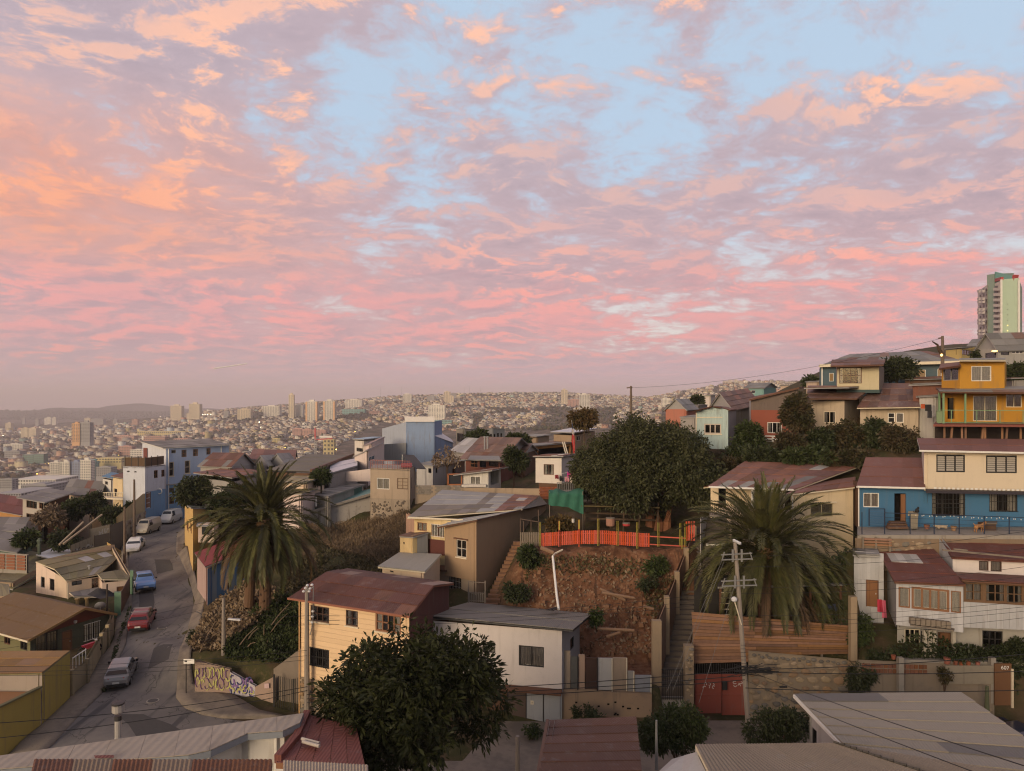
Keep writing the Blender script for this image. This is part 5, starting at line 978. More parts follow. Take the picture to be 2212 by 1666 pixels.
h.wall(C+nb*.04,C+nb*.04+e_*13,-22,-13.9,BLD,[(364,1054,376,1064,'dark'),(363,1073,376,1089,'wood')],name='painted_base'); h.bit('cornice',GREYP,lambda b:b.beam(Vector((*(C+nb*.12),-13.8)),Vector((*(C+nb*.12+e_*11),-13.8)),.25,.14))
for f in (.35,9.3):p=C+nb*.1+e_*f; h.pipe(p.x,p.y,-14 if f>5 else -19,-8.1,WHITE,.08)
A2,C2,B2=XY(266,109.5),XY(313.5,108.8),XY(357.5,113.2)
wns=[(332.6,1016,340.8,1033,'woodc'),(348.6,1015,355.9,1030,'woodc')]
h.wall(A2,C2,-22,-10.45,WB,[(274,1017,280,1020,'small'),(290,1018,295,1021,'small')]); h.wall(C2,B2,-22,-10.5,WB,wns); e2=(B2-C2).normalized(); nb2=Vector((e2.y,-e2.x)); h.wall(B2,A2+B2-C2,-22,-10.5,WB); h.wall(A2+B2-C2,A2,-22,-10.5,WB)
h.wall(C2+nb2*.04,B2+nb2*.04,-22,-14.3,BLD,[(315.5,1054,325.5,1098,'door','tall dark red door of the blue house')],name='painted_base')
h.bit('terrace_floor',CONC,lambda b:b.slab([Vector((*A2,-10.5)),Vector((*C2,-10.5)),Vector((*B2,-10.5)),Vector((*(A2+B2-C2),-10.5))],.15)); h.bit('round_window',WHITE,lambda b:None or b.tube([P(344.6,1061,111.6)+Vector((.42*math.cos(k*.524),-.1+.42*math.sin(k*.524)*-.25,.42*math.sin(k*.524))) for k in range(13)],.09,n=5)); 
BAM=boards_mat('bamboo_screen',(.12,.075,.045),.08,True,stain=.3)
for (p,q_,n_) in ((XY(270,109.7),XY(313,109.1),3),(XY(313.5,109.1),XY(354,113),3)):
    for k in range(n_):
        a_,b_=p.lerp(q_,(k+.03)/n_),p.lerp(q_,(k+.97)/n_); MB().hexa([Vector((*a_,-10.4)),Vector((*b_,-10.4)),Vector((b_.x,b_.y+.08,-10.4)),Vector((a_.x,a_.y+.08,-10.4))],[Vector((*a_,-9.1)),Vector((*b_,-9.1)),Vector((b_.x,b_.y+.08,-9.1)),Vector((a_.x,a_.y+.08,-9.1))]).build('terrace_screen',BAM,h.r)
        h.bit('terrace_post',DARKP,lambda b:b.beam(Vector((*p.lerp(q_,k/n_),-10.5)),Vector((*p.lerp(q_,k/n_),-8.9)),.1,.1))
h.bit('terrace_door',plain('dark_red_door',(.16,.05,.04),.6),lambda b:obox(b,Vector((*XY(311,119.8),-10.4)),Vector((.9,-.5,0)).normalized(),Vector((-.5,-.9,0)).normalized(),0,1.0,0,2.1,.05,.12))
h=House('yellow_balcony_house','narrow cream house with balcony left of the blue house','house',(-60,118,-20)); A,C,B=XY(244,119),XY(268,116),XY(300,123); h.box(A,C,B,-24,-13.2,plaster('pale_yellow_wall',(.60,.48,.30),.25),[(247,1056,253,1072,'dark')]); h.flat(RUST,3,2,over=.5,lift=.3)
h.bit('balcony',CREAMP,lambda b:(b.slab([P(222,1075,113),P(268,1077,112),P(268,1074,116),P(222,1072,117)],.25),[b.beam(P(223+i*3.6,1074,113),P(223+i*3.6,1064,113),.06,.06) for i in range(13)],b.beam(P(222,1064,113),P(268,1064,112.3),.08,.08)))
h=House('blue_roof_house','small house with deep blue band roof left of the blue house','house',(-66,128,-22)); h.box(XY(222,130),XY(243,127),XY(262,134),-27,-14.6,plaster('pale_wall',(1,1,1)),[(227,1040,233,1047,'dark')]); h.flat(sheet_mat('deep_blue_sheet',(.10,.22,.34),rust=.1),3,2,over=.4,lift=.4)
h=House('long_red_roof_house','long cream building with grey and red roof behind the dark shrubs','house',(-72,133,-23)); A,C,B=XY(138,128),XY(212,124),XY(240,138); h.box(A,C,B,-28,-17,CRM); h.gable(RUST,6,2,1.7,over=.5,mats=[GREYR,RUST])
h=House('cream_gable_house','cream house with low gable above the dark shrubs','house',(-66,118,-22)); h.box(XY(150,117),XY(196,113),XY(222,122),-26,-17.3,plaster('cream_wall',(1,1,1))); h.gable(RUST,3,3,.9,along='CB',over=.4)
# ---------------------------------------------------------------- houses in the middle distance
def hut(name,label,A,C,B,z0,tops,mat,roof,wl=(),wr=(),nu=4,nv=2,over=.4,lift=.1,rise=None,along='AC',cat='house',**k):
    """a simple house: A left, C near, B right as (column, distance); tops: heights or ('row', rA, rC, rB)"""
    A,C,B=[(XY(*q),q[1]) for q in (A,C,B)]
    if tops[0]=='row':tops=tuple(zof(r,q[1]) for r,q in zip(tops[1:],(A,C,B)))
    h=House(name,label,cat,(C[0].x,C[0].y,z0)); h.box(A[0],C[0],B[0],z0,tops,mat,wl,wr)
    ml=roof if isinstance(roof,list) else [roof]
    if rise is None:h.flat(ml[0],nu,nv,over=over,lift=lift,mats=ml,**k)
    else:h.gable(ml[0],nu,nv,rise,over=over,along=along,mats=ml)
    return h
WHW=plaster('white_wall',(.62,.57,.52),.22); PNKW=plaster('pinkish_white_wall',(.60,.50,.46),.22); GRYW=plaster('grey_wall',(.30,.28,.265),.3); CAL=boards_mat('white_corrugated_wall',(.55,.52,.48),.18,jit=.03); ZW=boards_mat('zinc_wall',(.30,.30,.30),.16,jit=.05)
hut('rusty_gable_house','house with rust and grey gable roof left behind the big palm',(433,96),(497,92),(548,106),-20,('row',1006,1008,1004),GRYW,[RUST,ZINCD,RUST],nu=7,rise=1.7,over=.5)
hut('red_roofed_house','house with long faded red roof just behind the dark round tree',(425,86),(500,82),(570,92),-20,('row',1032,1042,1028),GRYW,RUSTP,nu=6,nv=3,lift=.6)
hut('grey_gable_house','house with small pale grey front gable behind the palm fronds',(548,108),(580,104),(606,116),-19,('row',1004,1006,1002),GRYW,ZINCD,nu=4,rise=1.4,along='CB')
hut('second_grey_gable_house','house with grey gable right of the similar grey gable',(582,110),(616,106),(640,118),-19,('row',1001,1003,999),GRYW,[ZINCD,RUST],nu=4,rise=1.5,along='CB')
hut('long_red_roof_hall','hall with bright red brown roof on the skyline behind the palm',(540,136),(634,130),(640,148),-20,('row',992,995,987),TANW,RUSTP,nu=7,rise=1.6)
h=House('big_grey_roof_hall','hall with huge dull green grey roof right of the palm','house',(-28,100,-16)); a,b_,c_,d_=P(575,1016,92),P(672,1019,88),P(764,983,118),P(668,981,122)
h.roof([a,b_,c_,d_],9,4,[sheet_mat('green_grey_sheet',(.155,.14,.105),(.12,.11,.09),.35,jit=.06)],fascia=DARKP); h.wall(XY(580,91.8),XY(670,88.4),-19,(-9.5,-9.3),BRK); h.wall(XY(670,88.4),XY(762,117.5),-19,(-9.3,-9.6),GRYW); h.wall(XY(762,117.5),XY(672,121),-18,-9.5,GRYW)
h.bit('verge_beam',BROWNP,lambda b:b.beam(b_+UP*.1,c_+UP*.1,.3,.35))
h=House('translucent_roof_annex','annex with pale translucent sheet roof beside the big grey roof','house',(-22,100,-15)); h.roof([P(711,1023,90),P(772,1006,96),P(772,990,108),P(715,1000,104)],5,2,[plain('translucent_sheet',(.48,.50,.53),.3)]); h.wall(XY(712,90.3),XY(772,96.3),-17,(-9.7,-9.3),GRYW); h.wall(XY(772,96.3),XY(771,107),-17,-9.5,GRYW)
hut('cream_roof_house','house with cream olive roof and white eave right of the palm crown',(610,84),(660,80),(700,88),-16,('row',1043,1047,1032),CRM,[sheet_mat('cream_olive_sheet',(.27,.23,.14),(.2,.17,.1),.3)],nu=4,nv=3,over=.5,lift=.3)
hut('low_cream_annex','low cream annex with flat roof partly behind the palm crown',(612,79),(650,77),(680,81),-16,('row',1065,1068,1058),PNKW,sheet_mat('cream_olive_sheet',(1,1,1)),nu=3,over=.4)
h=hut('long_grey_shed','long low shed with grey roof on the terrace above the white wall',(668,84),(709,80),(785,92),-15,('row',1070,1074,1048),plaster('stained_white_wall',(.40,.38,.35),.6),[GREYR,ZINCD],nu=2,nv=7,over=.35)
h.bit('post',WHITE,lambda b:b.beam(P(683,1094,79.5),P(683,1072,79.5),.14,.14)); h.bit('door',plain('teal_door',(.05,.13,.11),.6),lambda b:b.hexa([P(765,1069,88.4),P(782,1065,91.2),P(782,1065,91.3),P(765,1069,88.5)],[P(765,1057,88.4),P(782,1050,91.2),P(782,1050,91.3),P(765,1057,88.5)]))
w=House('whitewashed_retaining_wall','long stained whitewashed wall with teal ledge above the dry slope','wall',(-20,82,-15)); A,B=XY(672,80),XY(810,83.5); STW=plaster('stained_whitewash',(.46,.42,.38),.75,dirt=(.13,.10,.08)); w.wall(A,B,-17.5,(zof(1107,80),zof(1066,83.5)),STW); w.wall(XY(590,79),A,-18,(zof(1140,79),zof(1107,80)),STW)
TEAL=plain('teal_ledge',(.10,.22,.19),.6); w.bit('ledge',TEAL,lambda b:b.slab([P(672,1106,80.1),P(810,1065.5,83.6),P(800,1056,92),P(690,1082,88)],.12)); w.bit('coping',CONC,lambda b:b.beam(P(668,1107,79.8),P(811,1065,83.3),.35,.25))
h=hut('white_shed_roof_house','white house with steep white single pitch roof beside the blue hall',(766,104),(792,101),(826,113),-15,('row',986,974,958),PNKW,[plain('pale_pink_sheet',(.50,.40,.37),.6)],wl=(),wr=[(797,985.5,809,995,sty(WHITE,2,1,None))],nu=3,over=.3); h.bit('parapet',PNKW,lambda b:b.hexa([P(728,1040,94),P(800,1040,93),P(800,1040,93.3),P(728,1040,94.3)],[P(728,1022,94),P(800,1013,93),P(800,1013,93.3),P(728,1022,94.3)]))
hut('white_upper_house','white house with light blue flat roof above the single pitch roof',(766,122),(786,119),(826,128),-14,('row',952,953,948),WHW,sheet_mat('light_blue_sheet',(.34,.44,.52),rust=.1),wl=[(770,968,784,976,'dark')],nu=4,over=.5,lift=.3); hut('pink_block_house','small pinkish block house in front of the blue hall',(786,112),(800,110),(830,117),-14,('row',964,960,945),plaster('pinkish_white_wall',(1,1,1)),sheet_mat('mauve_sheet',(.34,.25,.24),rust=.1),nu=3,over=.2)
BLH=plaster('blue_hall_wall',(.21,.28,.42),.35,streak=1.0); h=House('blue_hall','tall blue walled hall with white top band on the skyline','hall',(-18,130,-14)); A,C,B=XY(825.5,140),XY(877,131),XY(938.5,130)
h.wall(A,C,-15,(zof(926,140),zof(912,131)),boards_mat('pale_blue_sheet_wall',(.36,.40,.47),.3,jit=.02)); h.wall(C,B,-15,zof(911,131),BLH); h.wall(B,B+Vector((.4,10)),-15,zof(911,131),BLH); h.bit('top_band',plain('white_band',(.60,.57,.56),.6),lambda b:b.hexa([P(875,911.5,130.6),P(938.5,911.5,129.6),P(938,911.5,140),P(877,911.5,140)],[P(873.5,900.5,130.6),P(938.5,900,129.6),P(938,900,140),P(877,900,140)]))
h.bit('sheet_base',ZW,lambda b:b.hexa([P(826,996,131.5),P(877.5,996,130.7),P(877.5,996,130.9),P(826,996,131.7)],[P(826,960,131.5),P(877.5,957,130.7),P(877.5,957,130.9),P(826,960,131.7)])); h.wall(B+Vector((.1,.3)),XY(978,137),-15,(zof(942,130),zof(956,137)),BLH); h.roof([P(938,942,130),P(980,957,137),P(974,948,146),P(938,926,140)],4,1,[plain('pale_sheet',(.56,.53,.52),.5)])
h=House('stone_base_house','tan rendered house on a round stone base with roof terrace','house',(-14,80,-13)); A,B=XY(800,80.5),XY(885.5,79); TN=plaster('rough_tan_render',(.36,.285,.215),.5)
h.wall(A,B,-9.9-1.3,zof(1013,79.5),TN,[(814,1033,841,1057,'alu'),(858,1033,881,1057,sty(plain('brown_grid',(.14,.08,.05),.6),2,3,None,glassm=plain('tan_panel',(.33,.26,.19),.8)))]); h.wall(B,XY(897,83),-13.5,zof(1013,79.5),TN); h.wall(A,B,-14,-11.2,plaster('stone_base_mortar',(.30,.245,.19),.5),name='stone_base')
d2=(B-A).normalized(); n_=Vector((d2.y,-d2.x,0)); rg=random.Random(9); DST=plaster('dark_round_stone',(.13,.105,.085),.2,jit=.3)
for k in range(75):
    r_=rg.uniform(.07,.17); b=MB(); b.lathe((0,0,0),[(r_,0),(r_*.85,.05),(r_*.3,.08)],6); q_=b.build('stone',DST,h.r); q_.matrix_parent_inverse=Matrix.Identity(4); q_.location=Vector((*(A+d2*rg.uniform(.2,4.3)),rg.uniform(-13.2,-11.4)))-Vector(h.r.location); q_.rotation_euler=n_.to_track_quat('Z','Y').to_euler(); q_.scale.x=rg.uniform(.7,1.5)
h.bit('terrace_floor',CONC,lambda b:b.slab([Vector((*A,-7.9)),Vector((*B,-7.9)),Vector((*XY(897,84),-7.9)),Vector((*XY(806,86),-7.9))],.12)); RR_=plain('red_railing',(.28,.10,.08),.6)
h.bit('railing',RR_,lambda b:([b.beam(Vector((*A.lerp(B,k/16),-7.9)),Vector((*A.lerp(B,k/16),-6.95)),.04,.04) for k in range(17)],b.beam(Vector((*A,-6.95)),Vector((*B,-6.95)),.06,.06),b.beam(Vector((*A,-7.4)),Vector((*B,-7.4)),.04,.04))); h.bit('awning',plain('red_awning',(.30,.05,.05),.7),lambda b:b.slab([P(866,1008,80),P(890,1008,80.5),P(890,1000,82),P(866,1000,82)],.1))
t_=thing('solar_panel_rack','tilted dark panel on a metal rack above the tan house','solar panel',P(900,1040,82)); q4=[P(897,1012,82),P(920,1013,83),P(894,983,84),P(869,982,83)]; MB().slab(q4,.12,Vector((-.5,-.7,.5))).build('panel',plain('dark_panel',(.06,.045,.04),.4),t_)
for i in range(4):p=q4[i]; MB().tube([p,Vector((p.x,p.y,-10.5))],.04,n=5).build('leg',STEEL,t_)
w=House('cinder_block_wall','bare cinder block wall over rough tan plaster left of the metal roof house','wall',(-9,80,-12)); A,B=XY(896,80),XY(995,80); w.wall(A,B,-13.5,zof(1049,80),TN); BLKM=plaster('cinder_block',(.25,.22,.19),.4,jit=.12)
for j in range(5):
    for i in range(12):
        x0=A.x+.15+i*.415+(.2 if j % 2 else 0); z0_=zof(1068,80)+j*.2
        if i in (4,9):continue
        MB().box(x0,x0+.39,79.92,80.1,z0_,z0_+.18).build('block',BLKM,w.r)
w=House('earth_garden_wall','worn tan garden wall below the white metal sided house','wall',(2,79,-11)); w.wall(XY(995,79.5),XY(1166,78),-13,(zof(1054,79.5),zof(1056,78)),plaster('worn_tan_wall',(.37,.28,.20),.6))
h=hut('white_ribbed_house','small white ribbed house with rusty shed roof and orange framed porch',(997,80.5),(1055,79.5),(1082,83),-10.6,('row',1025,1018,1012),CAL,[RUST,ZINCD],wl=[(1016,1029,1038,1047,'alu')],wr=[(1060,1016,1079,1046,'open')],nu=6,nv=2,over=.7,lift=.1)
OR_=plain('orange_frame',(.36,.13,.05),.6); h.bit('porch',OR_,lambda b:[b.beam(P(x,y,80.3),P(x2,y2,80.3),.14,.14) for x,y,x2,y2 in ((968,1050,968,1024),(997,1050,997,1023),(968,1025,997,1024),(968,1047,997,1047))]); h.bit('porch_glazing',GLASS,lambda b:b.hexa([P(969,1046,80.5),P(996,1046,80.5),P(996,1046,80.6),P(969,1046,80.6)],[P(969,1026,80.5),P(996,1026,80.5),P(996,1026,80.6),P(969,1026,80.6)])); h.bit('base',WHW,lambda b:b.box(*(P(997,0,79.3).x,P(1050,0,79.3).x),79.2,79.6,zof(1052,79.3),zof(1047,79.3)))
h=hut('brown_gable_house','house with big brown gable roof and red porch behind the bare tree',(1006,95),(1080,91),(1150,104),-12,('row',988,992,978),plaster('dark_red_wall',(.16,.06,.045),.3),[BROWNR,RUST,BROWNR],wl=[(1016,994,1032,1010,'woodc'),(1036,995,1050,1010,'hole'),(1056,995,1076,1008,'hole')],nu=7,nv=3,rise=2.4,over=.8)
h.bit('flue',STEEL,lambda b:[b.lathe(P(x,972,96),[(.12,-1),(.12,1.6),(.17,1.65),(.17,1.8)],7) for x in (1047,1053)]); h.bit('porch_roof',GREYR,lambda b:b.slab([P(1010,993,88.5),P(1082,994,88),P(1078,985,91),P(1016,984,92)],.1))
hut('zinc_gable_house','house with pale zinc roof between the bare tree and the brown gable',(975,112),(1010,106),(1078,116),-13,('row',974,978,964),GRYW,[ZINC,ZINCD,ZINC],nu=7,nv=2,rise=1.6,over=.5); hut('grey_shed','long grey roofed shed behind the solar rack',(900,95),(935,92),(1004,100),-13,('row',1004,1008,996),plaster('pale_grey_wall3',(.42,.41,.40),.3),ZINCD,wl=[(925,1012,932,1022,'hole')],wr=[(977,1012,985,1024,'hole')],nu=5,nv=3,over=.3)
hut('cream_block','blank cream concrete building on the skyline left of the conifers',(985.5,150),(1003,146),(1030,152),-15,('row',928,927,929),plaster('cream_block_wall',(.44,.40,.32),.5),GREYR,wl=[(987,936,1001,955,'small')],over=.1); hut('grey_block','grey concrete building with three small windows on the skyline',(1052,150),(1064,145),(1090,148),-14,('row',927,926,928),plaster('grey_block_wall',(.27,.28,.28),.4),GREYR,wr=[(1066,938,1070,946,'hole'),(1074,936,1078,944,'hole'),(1081,936,1085,944,'hole'),(1070,948,1078,958,'hole')],over=.1)
hut('long_low_roof_house','low house with pale green roof on the skyline right of the conifers',(1125,160),(1160,150),(1186,156),-13,('row',944,946,942),TANW,[ZINCD],nu=4,over=.6,lift=.3); hut('pale_roof_house','house with pale blue white roof beside the large tree top',(1196,118),(1240,112),(1285,120),-11,('row',939,941,932),TANW,[plain('pale_bluish_sheet',(.50,.52,.55),.4),GREYR],wr=[(1246,942,1254,952,'alun')],nu=5,nv=2,over=.6,lift=.5)
h=hut('orange_carport','open carport with dark roof and orange shed left of the flag',(1142,112),(1160,106),(1234,112),-11,('row',962,965,958),plaster('orange_shed_wall',(.45,.22,.08),.3),[ZINCD,RUST],wr=[(1163,967,1232,985,'open')],nu=6,over=.6,lift=.2); h.bit('ladder',CREAMP,lambda b:(b.beam(P(1222,980,104),P(1215,955,106),.14,.1),b.beam(P(1226,980,104),P(1219,955,106),.14,.1)))
hut('brown_low_house','low brown house between the carport and the brown gable',(1085,100),(1130,96),(1160,104),-11.5,('row',978,981,972),BRK,[BROWNR],nu=4,rise=1,over=.4)
h=hut('white_house_with_laundry','small white house on a red brick base with patched rusty roof',(1157,78.5),(1213,77.5),(1240,84),zof(1044,78),('row',990,990,985),WHW,[RUST,ZINC,RUSTP],wl=[(1174.5,1003,1196.6,1026,sty(BROWNP,2,1,CURTAIN,cover=.55))],nu=5,nv=2,over=.25,lift=.25); BRM=plaster('red_brick',(.26,.09,.05),.35,jit=.15); h.wall(XY(1164,78.3),XY(1204,77.9),-12,zof(1044,78),BRK,name='brick_base')
for j in range(9):
    for i in range(8):x0=P(1164.5,0,78.1).x+i*.245+(.12 if j % 2 else 0); MB().box(x0,x0+.225,77.75,78.0,-11.1+j*.165,-11.1+j*.165+.14).build('brick',BRM,h.r)
# tan house with the metal roof
TB=plaster('brown_tan_render',(.33,.225,.14),.3); CY=plaster('pale_yellow_render',(.60,.46,.25),.3); h=House('tan_house','tall tan house with patched grey metal roof beside the red earth slope','house',(-3,60,-16)); K=XY(1029,57.5); Lf=XY(960.7,59.5); Rt=XY(1123,65)
h.wall(Lf,K,-14.7,(zof(1136,59.5),zof(1124,57.5)),TB,[(986,1166.5,1007.5,1204,sty(plain('old_white_frame',(.50,.46,.40),.7),2,2,None,sill=CREAMP,lintel=BROWNP))]); h.wall(K,Rt,-16.5,(zof(1124,57.5),zof(1102,65)),TB); h.wall(Rt,XY(1180,74),-13.5,(zof(1102,65)+.2,zof(1088,74)),TB)
h.wall(XY(923.5,62),Lf+Vector((.4,1.2)),-16,(zof(1121,62),zof(1124,61)),CY,[(931.6,1133,960,1159.5,sty(REDBROWN,2,1,CURTAIN,bars=5,barmat=WHITE))]); h.wall(XY(895,62.6),XY(923.5,62),-16,zof(1120,62),CY,[(901.5,1129,922,1147,sty(REDBROWN,2,1,CURTAIN))]); h.wall(XY(877,65),XY(895,62.6),-16,zof(1117,63),plaster('pinkish_render',(.46,.29,.21),.45))
h.bit('dado',plain('maroon_paint',(.10,.03,.025),.7),lambda b:b.hexa([P(924.6,1200,61.85),P(962,1200,60.6),P(962,1200,60.7),P(924.6,1200,61.95)],[P(924.6,1164,61.85),P(962,1168,60.6),P(962,1168,60.7),P(924.6,1164,61.95)]))
PZM=sheet_mat('patched_zinc',(.36,.345,.32),(.25,.23,.20),.3,metal=.1,jit=.06); PG=sheet_mat('dull_grey_patch',(.21,.18,.15),(.16,.13,.11),.3)
ovr={(i,0):PG for i in range(7)}; ovr.update({(i,1):PG for i in range(0,8)}); ovr.update({(8,0):PZM,(9,0):RUSTP,(6,2):PG,(6,3):PG,(6,4):PG,(9,1):RUSTP,(9,2):RUSTP,(9,3):RUSTP,(9,4):RUSTP,(10,0):RUST,(10,1):RUSTP,(10,2):RUSTP,(10,4):RUSTP,(11,1):RUSTP,(11,2):RUSTP,(11,3):RUSTP,(11,4):RUSTP,(10,3):ZINC})
h.roof([P(880,1118.5,61.4),P(1128,1100,64.6),P(1166,1071,75),P(955,1058,78)],12,5,[PZM],over=ovr,fascia=CREAMP); h.roof([P(944,1138.5,59),P(1030,1123,57.2),P(1128,1100.5,64.8),P(990,1121,62.5)],5,2,[PZM,RUST],fascia=BROWNP); h.gutter(P(881,1118,61.2),P(1000,1123.5,60.8),CREAMP)
h.roof([P(1128,1101,64.8),P(1182,1090,74),P(1166,1071,75.5),P(1163,1072,75.3)],2,1,[PG],fascia=BROWNP)
h.wall(XY(1000,60),XY(1029,57.7),-18,-14.6,TN); h.wall(XY(926,61),XY(1029,57.6),-18,-14.5,TN,[(970,1244,996,1278,sty(DARKP,2,2,CURTAIN_G,cover=.4,bars=4,barmat=GREYP,hbars=2))],name='lower_wall'); h.bit('ledge',BRK,lambda b:b.slab([P(926,1228,60.4),P(966,1232,59.2),P(966,1222,60.6),P(926,1219,61.4)],.15))
h.wall(XY(864,63),XY(891,60.6),-16,(zof(1157,63),zof(1158,60.6)),CY,[(871,1171,874,1176,'hole')],name='annex_wall'); h.wall(XY(891,60.6),XY(925,61.7),-16,(zof(1158,60.6),zof(1150,61.7)),CY,name='annex_wall'); h.roof([P(862,1158,62.7),P(892,1160,60.2),P(926,1150,61.5),P(900,1144.5,64)],3,1,[BROWNR],name='annex_roof'); h.bit('annex_door',ZW,lambda b:b.hexa([P(901,1196,60.7),P(924,1196,61.4),P(924,1196,61.5),P(901,1196,60.8)],[P(901,1161,60.7),P(924,1154,61.4),P(924,1154,61.5),P(901,1161,60.8)]))
w=House('garden_steps_wall','broken stepped plaster wall running down beside the dry slope','wall',(-8,62,-16)); w.wall(XY(800,60),XY(862,62.4),-18,[(0,-17.2),(.3,-16.4),(.6,-15.6),(.8,-14.9),(1,-13.9)],TN)
h=House('metal_roof_shed','low shed with smooth grey metal roof above the orange house','shed',(-10,57,-16.5)); h.roof([P(816,1224.5,58),P(918,1235.5,54.5),P(954,1197,58.5),P(862,1193.5,62)],6,1,[sheet_mat('smooth_grey_sheet',(.28,.27,.245),rust=.1,jit=.03)],fascia=CREAMP); h.wall(XY(826,58.2),XY(915,55),-18,(-13.8,-13.4),CRM,[(842,1229,850,1236,'hole'),(890,1238,893,1246,'hole')]); h.wall(XY(915,55),XY(950,58.3),-18,(-13.4,-12.9),CRM)
# orange house
ORW=boards_mat('peach_orange_boards',(.72,.52,.32),.32,False,jit=.02,stain=.08); h=House('orange_house','peach orange two storey house with dark red metal roof','house',(-10,46,-21)); A,B,C=XY(650,47.9),XY(884,44.3),XY(970,51.6); ze=-13.3
wd=sty(plain('dark_brown_frame',(.07,.035,.025),.6),3,2,CURTAIN_G,cover=.45,sill=CREAMP,fw=.08); h.wall(A,B,-18.6,ze,ORW,[(670.8,1310,711,1343.5,wd),(747,1319,773,1352.5,sty(plain('dark_brown_frame',(1,1,1)),2,2,CURTAIN_G,cover=.5,sill=CREAMP)),(811,1327,866,1366.5,sty(REDBROWN,4,2,CURTAIN,cover=.5,sill=CREAMP,fw=.1)),(669,1401,711,1440,sty(DARKP,3,2,CURTAIN_G,cover=.5,bars=9,barmat=BLACKIRON,hbars=1))])
DRW=plaster('dark_red_sheet_wall',(.10,.042,.036),.35); md=B.lerp(C,.52); h.wall(B,C,-20,[(0,ze),(.5,-12.55),(1,ze-.2)],DRW); D_=A+C-B; h.wall(C,D_,-20,ze,DRW); h.wall(D_,A,-20,[(0,ze),(.5,-12.6),(1,ze)],DRW)
OR2=sheet_mat('oxide_red_sheet',(.115,.046,.034),(.20,.135,.10),.32,jit=.14); w3=lambda q,z:Vector((q.x,q.y,z)); ux=(A-B).normalized(); u3=Vector((*ux,0)); vv=(C-B).normalized(); v3=Vector((*vv,0))
rL,rR=w3(A.lerp(D_,.5),-12.5)+u3*.2,w3(B.lerp(C,.5),-12.5)-u3*.25; h.roof([w3(A,ze+.05)+u3*.7-v3*.5-UP*.05,w3(B,ze+.05)-u3*.25-v3*.5-UP*.05,rR,rL],8,3,[OR2,OR2,RUST],fascia=plain('rust_fascia',(.26,.10,.06),.7)); h.roof([w3(C,ze-.1)-u3*.25+v3*.4,w3(D_,ze)+u3*.7+v3*.4,rL,rR],8,2,[OR2,sheet_mat('weathered_pink_sheet',(.30,.20,.165),rust=.3)],fascia=plain('rust_fascia',(1,1,1)))
STB=plaster('stone_plinth_mortar',(.26,.20,.14),.5); h.wall(A-vv*.06,B-vv*.06,-21.3,-18.6,STB,name='stone_base'); h.pipe(*(A-vv*.12+ux*.05),-21,ze,plain('orange_pipe',(.55,.33,.15),.6)); h.bit('eave_gutter',plain('rust_fascia',(1,1,1)),lambda b:b.beam(w3(A,ze-.02)+u3*.75-v3*.55,w3(B,ze-.02)-u3*.3-v3*.55,.12,.12))
def stones(parent,A,B,z0f,z1f,n,mats,seed,rmin=.1,rmax=.24,name='stone',pad=.02):
    """rounded stones standing proud of a wall plane, packed without overlap"""
    A,B=Vector(A[:2]),Vector(B[:2]); L=(B-A).length; d=(B-A)/L; nrm=Vector((d.y,-d.x,0)); rg=random.Random(seed); done=[]; tries=0; qe=nrm.to_track_quat('Z','Y').to_euler(); protos=[]
    for k in range(6):
        b=MB(); m_=7; ph=[rg.uniform(.78,1.1) for _ in range(m_)]; ring=lambda s,z:[(math.cos(2*math.pi*i/m_)*ph[i]*s,math.sin(2*math.pi*i/m_)*ph[i]*s,z) for i in range(m_)]
        b.add(ring(1,0)+ring(.86,.055)+ring(.5,.08),[(i,(i+1) % m_,m_+(i+1) % m_,m_+i) for i in range(m_)]+[(m_+i,m_+(i+1) % m_,2*m_+(i+1) % m_,2*m_+i) for i in range(m_)]+[tuple(2*m_+i for i in range(m_))]); protos.append(b)
    mesh={}
    while len(done)<n and tries<n*60:
        tries +=1; u=rg.uniform(.1,L-.1); f=u/L; za,zb2=z0f(f),z1f(f); z=rg.uniform(za+.1,zb2-.1); r=rg.uniform(rmin,rmax)*(1 if tries<n*25 else .6)
        if any((u-a)**2/(1.25*(r+q+pad))**2+(z-e)**2/(.85*(r+q+pad))**2<1 for a,e,q in done):continue
        done.append((u,z,r)); k=rg.randrange(6),rg.randrange(len(mats))
        if k not in mesh:o=protos[k[0]].build(name,mats[k[1]],parent); mesh[k]=o.data
        else:o=bpy.data.objects.new(name,mesh[k]); COL.objects.link(o); o.parent=parent
        o.matrix_parent_inverse=Matrix.Identity(4); o.location=Vector((*(A+d*u),z))+nrm*.005-Vector(parent.location); o.rotation_euler=qe; o.scale=(r*1.25,r*.85,1+rg.random()*.6)
SG=plaster('grey_fieldstone',(.16,.145,.125),.4,jit=.18); ST=plaster('tan_fieldstone',(.33,.255,.17),.4,jit=.18); SO=plaster('ochre_fieldstone',(.30,.20,.12),.4,jit=.16)
stones(h.r,A-vv*.06,A.lerp(B,.55)-vv*.06,lambda f:-21,lambda f:-18.65,70,[ST,SO,ST,SG],4,.16,.34)
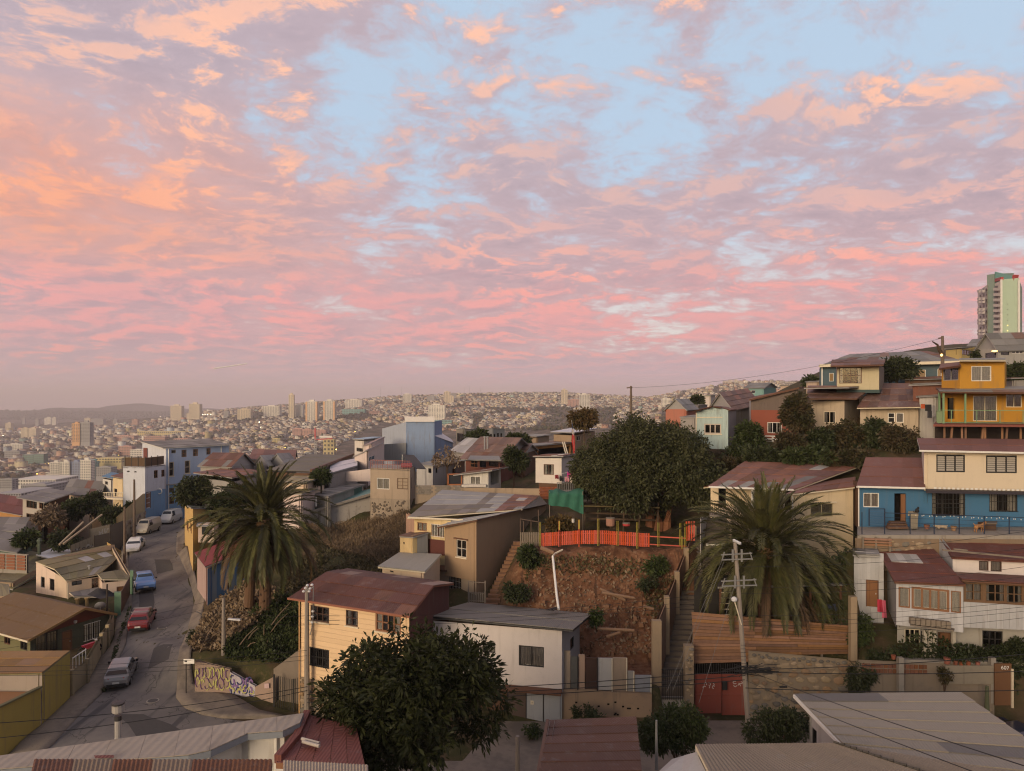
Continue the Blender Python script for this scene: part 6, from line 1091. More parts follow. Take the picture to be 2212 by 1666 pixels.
# white house with garage
h=House('white_two_storey_house','white two storey house with grey metal roof and garage doors below','house',(0,47,-21)); A,B=XY(933,48.5),XY(1214,46.3); zb_=-18.9; WH2=plaster('clean_white_wall',(.64,.58,.55),.16,bump=.1)
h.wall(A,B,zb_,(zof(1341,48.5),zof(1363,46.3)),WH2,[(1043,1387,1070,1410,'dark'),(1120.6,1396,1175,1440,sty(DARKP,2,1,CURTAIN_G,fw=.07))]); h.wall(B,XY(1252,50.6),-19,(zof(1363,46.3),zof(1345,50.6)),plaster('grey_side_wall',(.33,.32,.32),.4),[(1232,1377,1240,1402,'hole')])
h.roof([P(919,1330.5,48.6),P(1238,1361,45.6),P(1279,1326,51.5),P(1012,1301,55.5)],9,2,[sheet_mat('slate_grey_sheet',(.20,.185,.165),(.165,.15,.135),.25,jit=.03)],fascia=DARKP); h.bit('flashing',DARKP,lambda b:[b.beam(P(1180+i*6,1318+i,50.5-i*.2),P(1200+i*4,1312,51.5),.12,.04) for i in range(3)])
h.wall(A,XY(1110,47.0),-21.2,zb_,BRK,name='lower_wall'); GD=plaster('garage_grey',(.33,.34,.36),.35); h.wall(XY(1110,46.9),B,-21.2,zb_-.25,GD,name='garage_front'); e_=(B-XY(1110,46.9)).normalized(); e3=Vector((*e_,0)); n3_=Vector((e_.y,-e_.x,0)); O_=Vector((*XY(1110,46.9),-21))
for k in range(3):h.bit('garage_door',[GD,plain('brown_gate',(.09,.06,.05),.6)][k==0],lambda b:obox(b,O_,e3,n3_,[-.35,.85,2.0][k],[.8,1.95,3.05][k],.02,1.78,.02,.07)); h.bit('door_post',DARKP,lambda b:obox(b,O_,e3,n3_,[.8,1.93,-.42][k],[.86,1.99,-.35][k],0,1.85,.0,.1))
h.bit('notice',CREAMP,lambda b:obox(b,O_,e3,n3_,1.12,1.32,1.1,1.35,.07,.085)); h.bit('notice_mark',DARKP,lambda b:obox(b,O_,e3,n3_,1.2,1.24,1.17,1.28,.085,.09)); h.bit('canopy',BROWNP,lambda b:b.slab([Vector((*(XY(1108,46.9)),zb_))-n3_*-.5+e3*-.5,Vector((*B,zb_-.05))+n3_*.5,Vector((*B,zb_+.1)),Vector((*XY(1108,46.9),zb_+.15))-e3*.5],.1))
# yard doors and retaining wall between the white house and the stairs
w=House('yard_retaining_wall','low tan retaining wall with weep holes under the yard doors','wall',(5,46.6,-21)); A,B=XY(1214,46.5),XY(1408,46.4); w.wall(A,B,-21.2,(zof(1489,46.5),zof(1499,46.4)),plaster('tan_retaining',(.33,.235,.16),.55)); rg=random.Random(3)
for k in range(14):p=A.lerp(B,rg.uniform(.15,.85)); z_=rg.uniform(-20.6,-19.6); w.bit('weep_hole',VOID,lambda b:b.box(p.x-.07,p.x+.07,p.y-.03,p.y+.05,z_,z_+.09))
for nm,lb,a,e,y0,y1,mt in (('yard_post','rough plastered post right of the white house',1219,1232,1406,1490,TN),('grey_yard_door','grey yard door beside the plastered post',1233,1249,1418,1490,plain('grey_door',(.10,.10,.095),.7)),('crumbling_post','narrow post of broken brick beside the grey yard door',1250,1263,1414,1490,plaster('broken_post',(.40,.28,.21),.7)),('brown_yard_door','dark brown yard door',1265,1291,1421,1492,plain('dark_brown_door',(.055,.028,.02),.7)),('white_sheet_panel','white sheet panel leaning beside the dark brown yard door',1292,1323,1422,1494,plaster('panel_white',(.42,.41,.40),.4)),('tan_sheet_panel','tan sheet panel right of the white sheet panel',1323.5,1354.6,1421,1500,plaster('panel_tan',(.32,.25,.19),.4)),('blue_grey_panel','low blue grey panel below the earth steps',1372,1407,1459,1498,plaster('panel_blue',(.25,.26,.29),.4)),('small_grey_panel','narrow grey panel between the tan and the blue grey ones',1356,1370,1450,1500,plaster('panel_grey',(.28,.27,.26),.4))):
    t_=thing(nm,lb,'panel' if 'panel' in nm else 'post' if 'post' in nm else 'door',P((a+e)/2,y1,46.7)); p0,p1=P(a,y1,46.75),P(e,y1,46.72); zt_=zof(y0,46.75); b=MB(); b.hexa([p0,p1,p1+Vector((0,.1,0)),p0+Vector((0,.1,0))],[Vector((p0.x,p0.y,zt_)),Vector((p1.x,p1.y,zt_)),Vector((p1.x,p1.y+.1,zt_)),Vector((p0.x,p0.y+.1,zt_))]); b.build('slab',mt,t_)
    if 'panel' in nm or 'door' in nm:MB().beam(p1-Vector((.03,.04,0)),Vector((p1.x-.03,p1.y-.04,zt_)),.06,.06).build('frame',CREAMP if 'panel' in nm else DARKP,t_)
# stair wall: stone panels between posts climbing the right side of the earth slope
w=House('stair_wall','stepped stone wall with concrete posts climbing the right of the earth slope','wall',(9.5,50,-20)); SWM=plaster('stair_wall_stone',(.27,.17,.115),.6,bump=.8); PST=plaster('pale_post',(.32,.24,.16),.45); segs=[(1418,47.5),(1440,50),(1462,53),(1482,56),(1499,59.5)]; tops=(-14.7,-13.8,-12.8,-11.7,-10.6)
for i in range(4):w.wall(XY(*segs[i]),XY(*segs[i+1]),tops[i]-4.6,(tops[i]-.4,tops[i+1]-.5),SWM)
for (px,Y),z_ in zip(segs,tops):p=XY(px,Y); r_=.3 if px==1418 else .16; w.bit('post',PST,lambda b:b.box(p.x-r_,p.x+r_,p.y-.2,p.y+.2,-20.6 if px==1418 else z_-4,z_))
for i in range(4):
    for j in range(4):a_,b_=XY(*segs[i]),XY(*segs[i+1]); o_=Vector((-.09,-.02)); f0,f1=.08,.94; z0_,z1_=tops[i]-.75-j*.42,tops[i+1]-.85-j*.42; q0,q1=a_.lerp(b_,f0)+o_,a_.lerp(b_,f1)+o_; MB().hexa([Vector((*q0,z0_)),Vector((*q1,z1_)),Vector((q1.x+.05,q1.y,z1_)),Vector((q0.x+.05,q0.y,z0_))],[Vector((*q0,z0_+.34)),Vector((*q1,z1_+.34)),Vector((q1.x+.05,q1.y,z1_+.34)),Vector((q0.x+.05,q0.y,z0_+.34))]).build('wall_plank',SWM,w.r)
t_=thing('outdoor_stairs','dark concrete stairs climbing between the stone wall and the timber fence','stairs',(10.5,48,-20)); SC_=plaster('stair_concrete',(.15,.125,.105),.5)
for k in range(34):f=k/33; p=XY(1448,47.8).lerp(XY(1512,60.5),f); z_=-19.2+8.3*f; MB().box(p.x-.75,p.x+.75,p.y-.2,p.y+.3,z_-1.0,z_).build('step',SC_,t_)
t_=thing('stone_gatepost','rough stone gatepost left of the red gate','post',P(1487,1520,47)); p=XY(1487,47.2); MB().box(p.x-.3,p.x+.3,p.y-.25,p.y+.25,-21,zof(1393,47.2)).build('core',STB,t_); stones(t_,p+Vector((-.3,-.25)),p+Vector((.3,-.25)),lambda f:-20.8,lambda f:zof(1395,47.2),22,[ST,SG],8,.08,.16)
t_=thing('earth_stairs','earth and brick steps climbing along the tan house','stairs',(-1,56,-16))
for k in range(20):f=k/19; p=XY(1042,54.5).lerp(XY(1122,62),f); z_=-17.0+4.6*f; MB().box(p.x-.55,p.x+.55,p.y-.25,p.y+.3,z_-.8,z_).build('step',plaster('earth_step',(.24,.13,.075),.5),t_)
t_=thing('wire_gate','grey brown wire and picket gate at the foot of the earth steps','gate',P(1030,1300,54)); GM=plain('weathered_wood',(.20,.165,.13),.85)
for a in (1012,1048):p=P(a,1302,53.6); MB().beam(p,Vector((p.x,p.y,zof(1255,53.6))),.1,.1).build('post',GM,t_)
for k in range(9):p=P(1014+k*4,1301,53.6); MB().box(p.x-.04,p.x+.04,p.y-.02,p.y+.02,p.z,zof(1280,53.6)).build('picket',GM,t_)
b=MB(); [b.beam(P(1012,y,53.6),P(1048,y+2,53.6),.05,.05) for y in (1257,1280,1297)]; b.build('rail',GM,t_)
# picket fences on the terrace edge
ORP=plain('orange_red_paint',(.52,.085,.042),.75,jit=.14); YGP=plain('yellow_green_post',(.36,.30,.05),.6); t_=thing('orange_picket_fence','bright orange red picket fence along the top of the earth slope','fence',P(1300,1180,57.3))
fx=np.array([1168,1235,1308,1380,1450,1520,1570]); ftop=np.interp; FT=lambda px:np.interp(px,[1168,1240,1310,1380,1450,1500,1625,1715],[1137.5,1134.5,1132,1131,1135,1138,1147,1152]); FY=lambda px:57.3
pk=MB().hexa([(-.058,-.015,0),(.058,-.015,0),(.058,.015,0),(-.058,.015,0)],[(-.058,-.015,1.0),(.058,-.015,1.0),(.058,.015,1.0),(-.058,.015,1.0)]); me_=None
def conv(zx):return 1138.2+zx/4.976
xs=[conv(155+20.6*i) for i in range(57)]+[conv(1718+26*i) for i in range(4)]; rg=random.Random(2)
for px in xs:
    row=1002.7+np.interp(conv(1)*0+px,[conv(155),conv(560),conv(770),conv(1300),conv(1718),conv(1800)],[742,715,712,745,680,680])/4.976; p=P(px,row,57.3)
    if me_ is None:o=pk.build('picket',ORP,t_); me_=o.data
    else:o=bpy.data.objects.new('picket',me_); COL.objects.link(o); o.parent=t_
    o.matrix_parent_inverse=Matrix.Identity(4); o.location=Vector((p.x,p.y,p.z-1.08+rg.uniform(-.01,.02)))-Vector(t_.location); o.scale.z=1.08 if px<conv(1600) else 1.55; o.rotation_euler.y=rg.uniform(-.015,.015)
for dz_ in (-.22,-.86):
    b=MB(); pts=[P(px,1002.7+r/4.976,57.36)+UP*dz_ for px,r in ((conv(150),742),(conv(560),716),(conv(770),713),(conv(1300),746),(conv(1720),768))]; [b.beam(q0,q1,.05,.09) for q0,q1 in zip(pts,pts[1:])]; b.build('rail',ORP,t_)
for zx,y0,y1,mt in ((140,625,885,YGP),(348,612,890,ORP),(560,598,892,ORP),(767,585,880,YGP),(974,610,878,YGP),(1186,625,910,YGP),(1413,628,888,YGP),(1648,635,880,YGP),(1702,640,925,YGP),(1668,775,930,YGP)):
    p,q_=P(conv(zx),1002.7+y1/4.976,57.2),P(conv(zx),1002.7+y0/4.976,57.2); b=MB(); [b.beam(p+Vector((s_,0,0)),q_+Vector((s_,0,0)),.03,.04) for s_ in (-.05,.05)]; b.build('post',mt,t_)
    if mt is ORP:MB().beam(p.lerp(q_,.66)+Vector((0,-.04,0)),q_+Vector((0,-.04,0)),.1,.03).build('post_tip',YGP,t_)
t_=thing('grey_picket_fence','short weathered grey picket fence left of the orange fence','fence',P(1145,1178,57.6))
for k in range(11):p=P(1124.5+k*3.9,1179,57.8); MB().box(p.x-.05,p.x+.05,p.y-.02,p.y+.02,p.z,zof(1150,57.8)).build('picket',GM,t_)
b=MB(); [b.beam(P(1123,y,57.86),P(1167,y,57.86),.04,.07) for y in (1154,1173)]; b.build('rail',GM,t_)
t_=thing('pipe_frame','rusty pipe frame standing behind the grey pickets','frame',P(1140,1150,60)); b=MB(); [b.beam(P(a,b1,60),P(c1,d1,60),.06,.06) for a,b1,c1,d1 in ((1124,1150,1124,1121),(1131,1150,1131,1126),(1147,1150,1147,1124),(1163,1150,1163,1102),(1124,1121,1165,1128))]; b.build('pipe',plain('rusty_pipe',(.12,.08,.06),.8),t_)
# things on the terrace
t_=thing('shade_net','green shade netting hung over a frame left of the great tree','netting',P(1225,1110,63)); N_=14; V=[]
for i in range(N_+1):
    for j in range(9):
        f,g_=i/N_,j/8; low=1092+6*f+(14*(f-.55)/.45 if f>.55 else 0); row=(1066 if 0<i<N_ else 1064)+(low-1066)*g_; V.append(P(1185+75*f,row,63)+Vector((0,.12*math.sin(f*21+g_*2)-.05*g_,0)))
    V_top=None
nb_=len(V)
for i in range(N_+1):
    f=i/N_; dip=9*math.exp(-((f-.52)/.2)**2); V.append(P(1185+76*f,1054+dip*.9+(4 if f<.2 else 0),66.5))
fq=[(i*9+j,(i+1)*9+j,(i+1)*9+j+1,i*9+j+1) for i in range(N_) for j in range(8)]+[(i*9,nb_+i,nb_+i+1,(i+1)*9) for i in range(N_)]
np_mesh('net',V,fq,plain('green_netting',(.03,.125,.085),.9,grain=.4,scale=3),t_); b=MB(); [b.beam(P(px,1150,63.1),P(px,1062,63.1),.05,.05) for px in (1187,1259)]; b.build('pole',GM,t_)
t_=thing('flag','limp white, blue and red flag hanging from a thin pole','flag',P(1238,985,92)); MB().tube([P(1242,990,92),P(1235,908,92)],.035,n=5).build('pole',GREYP,t_); RF,WF_,BF=plain('flag_red',(.55,.06,.06),.8),plain('flag_white',(.62,.55,.55),.8),plain('flag_blue',(.07,.10,.25),.8)
def fold(nm,mt,pts):
    V=[]; 
    for (xa,xb,y) in pts:
        for k in range(6):V.append(P(xa+(xb-xa)*k/5,y,92)+Vector((0,.12*(1 if k % 2 else -1)-.05,0)))
    n_=len(pts); np_mesh(nm,V,[(i*6+k,i*6+k+1,(i+1)*6+k+1,(i+1)*6+k) for i in range(n_-1) for k in range(5)],mt,t_)
fold('blue_field',BF,[(1235.5,1237,915),(1235,1237.5,926)]); fold('white_band',WF_,[(1234.8,1238.5,926),(1234.5,1240,935),(1236,1240.5,941)]); fold('red_band',RF,[(1235,1240.5,938),(1234,1242,952),(1236.5,1242.5,968),(1237.5,1242,979)])
LN=[('magenta',(.42,.03,.20),1225,1236,1019,1031),('white',(.58,.55,.52),1238,1250,1016,1027),('navy',(.03,.03,.08),1226,1237,1016,1020),('black',(.02,.02,.025),1209,1217,1028,1039),('pink',(.50,.25,.30),1220,1229,1030,1040),('patterned',(.45,.38,.33),1232,1243,1031,1042),('dark red',(.22,.03,.04),1199,1206,1026,1034),('grey',(.25,.25,.27),1244,1250,1027,1040)]
for nm,c,x0,x1,y0,y1 in LN:
    t2=thing('garment',f'{nm} garment hanging on the line beside the small white house','clothes',P((x0+x1)/2,y0,77),'laundry on the line'); V=[P(x0+(x1-x0)*k/5+(.6 if j and k % 2 else 0),y0+(y1-y0)*j/2+(1 if k in (1,4) and j==2 else 0),77)+Vector((0,.05*(-1)**k*j,0)) for j in range(3) for k in range(6)]
    np_mesh('cloth',V,[(j*6+k,j*6+k+1,j*6+k+7,j*6+k+6) for j in range(2) for k in range(5)],plain('cloth_'+nm.replace(' ','_'),c,.95),t2)
t_=thing('clothes_line','clothes line beside the small white house','line',P(1225,1018,77)); b=MB(); b.tube(wire_path(P(1197,1025,77),P(1253,1013,77),.1),.015,n=4); b.tube(wire_path(P(1205,1030,77),P(1253,1027,77),.1),.015,n=4); b.build('cord',WHITE,t_)
t_=thing('metal_railing','dark balcony railing under the laundry','railing',P(1225,1060,77)); b=MB(); [b.beam(P(1204+k*4,1062,76.8),P(1204+k*4,1043,76.8),.05,.05) for k in range(13)]; b.beam(P(1203,1043,76.8),P(1254,1044,76.8),.06,.06); b.build('bars',plain('grey_iron',(.16,.16,.16),.6),t_); MB().slab([P(1203,1063,76.5),P(1256,1063,76.5),P(1256,1058,79),P(1203,1058,79)],.25).build('floor',CONC,t_)
for nm,lb,c,x0,x1,y0,y1,Y in (('wooden_barrel','pale wooden cable drum on the terrace under the great tree',(.32,.17,.12),1309,1328,1119,1136,60.5),('red_crate','small red box among the terrace clutter',(.40,.04,.04),1345,1361,1130,1136,60),('white_bucket','white bucket near the green netting',(.55,.53,.5),1235,1241,1120,1129,60.5)):
    p=P((x0+x1)/2,y1,Y); t2=thing(nm,lb,nm.split('_')[1],p); r_=(x1-x0)/2/F*Y; hh_=(y1-y0)/F*Y; m_=plain(nm+'_paint',c,.8)
    MB().lathe(p,[(r_*.9,0),(r_,hh_*.12),(r_,hh_*.88),(r_*.9,hh_)],10).build('body',m_,t2); MB().lathe(p+UP*hh_,[(r_*1.04,-.05),(r_*1.04,.02),(r_*.5,.03)],10).build('rim',GM,t2)
t_=thing('timber_shed','dark open timber shed under the great tree','shed',P(1330,1140,66)); b=MB(); [b.beam(P(x,1150,64+k % 3),P(x+2,1085,64+k % 3),.12,.12) for k,x in enumerate((1262,1290,1318,1346,1380,1400,1420))]; [b.beam(P(1262,y,64.5),P(1420,y+4,65.5),.12,.16) for y in (1092,1108,1120)]; b.build('frame',plain('dark_timber_frame',(.09,.06,.04),.85),t_); MB().slab([P(1255,1092,63),P(1425,1096,63),P(1425,1080,71),P(1255,1080,71)],.1).build('roof',plain('dark_shed_roof',(.10,.075,.03),.85),t_); MB().hexa([P(1258,1150,69),P(1440,1150,69),P(1440,1150,69.2),P(1258,1150,69.2)],[P(1258,1088,69),P(1440,1088,69),P(1440,1088,69.2),P(1258,1088,69.2)]).build('back_wall',plain('dark_shed_wall',(.05,.04,.03),.9),t_)
t_=thing('drain_pipe','long white drain pipe running down the earth slope','pipe',P(1200,1250,55)); pt=[P(1207,1317,50.9),P(1203,1290,51.8),P(1194,1202,55.3)]; MB().tube(pt,.09,n=8).build('pipe',WHITE,t_); MB().tube([pt[-1],P(1199,1196,56),P(1215,1188,56.6)],.08,n=8).build('elbow',CREAMP,t_)
for i,(x0,y0,x1,y1,Y) in enumerate(((1168,1183,1195,1194,56.2),(1300,1280,1370,1292,53.6),(1296,1272,1350,1296,53.9),(1390,1310,1412,1316,52.2),(1290,1358,1370,1362,50.2),(1310,1376,1340,1366,50.6))):
    t2=thing('log',('pale log at the left end of the orange fence','fallen pole lying across the earth slope','second fallen pole crossing the first on the slope','flat board at the right foot of the slope','long plank lying above the yard doors','short plank leaning below the slope')[i],'log',P(x0,y0,Y)); MB().tube([P(x0,y0,Y),P(x1,y1,Y)],.16 if i==0 else .1,n=7).build('wood',plain('pale_log',(.26,.16,.10),.85),t2)
# ---------------------------------------------------------------- right side: gate, timber fence and stone wall on the street
def pan(px0,row0,px1,row1,Y0,Y1,th=.08):
    """an upright panel between two columns at two distances: eight corners"""
    a,b,c,d=P(px0,row1,Y0),P(px1,row1,Y1),P(px1,row0,Y1),P(px0,row0,Y0); o=Vector((0,th,0)); return [a,b,b+o,a+o],[d,c,c+o,d+o]
w=House('red_gate','rusty red double metal gate with chalk scribbles on the forecourt','gate',(13.5,47.5,-21)); RG_=plaster('gate_red_paint',(.21,.055,.04),.4,rough=.6)
for a,e,y1 in ((1501,1558.5,1541),(1559.5,1609,1545)):w.bit('leaf',RG_,lambda b:(b.hexa(*pan(a,1457,e,y1,47.5,47.3,.06)),b.hexa(*pan(a,1457,e,1460,47.45,47.25)),b.hexa(*pan(a,1500,e,1503,47.45,47.25))))
gb=MB(); glyphs(gb,XY(1518,47.42),XY(1545,47.38),zof(1488,47.4),zof(1474,47.4),3,4,.05); glyphs(gb,XY(1583,47.35),XY(1603,47.3),zof(1484,47.3),zof(1472,47.3),2,9,.05); gb.build('scribble',plain('chalk_mark',(.42,.36,.33),.9),w.r); w.bit('letter_plate',WHITE,lambda b:b.hexa(*pan(1547,1473,1554.5,1484,47.35,47.33,.03))); w.bit('letter_box',BLACKIRON,lambda b:b.hexa(*pan(1561,1473,1571,1491,47.2,47.2,.15)))
w.bit('dark_opening',VOID,lambda b:b.hexa(*pan(1500,1432,1618,1458,48.4,48.2))); w.bit('overhead_bars',BLACKIRON,lambda b:[b.beam(P(1502+k*5,1457,47.6),P(1502+k*5,1434,47.6),.035,.035) for k in range(22)])
t_=thing('timber_fence','long fence of horizontal orange brown boards above the stone wall','fence',P(1660,1420,47.8)); WDB=plain('warm_timber',(.25,.132,.075),.8,jit=.3,grain=.45,scale=3); NB=15; rg=random.Random(6)
for k in range(NB):
    f0,f1=k/NB,(k+.9)/NB; L=lambda f:(1493.5+6.5*f,1322+112*f); Rr=lambda f:(1837,1352+70*f); cuts=[0,rg.uniform(.3,.45),rg.uniform(.6,.75),1]
    for c0,c1 in zip(cuts,cuts[1:]):
        if k>=13 and c0>.25:c1=min(c1,.32)
        if c1-c0<.03:continue
        mx=lambda f,s:(L(f)[0]*(1-s)+Rr(f)[0]*s,L(f)[1]*(1-s)+Rr(f)[1]*s); pp=[P(*mx(f1,c0+.001),48.1),P(*mx(f1,c1-.001),48.1),P(*mx(f0,c1-.001),48.1),P(*mx(f0,c0+.001),48.1)]; o=Vector((0,rg.uniform(-.035,-.015),0)); up_=Vector((0,rg.uniform(-.012,.012),0)); MB().hexa([pp[0]+Vector((0,.03,0)),pp[1]+Vector((0,.03,0)),pp[2]+Vector((0,.03,0)),pp[3]+Vector((0,.03,0))],[pp[0]+o,pp[1]+o,pp[2]+o+up_,pp[3]+o+up_]).build('board',WDB,t_)
for px in (1498,1600,1700,1775,1834):MB().beam(P(px,1425,48.25),P(px,1325+(px-1498)*.09,48.25),.12,.12).build('post',GM,t_)
w=House('stone_wall','retaining wall of mixed grey and tan field stones beneath the timber fence','wall',(17,47.5,-21)); A,B=XY(1619,47.3),XY(1832,47.3); STM2=plaster('stone_wall_mortar',(.27,.215,.155),.5,bump=.6); z0_,z1_=zof(1408,47.3),zof(1427,47.3); w.wall(A,B,-21.2,(z0_,z1_),STM2); stones(w.r,A,B,lambda f:-20.9,lambda f:-18.9,46,[SG,SG,ST,SO],21,.2,.36); stones(w.r,A,B,lambda f:-18.95,lambda f:z0_+(z1_-z0_)*f-.32,62,[ST,ST,SO],22,.2,.40)
stones(w.r,A,B,lambda f:z0_+(z1_-z0_)*f-.4,lambda f:z0_+(z1_-z0_)*f-.02,26,[SG],23,.12,.17)
t_=thing('concrete_post','short square concrete post at the right end of the timber fence','post',P(1845,1432,46.8)); MB().hexa(*pan(1838,1432-3,1853,1440,46.8,46.8,.4)).hexa(*pan(1838,1290,1852,1431,46.8,46.8,.36)).build('shaft',plaster('pale_post',(1,1,1)),t_)
w=House('garden_front_wall','old brick and concrete garden wall right of the stone wall','wall',(22,44.6,-21)); A,B=XY(1853,45.2),XY(2148,44.6); w.wall(A,B,-21.2,(zof(1428,45.2),zof(1440,44.6)),plaster('garden_wall_render',(.235,.19,.145),.6)); BR_=plaster('old_red_brick',(.20,.085,.05),.4,jit=.2); rg=random.Random(14)
for j in range(2):
    for i in range(15):p=A.lerp(B,.03+i*.032+rg.uniform(0,.004)); z_=zof(1452-j*11,45.2); MB().box(p.x,p.x+.22,p.y-.06,p.y+.06,z_,z_+.24).build('brick',BR_,w.r)
stones(w.r,A.lerp(B,.05),A.lerp(B,.98),lambda f:-20.8,lambda f:-19.1,60,[SG,ST],31,.12,.24); w.bit('smooth_panel',plaster('garden_panel',(.26,.225,.175),.5),lambda b:b.hexa(*pan(2042,1438,2146,1478,44.65,44.5,.1)))
for px in (1948,2147):w.bit('pillar',CONC,lambda b:b.hexa(*pan(px-6,1422,px+5,1520,44.6,44.6,.3)))
t_=thing('brown_street_door','brown wooden street door with the house number 607','door',P(2166,1520,44)); MB().hexa(*pan(2149,1434,2185,1524,44.4,43.9,.08)).build('leaf',plain('street_door_wood',(.13,.06,.025),.7),t_); b=MB(); b.hexa(*pan(2186,1446,2190,1530,43.8,43.7,.1)); b.build('jamb',CREAMP,t_)
tc=bpy.data.curves.new('number','FONT'); tc.body='607'; tc.size=.32; tc.extrude=.008; to=bpy.data.objects.new('number',tc); COL.objects.link(to); tc.materials.append(WHITE); p=P(2162,1446,44.05); to.parent=t_; to.location=p-Vector(t_.location); to.rotation_euler=(R(90),0,R(-8))
# cream house with the porch
h=House('cream_porch_house','cream house with rusty red sheet roof behind the right palm','house',(22,57,-15)); A,B=XY(1708,55.2),XY(1843,56.2); CRW=plaster('warm_cream_wall',(.60,.49,.335),.2)
h.wall(A,B,-17,(zof(1068,55.2),zof(1053,56.2)),CRW,[(1750.8,1088,1800,1117,sty(plain('aged_cream_frame',(.45,.38,.24),.6),2,1,plain('beige_blind',(.36,.31,.2),.8),lintel=CREAMP))]); h.wall(B,XY(1852,63),-17,(zof(1053,56.2),zof(1034,63)),BRK); h.wall(XY(1535,59.5),A+Vector((.3,2)),-11.7,zof(1052,59)-.1,CRW,[(1552,1055,1568,1098,'hole'),(1626,1062,1700,1105,sty(WHITE,3,1,CURTAIN_G))]); h.wall(XY(1560,57.2),A,-16,zof(1094,57),PEACH,[(1580,1140,1604,1170,'hole')])
h.roof([P(1530,1051,57.3),P(1716,1058,56),P(1862,1005,64.6),P(1609,996.5,65)],9,4,[RUSTP,RUSTP,RUST],over={(1,0):ZINCD,(3,0):ZINCD,(5,0):ZINCD,(7,0):ZINCD,(6,3):ZINC,(7,1):GREYR},fascia=CREAMP); h.roof([P(1697,1068.5,54.7),P(1846,1052,55.8),P(1848,1030,62),P(1733,1047,59)],4,2,[RUSTP,RUST],fascia=CREAMP); h.gutter(P(1531,1052,57.1),P(1714,1058.5,55.9)); h.roof([P(1506,1054,62),P(1545,1050,60),P(1605,1018,65),P(1560,1018,68)],3,2,[RUST],fascia=CREAMP)
h.bit('balcony_floor',CONC,lambda b:b.slab([P(1533,1113,57.2),P(1616,1118,56.6),P(1616,1108,59.3),P(1533,1104,59.6)],.15)); h.bit('balcony_rail',plain('brown_iron',(.14,.09,.06),.6),lambda b:([b.beam(P(1535+k*4.2,1113,57.3),P(1535+k*4.2,1088,57.3),.03,.03) for k in range(9)],b.beam(P(1534,1088,57.3),P(1570,1089,57.3),.05,.05))); h.pipe(*XY(1712,55),-15,-7.5,WHITE); h.pipe(*XY(1625,57),-11,-7.2,WHITE,.08)
t_=thing('porch_stairs','white walled stairs up to the porch of the cream house','stairs',P(1540,1180,55))
for k in range(16):p=P(1546+1.2*k*.2,1210-k*6,54.2+.19*k); MB().box(p.x-.9,p.x+.7,p.y-.1,p.y+.25,p.z-.5,p.z).build('step',SC_,t_)
MB().hexa(*pan(1514,1118,1530,1230,54.5,57.5,.2)).build('side_wall',plaster('pale_wall',(1,1,1)),t_); MB().hexa(*pan(1526,1175,1566,1179,54.4,54.4)).build('white_beam',WHITE,t_)
t_=thing('yard_lean_to','open yard shelter with dark interior behind the timber fence','shed',P(1650,1340,51)); b=MB(); [b.beam(P(x,1345,50),P(x,1265,50),.14,.14) for x in (1556,1580,1640,1708,1750,1815)]; b.build('post',BROWNP,t_); MB().hexa(*pan(1500,1245,1820,1380,52.5,52.5)).build('back_wall',plain('dark_back_wall',(.035,.032,.03),.9),t_); MB().slab([P(1550,1268,49.6),P(1822,1262,49.6),P(1822,1242,54),P(1550,1242,54)],.12).build('roof',GREYR,t_); MB().hexa(*pan(1776,1305,1815,1350,49.7,49.7)).build('blue_panel',plain('navy_panel',(.05,.06,.10),.7),t_); b=MB(); [b.hexa(*pan(1738,y,1752,y+4,50,50)) for y in (1316,1324,1332)]; b.build('yellow_board',plain('yellow_board_paint',(.42,.28,.02),.7),t_); b=MB(); [b.beam(P(1557,y,49.8),P(1580,y,49.8),.04,.04) for y in range(1280,1340,12)]; b.build('ladder_rung',CREAMP,t_)
# blue house with cream upper storey
BLUEW=plaster('strong_blue_wall',(.055,.15,.27),.15,bump=.1); h=House('blue_terrace_house','strong blue house with cream upper storey and louvred windows','house',(33,55,-9.8)); A,M_,B=XY(1855,55),XY(1998,54.6),XY(2330,53.8)
h.wall(A,M_,-9.9,zof(1053,54.8),BLUEW,[(1865,1065,1899,1096,sty(WHITE,2,1,plain('striped_curtain',(.45,.40,.37),.9))),(1932,1066,1957,1130,'open')]); h.wall(M_,B,-9.9,zof(1060,54.2),BLUEW,[(2013,1062,2085,1114,sty(DARKP,3,2,CURTAIN,cover=.25,bars=9,barmat=BLACKIRON,hbars=2)),(2137,1063,2198,1105,sty(DARKP,2,1,CURTAIN,cover=.6,bars=8,barmat=BLACKIRON,hbars=1))])
h.wall(XY(1996,54.5),XY(2330,53.7),zof(1060,54.5),zof(976,54.4),plaster('smooth_cream_wall',(.62,.525,.40),.12,bump=.1),[(2022.6,982,2084,1020,'louvre'),(2130,984,2196,1022,'louvre')],name='upper_wall'); h.wall(XY(1991,60),XY(1996,54.5),-8,zof(976,54.5),WHW); h.bit('open_door',DOORW,lambda b:b.hexa(*pan(1946,1068,1956,1128,54.9,54.6,.05)))
RS2=sheet_mat('rose_red_sheet',(.19,.085,.066),(.14,.07,.055),.35,pitch=.1,jit=.1); h.roof([P(1850,1050.5,54.4),P(1999,1054,53.9),P(1990,989,60),P(1870,988,60.5)],6,3,[RS2],fascia=WHITE); h.roof([P(1988,973,53.9),P(2330,980,53.2),P(2330,950,59),P(1981,946.5,59)],9,2,[RS2],fascia=WHITE); h.gutter(P(1986,974,53.8),P(2330,981,53.1)); h.gutter(P(1852,1051.5,54.3),P(1998,1055,53.8)); h.pipe(*XY(1855,54.8),-9.8,zof(1055,54.8)); h.wall(XY(1843,57),A,-10,zof(1040,56),BRK)
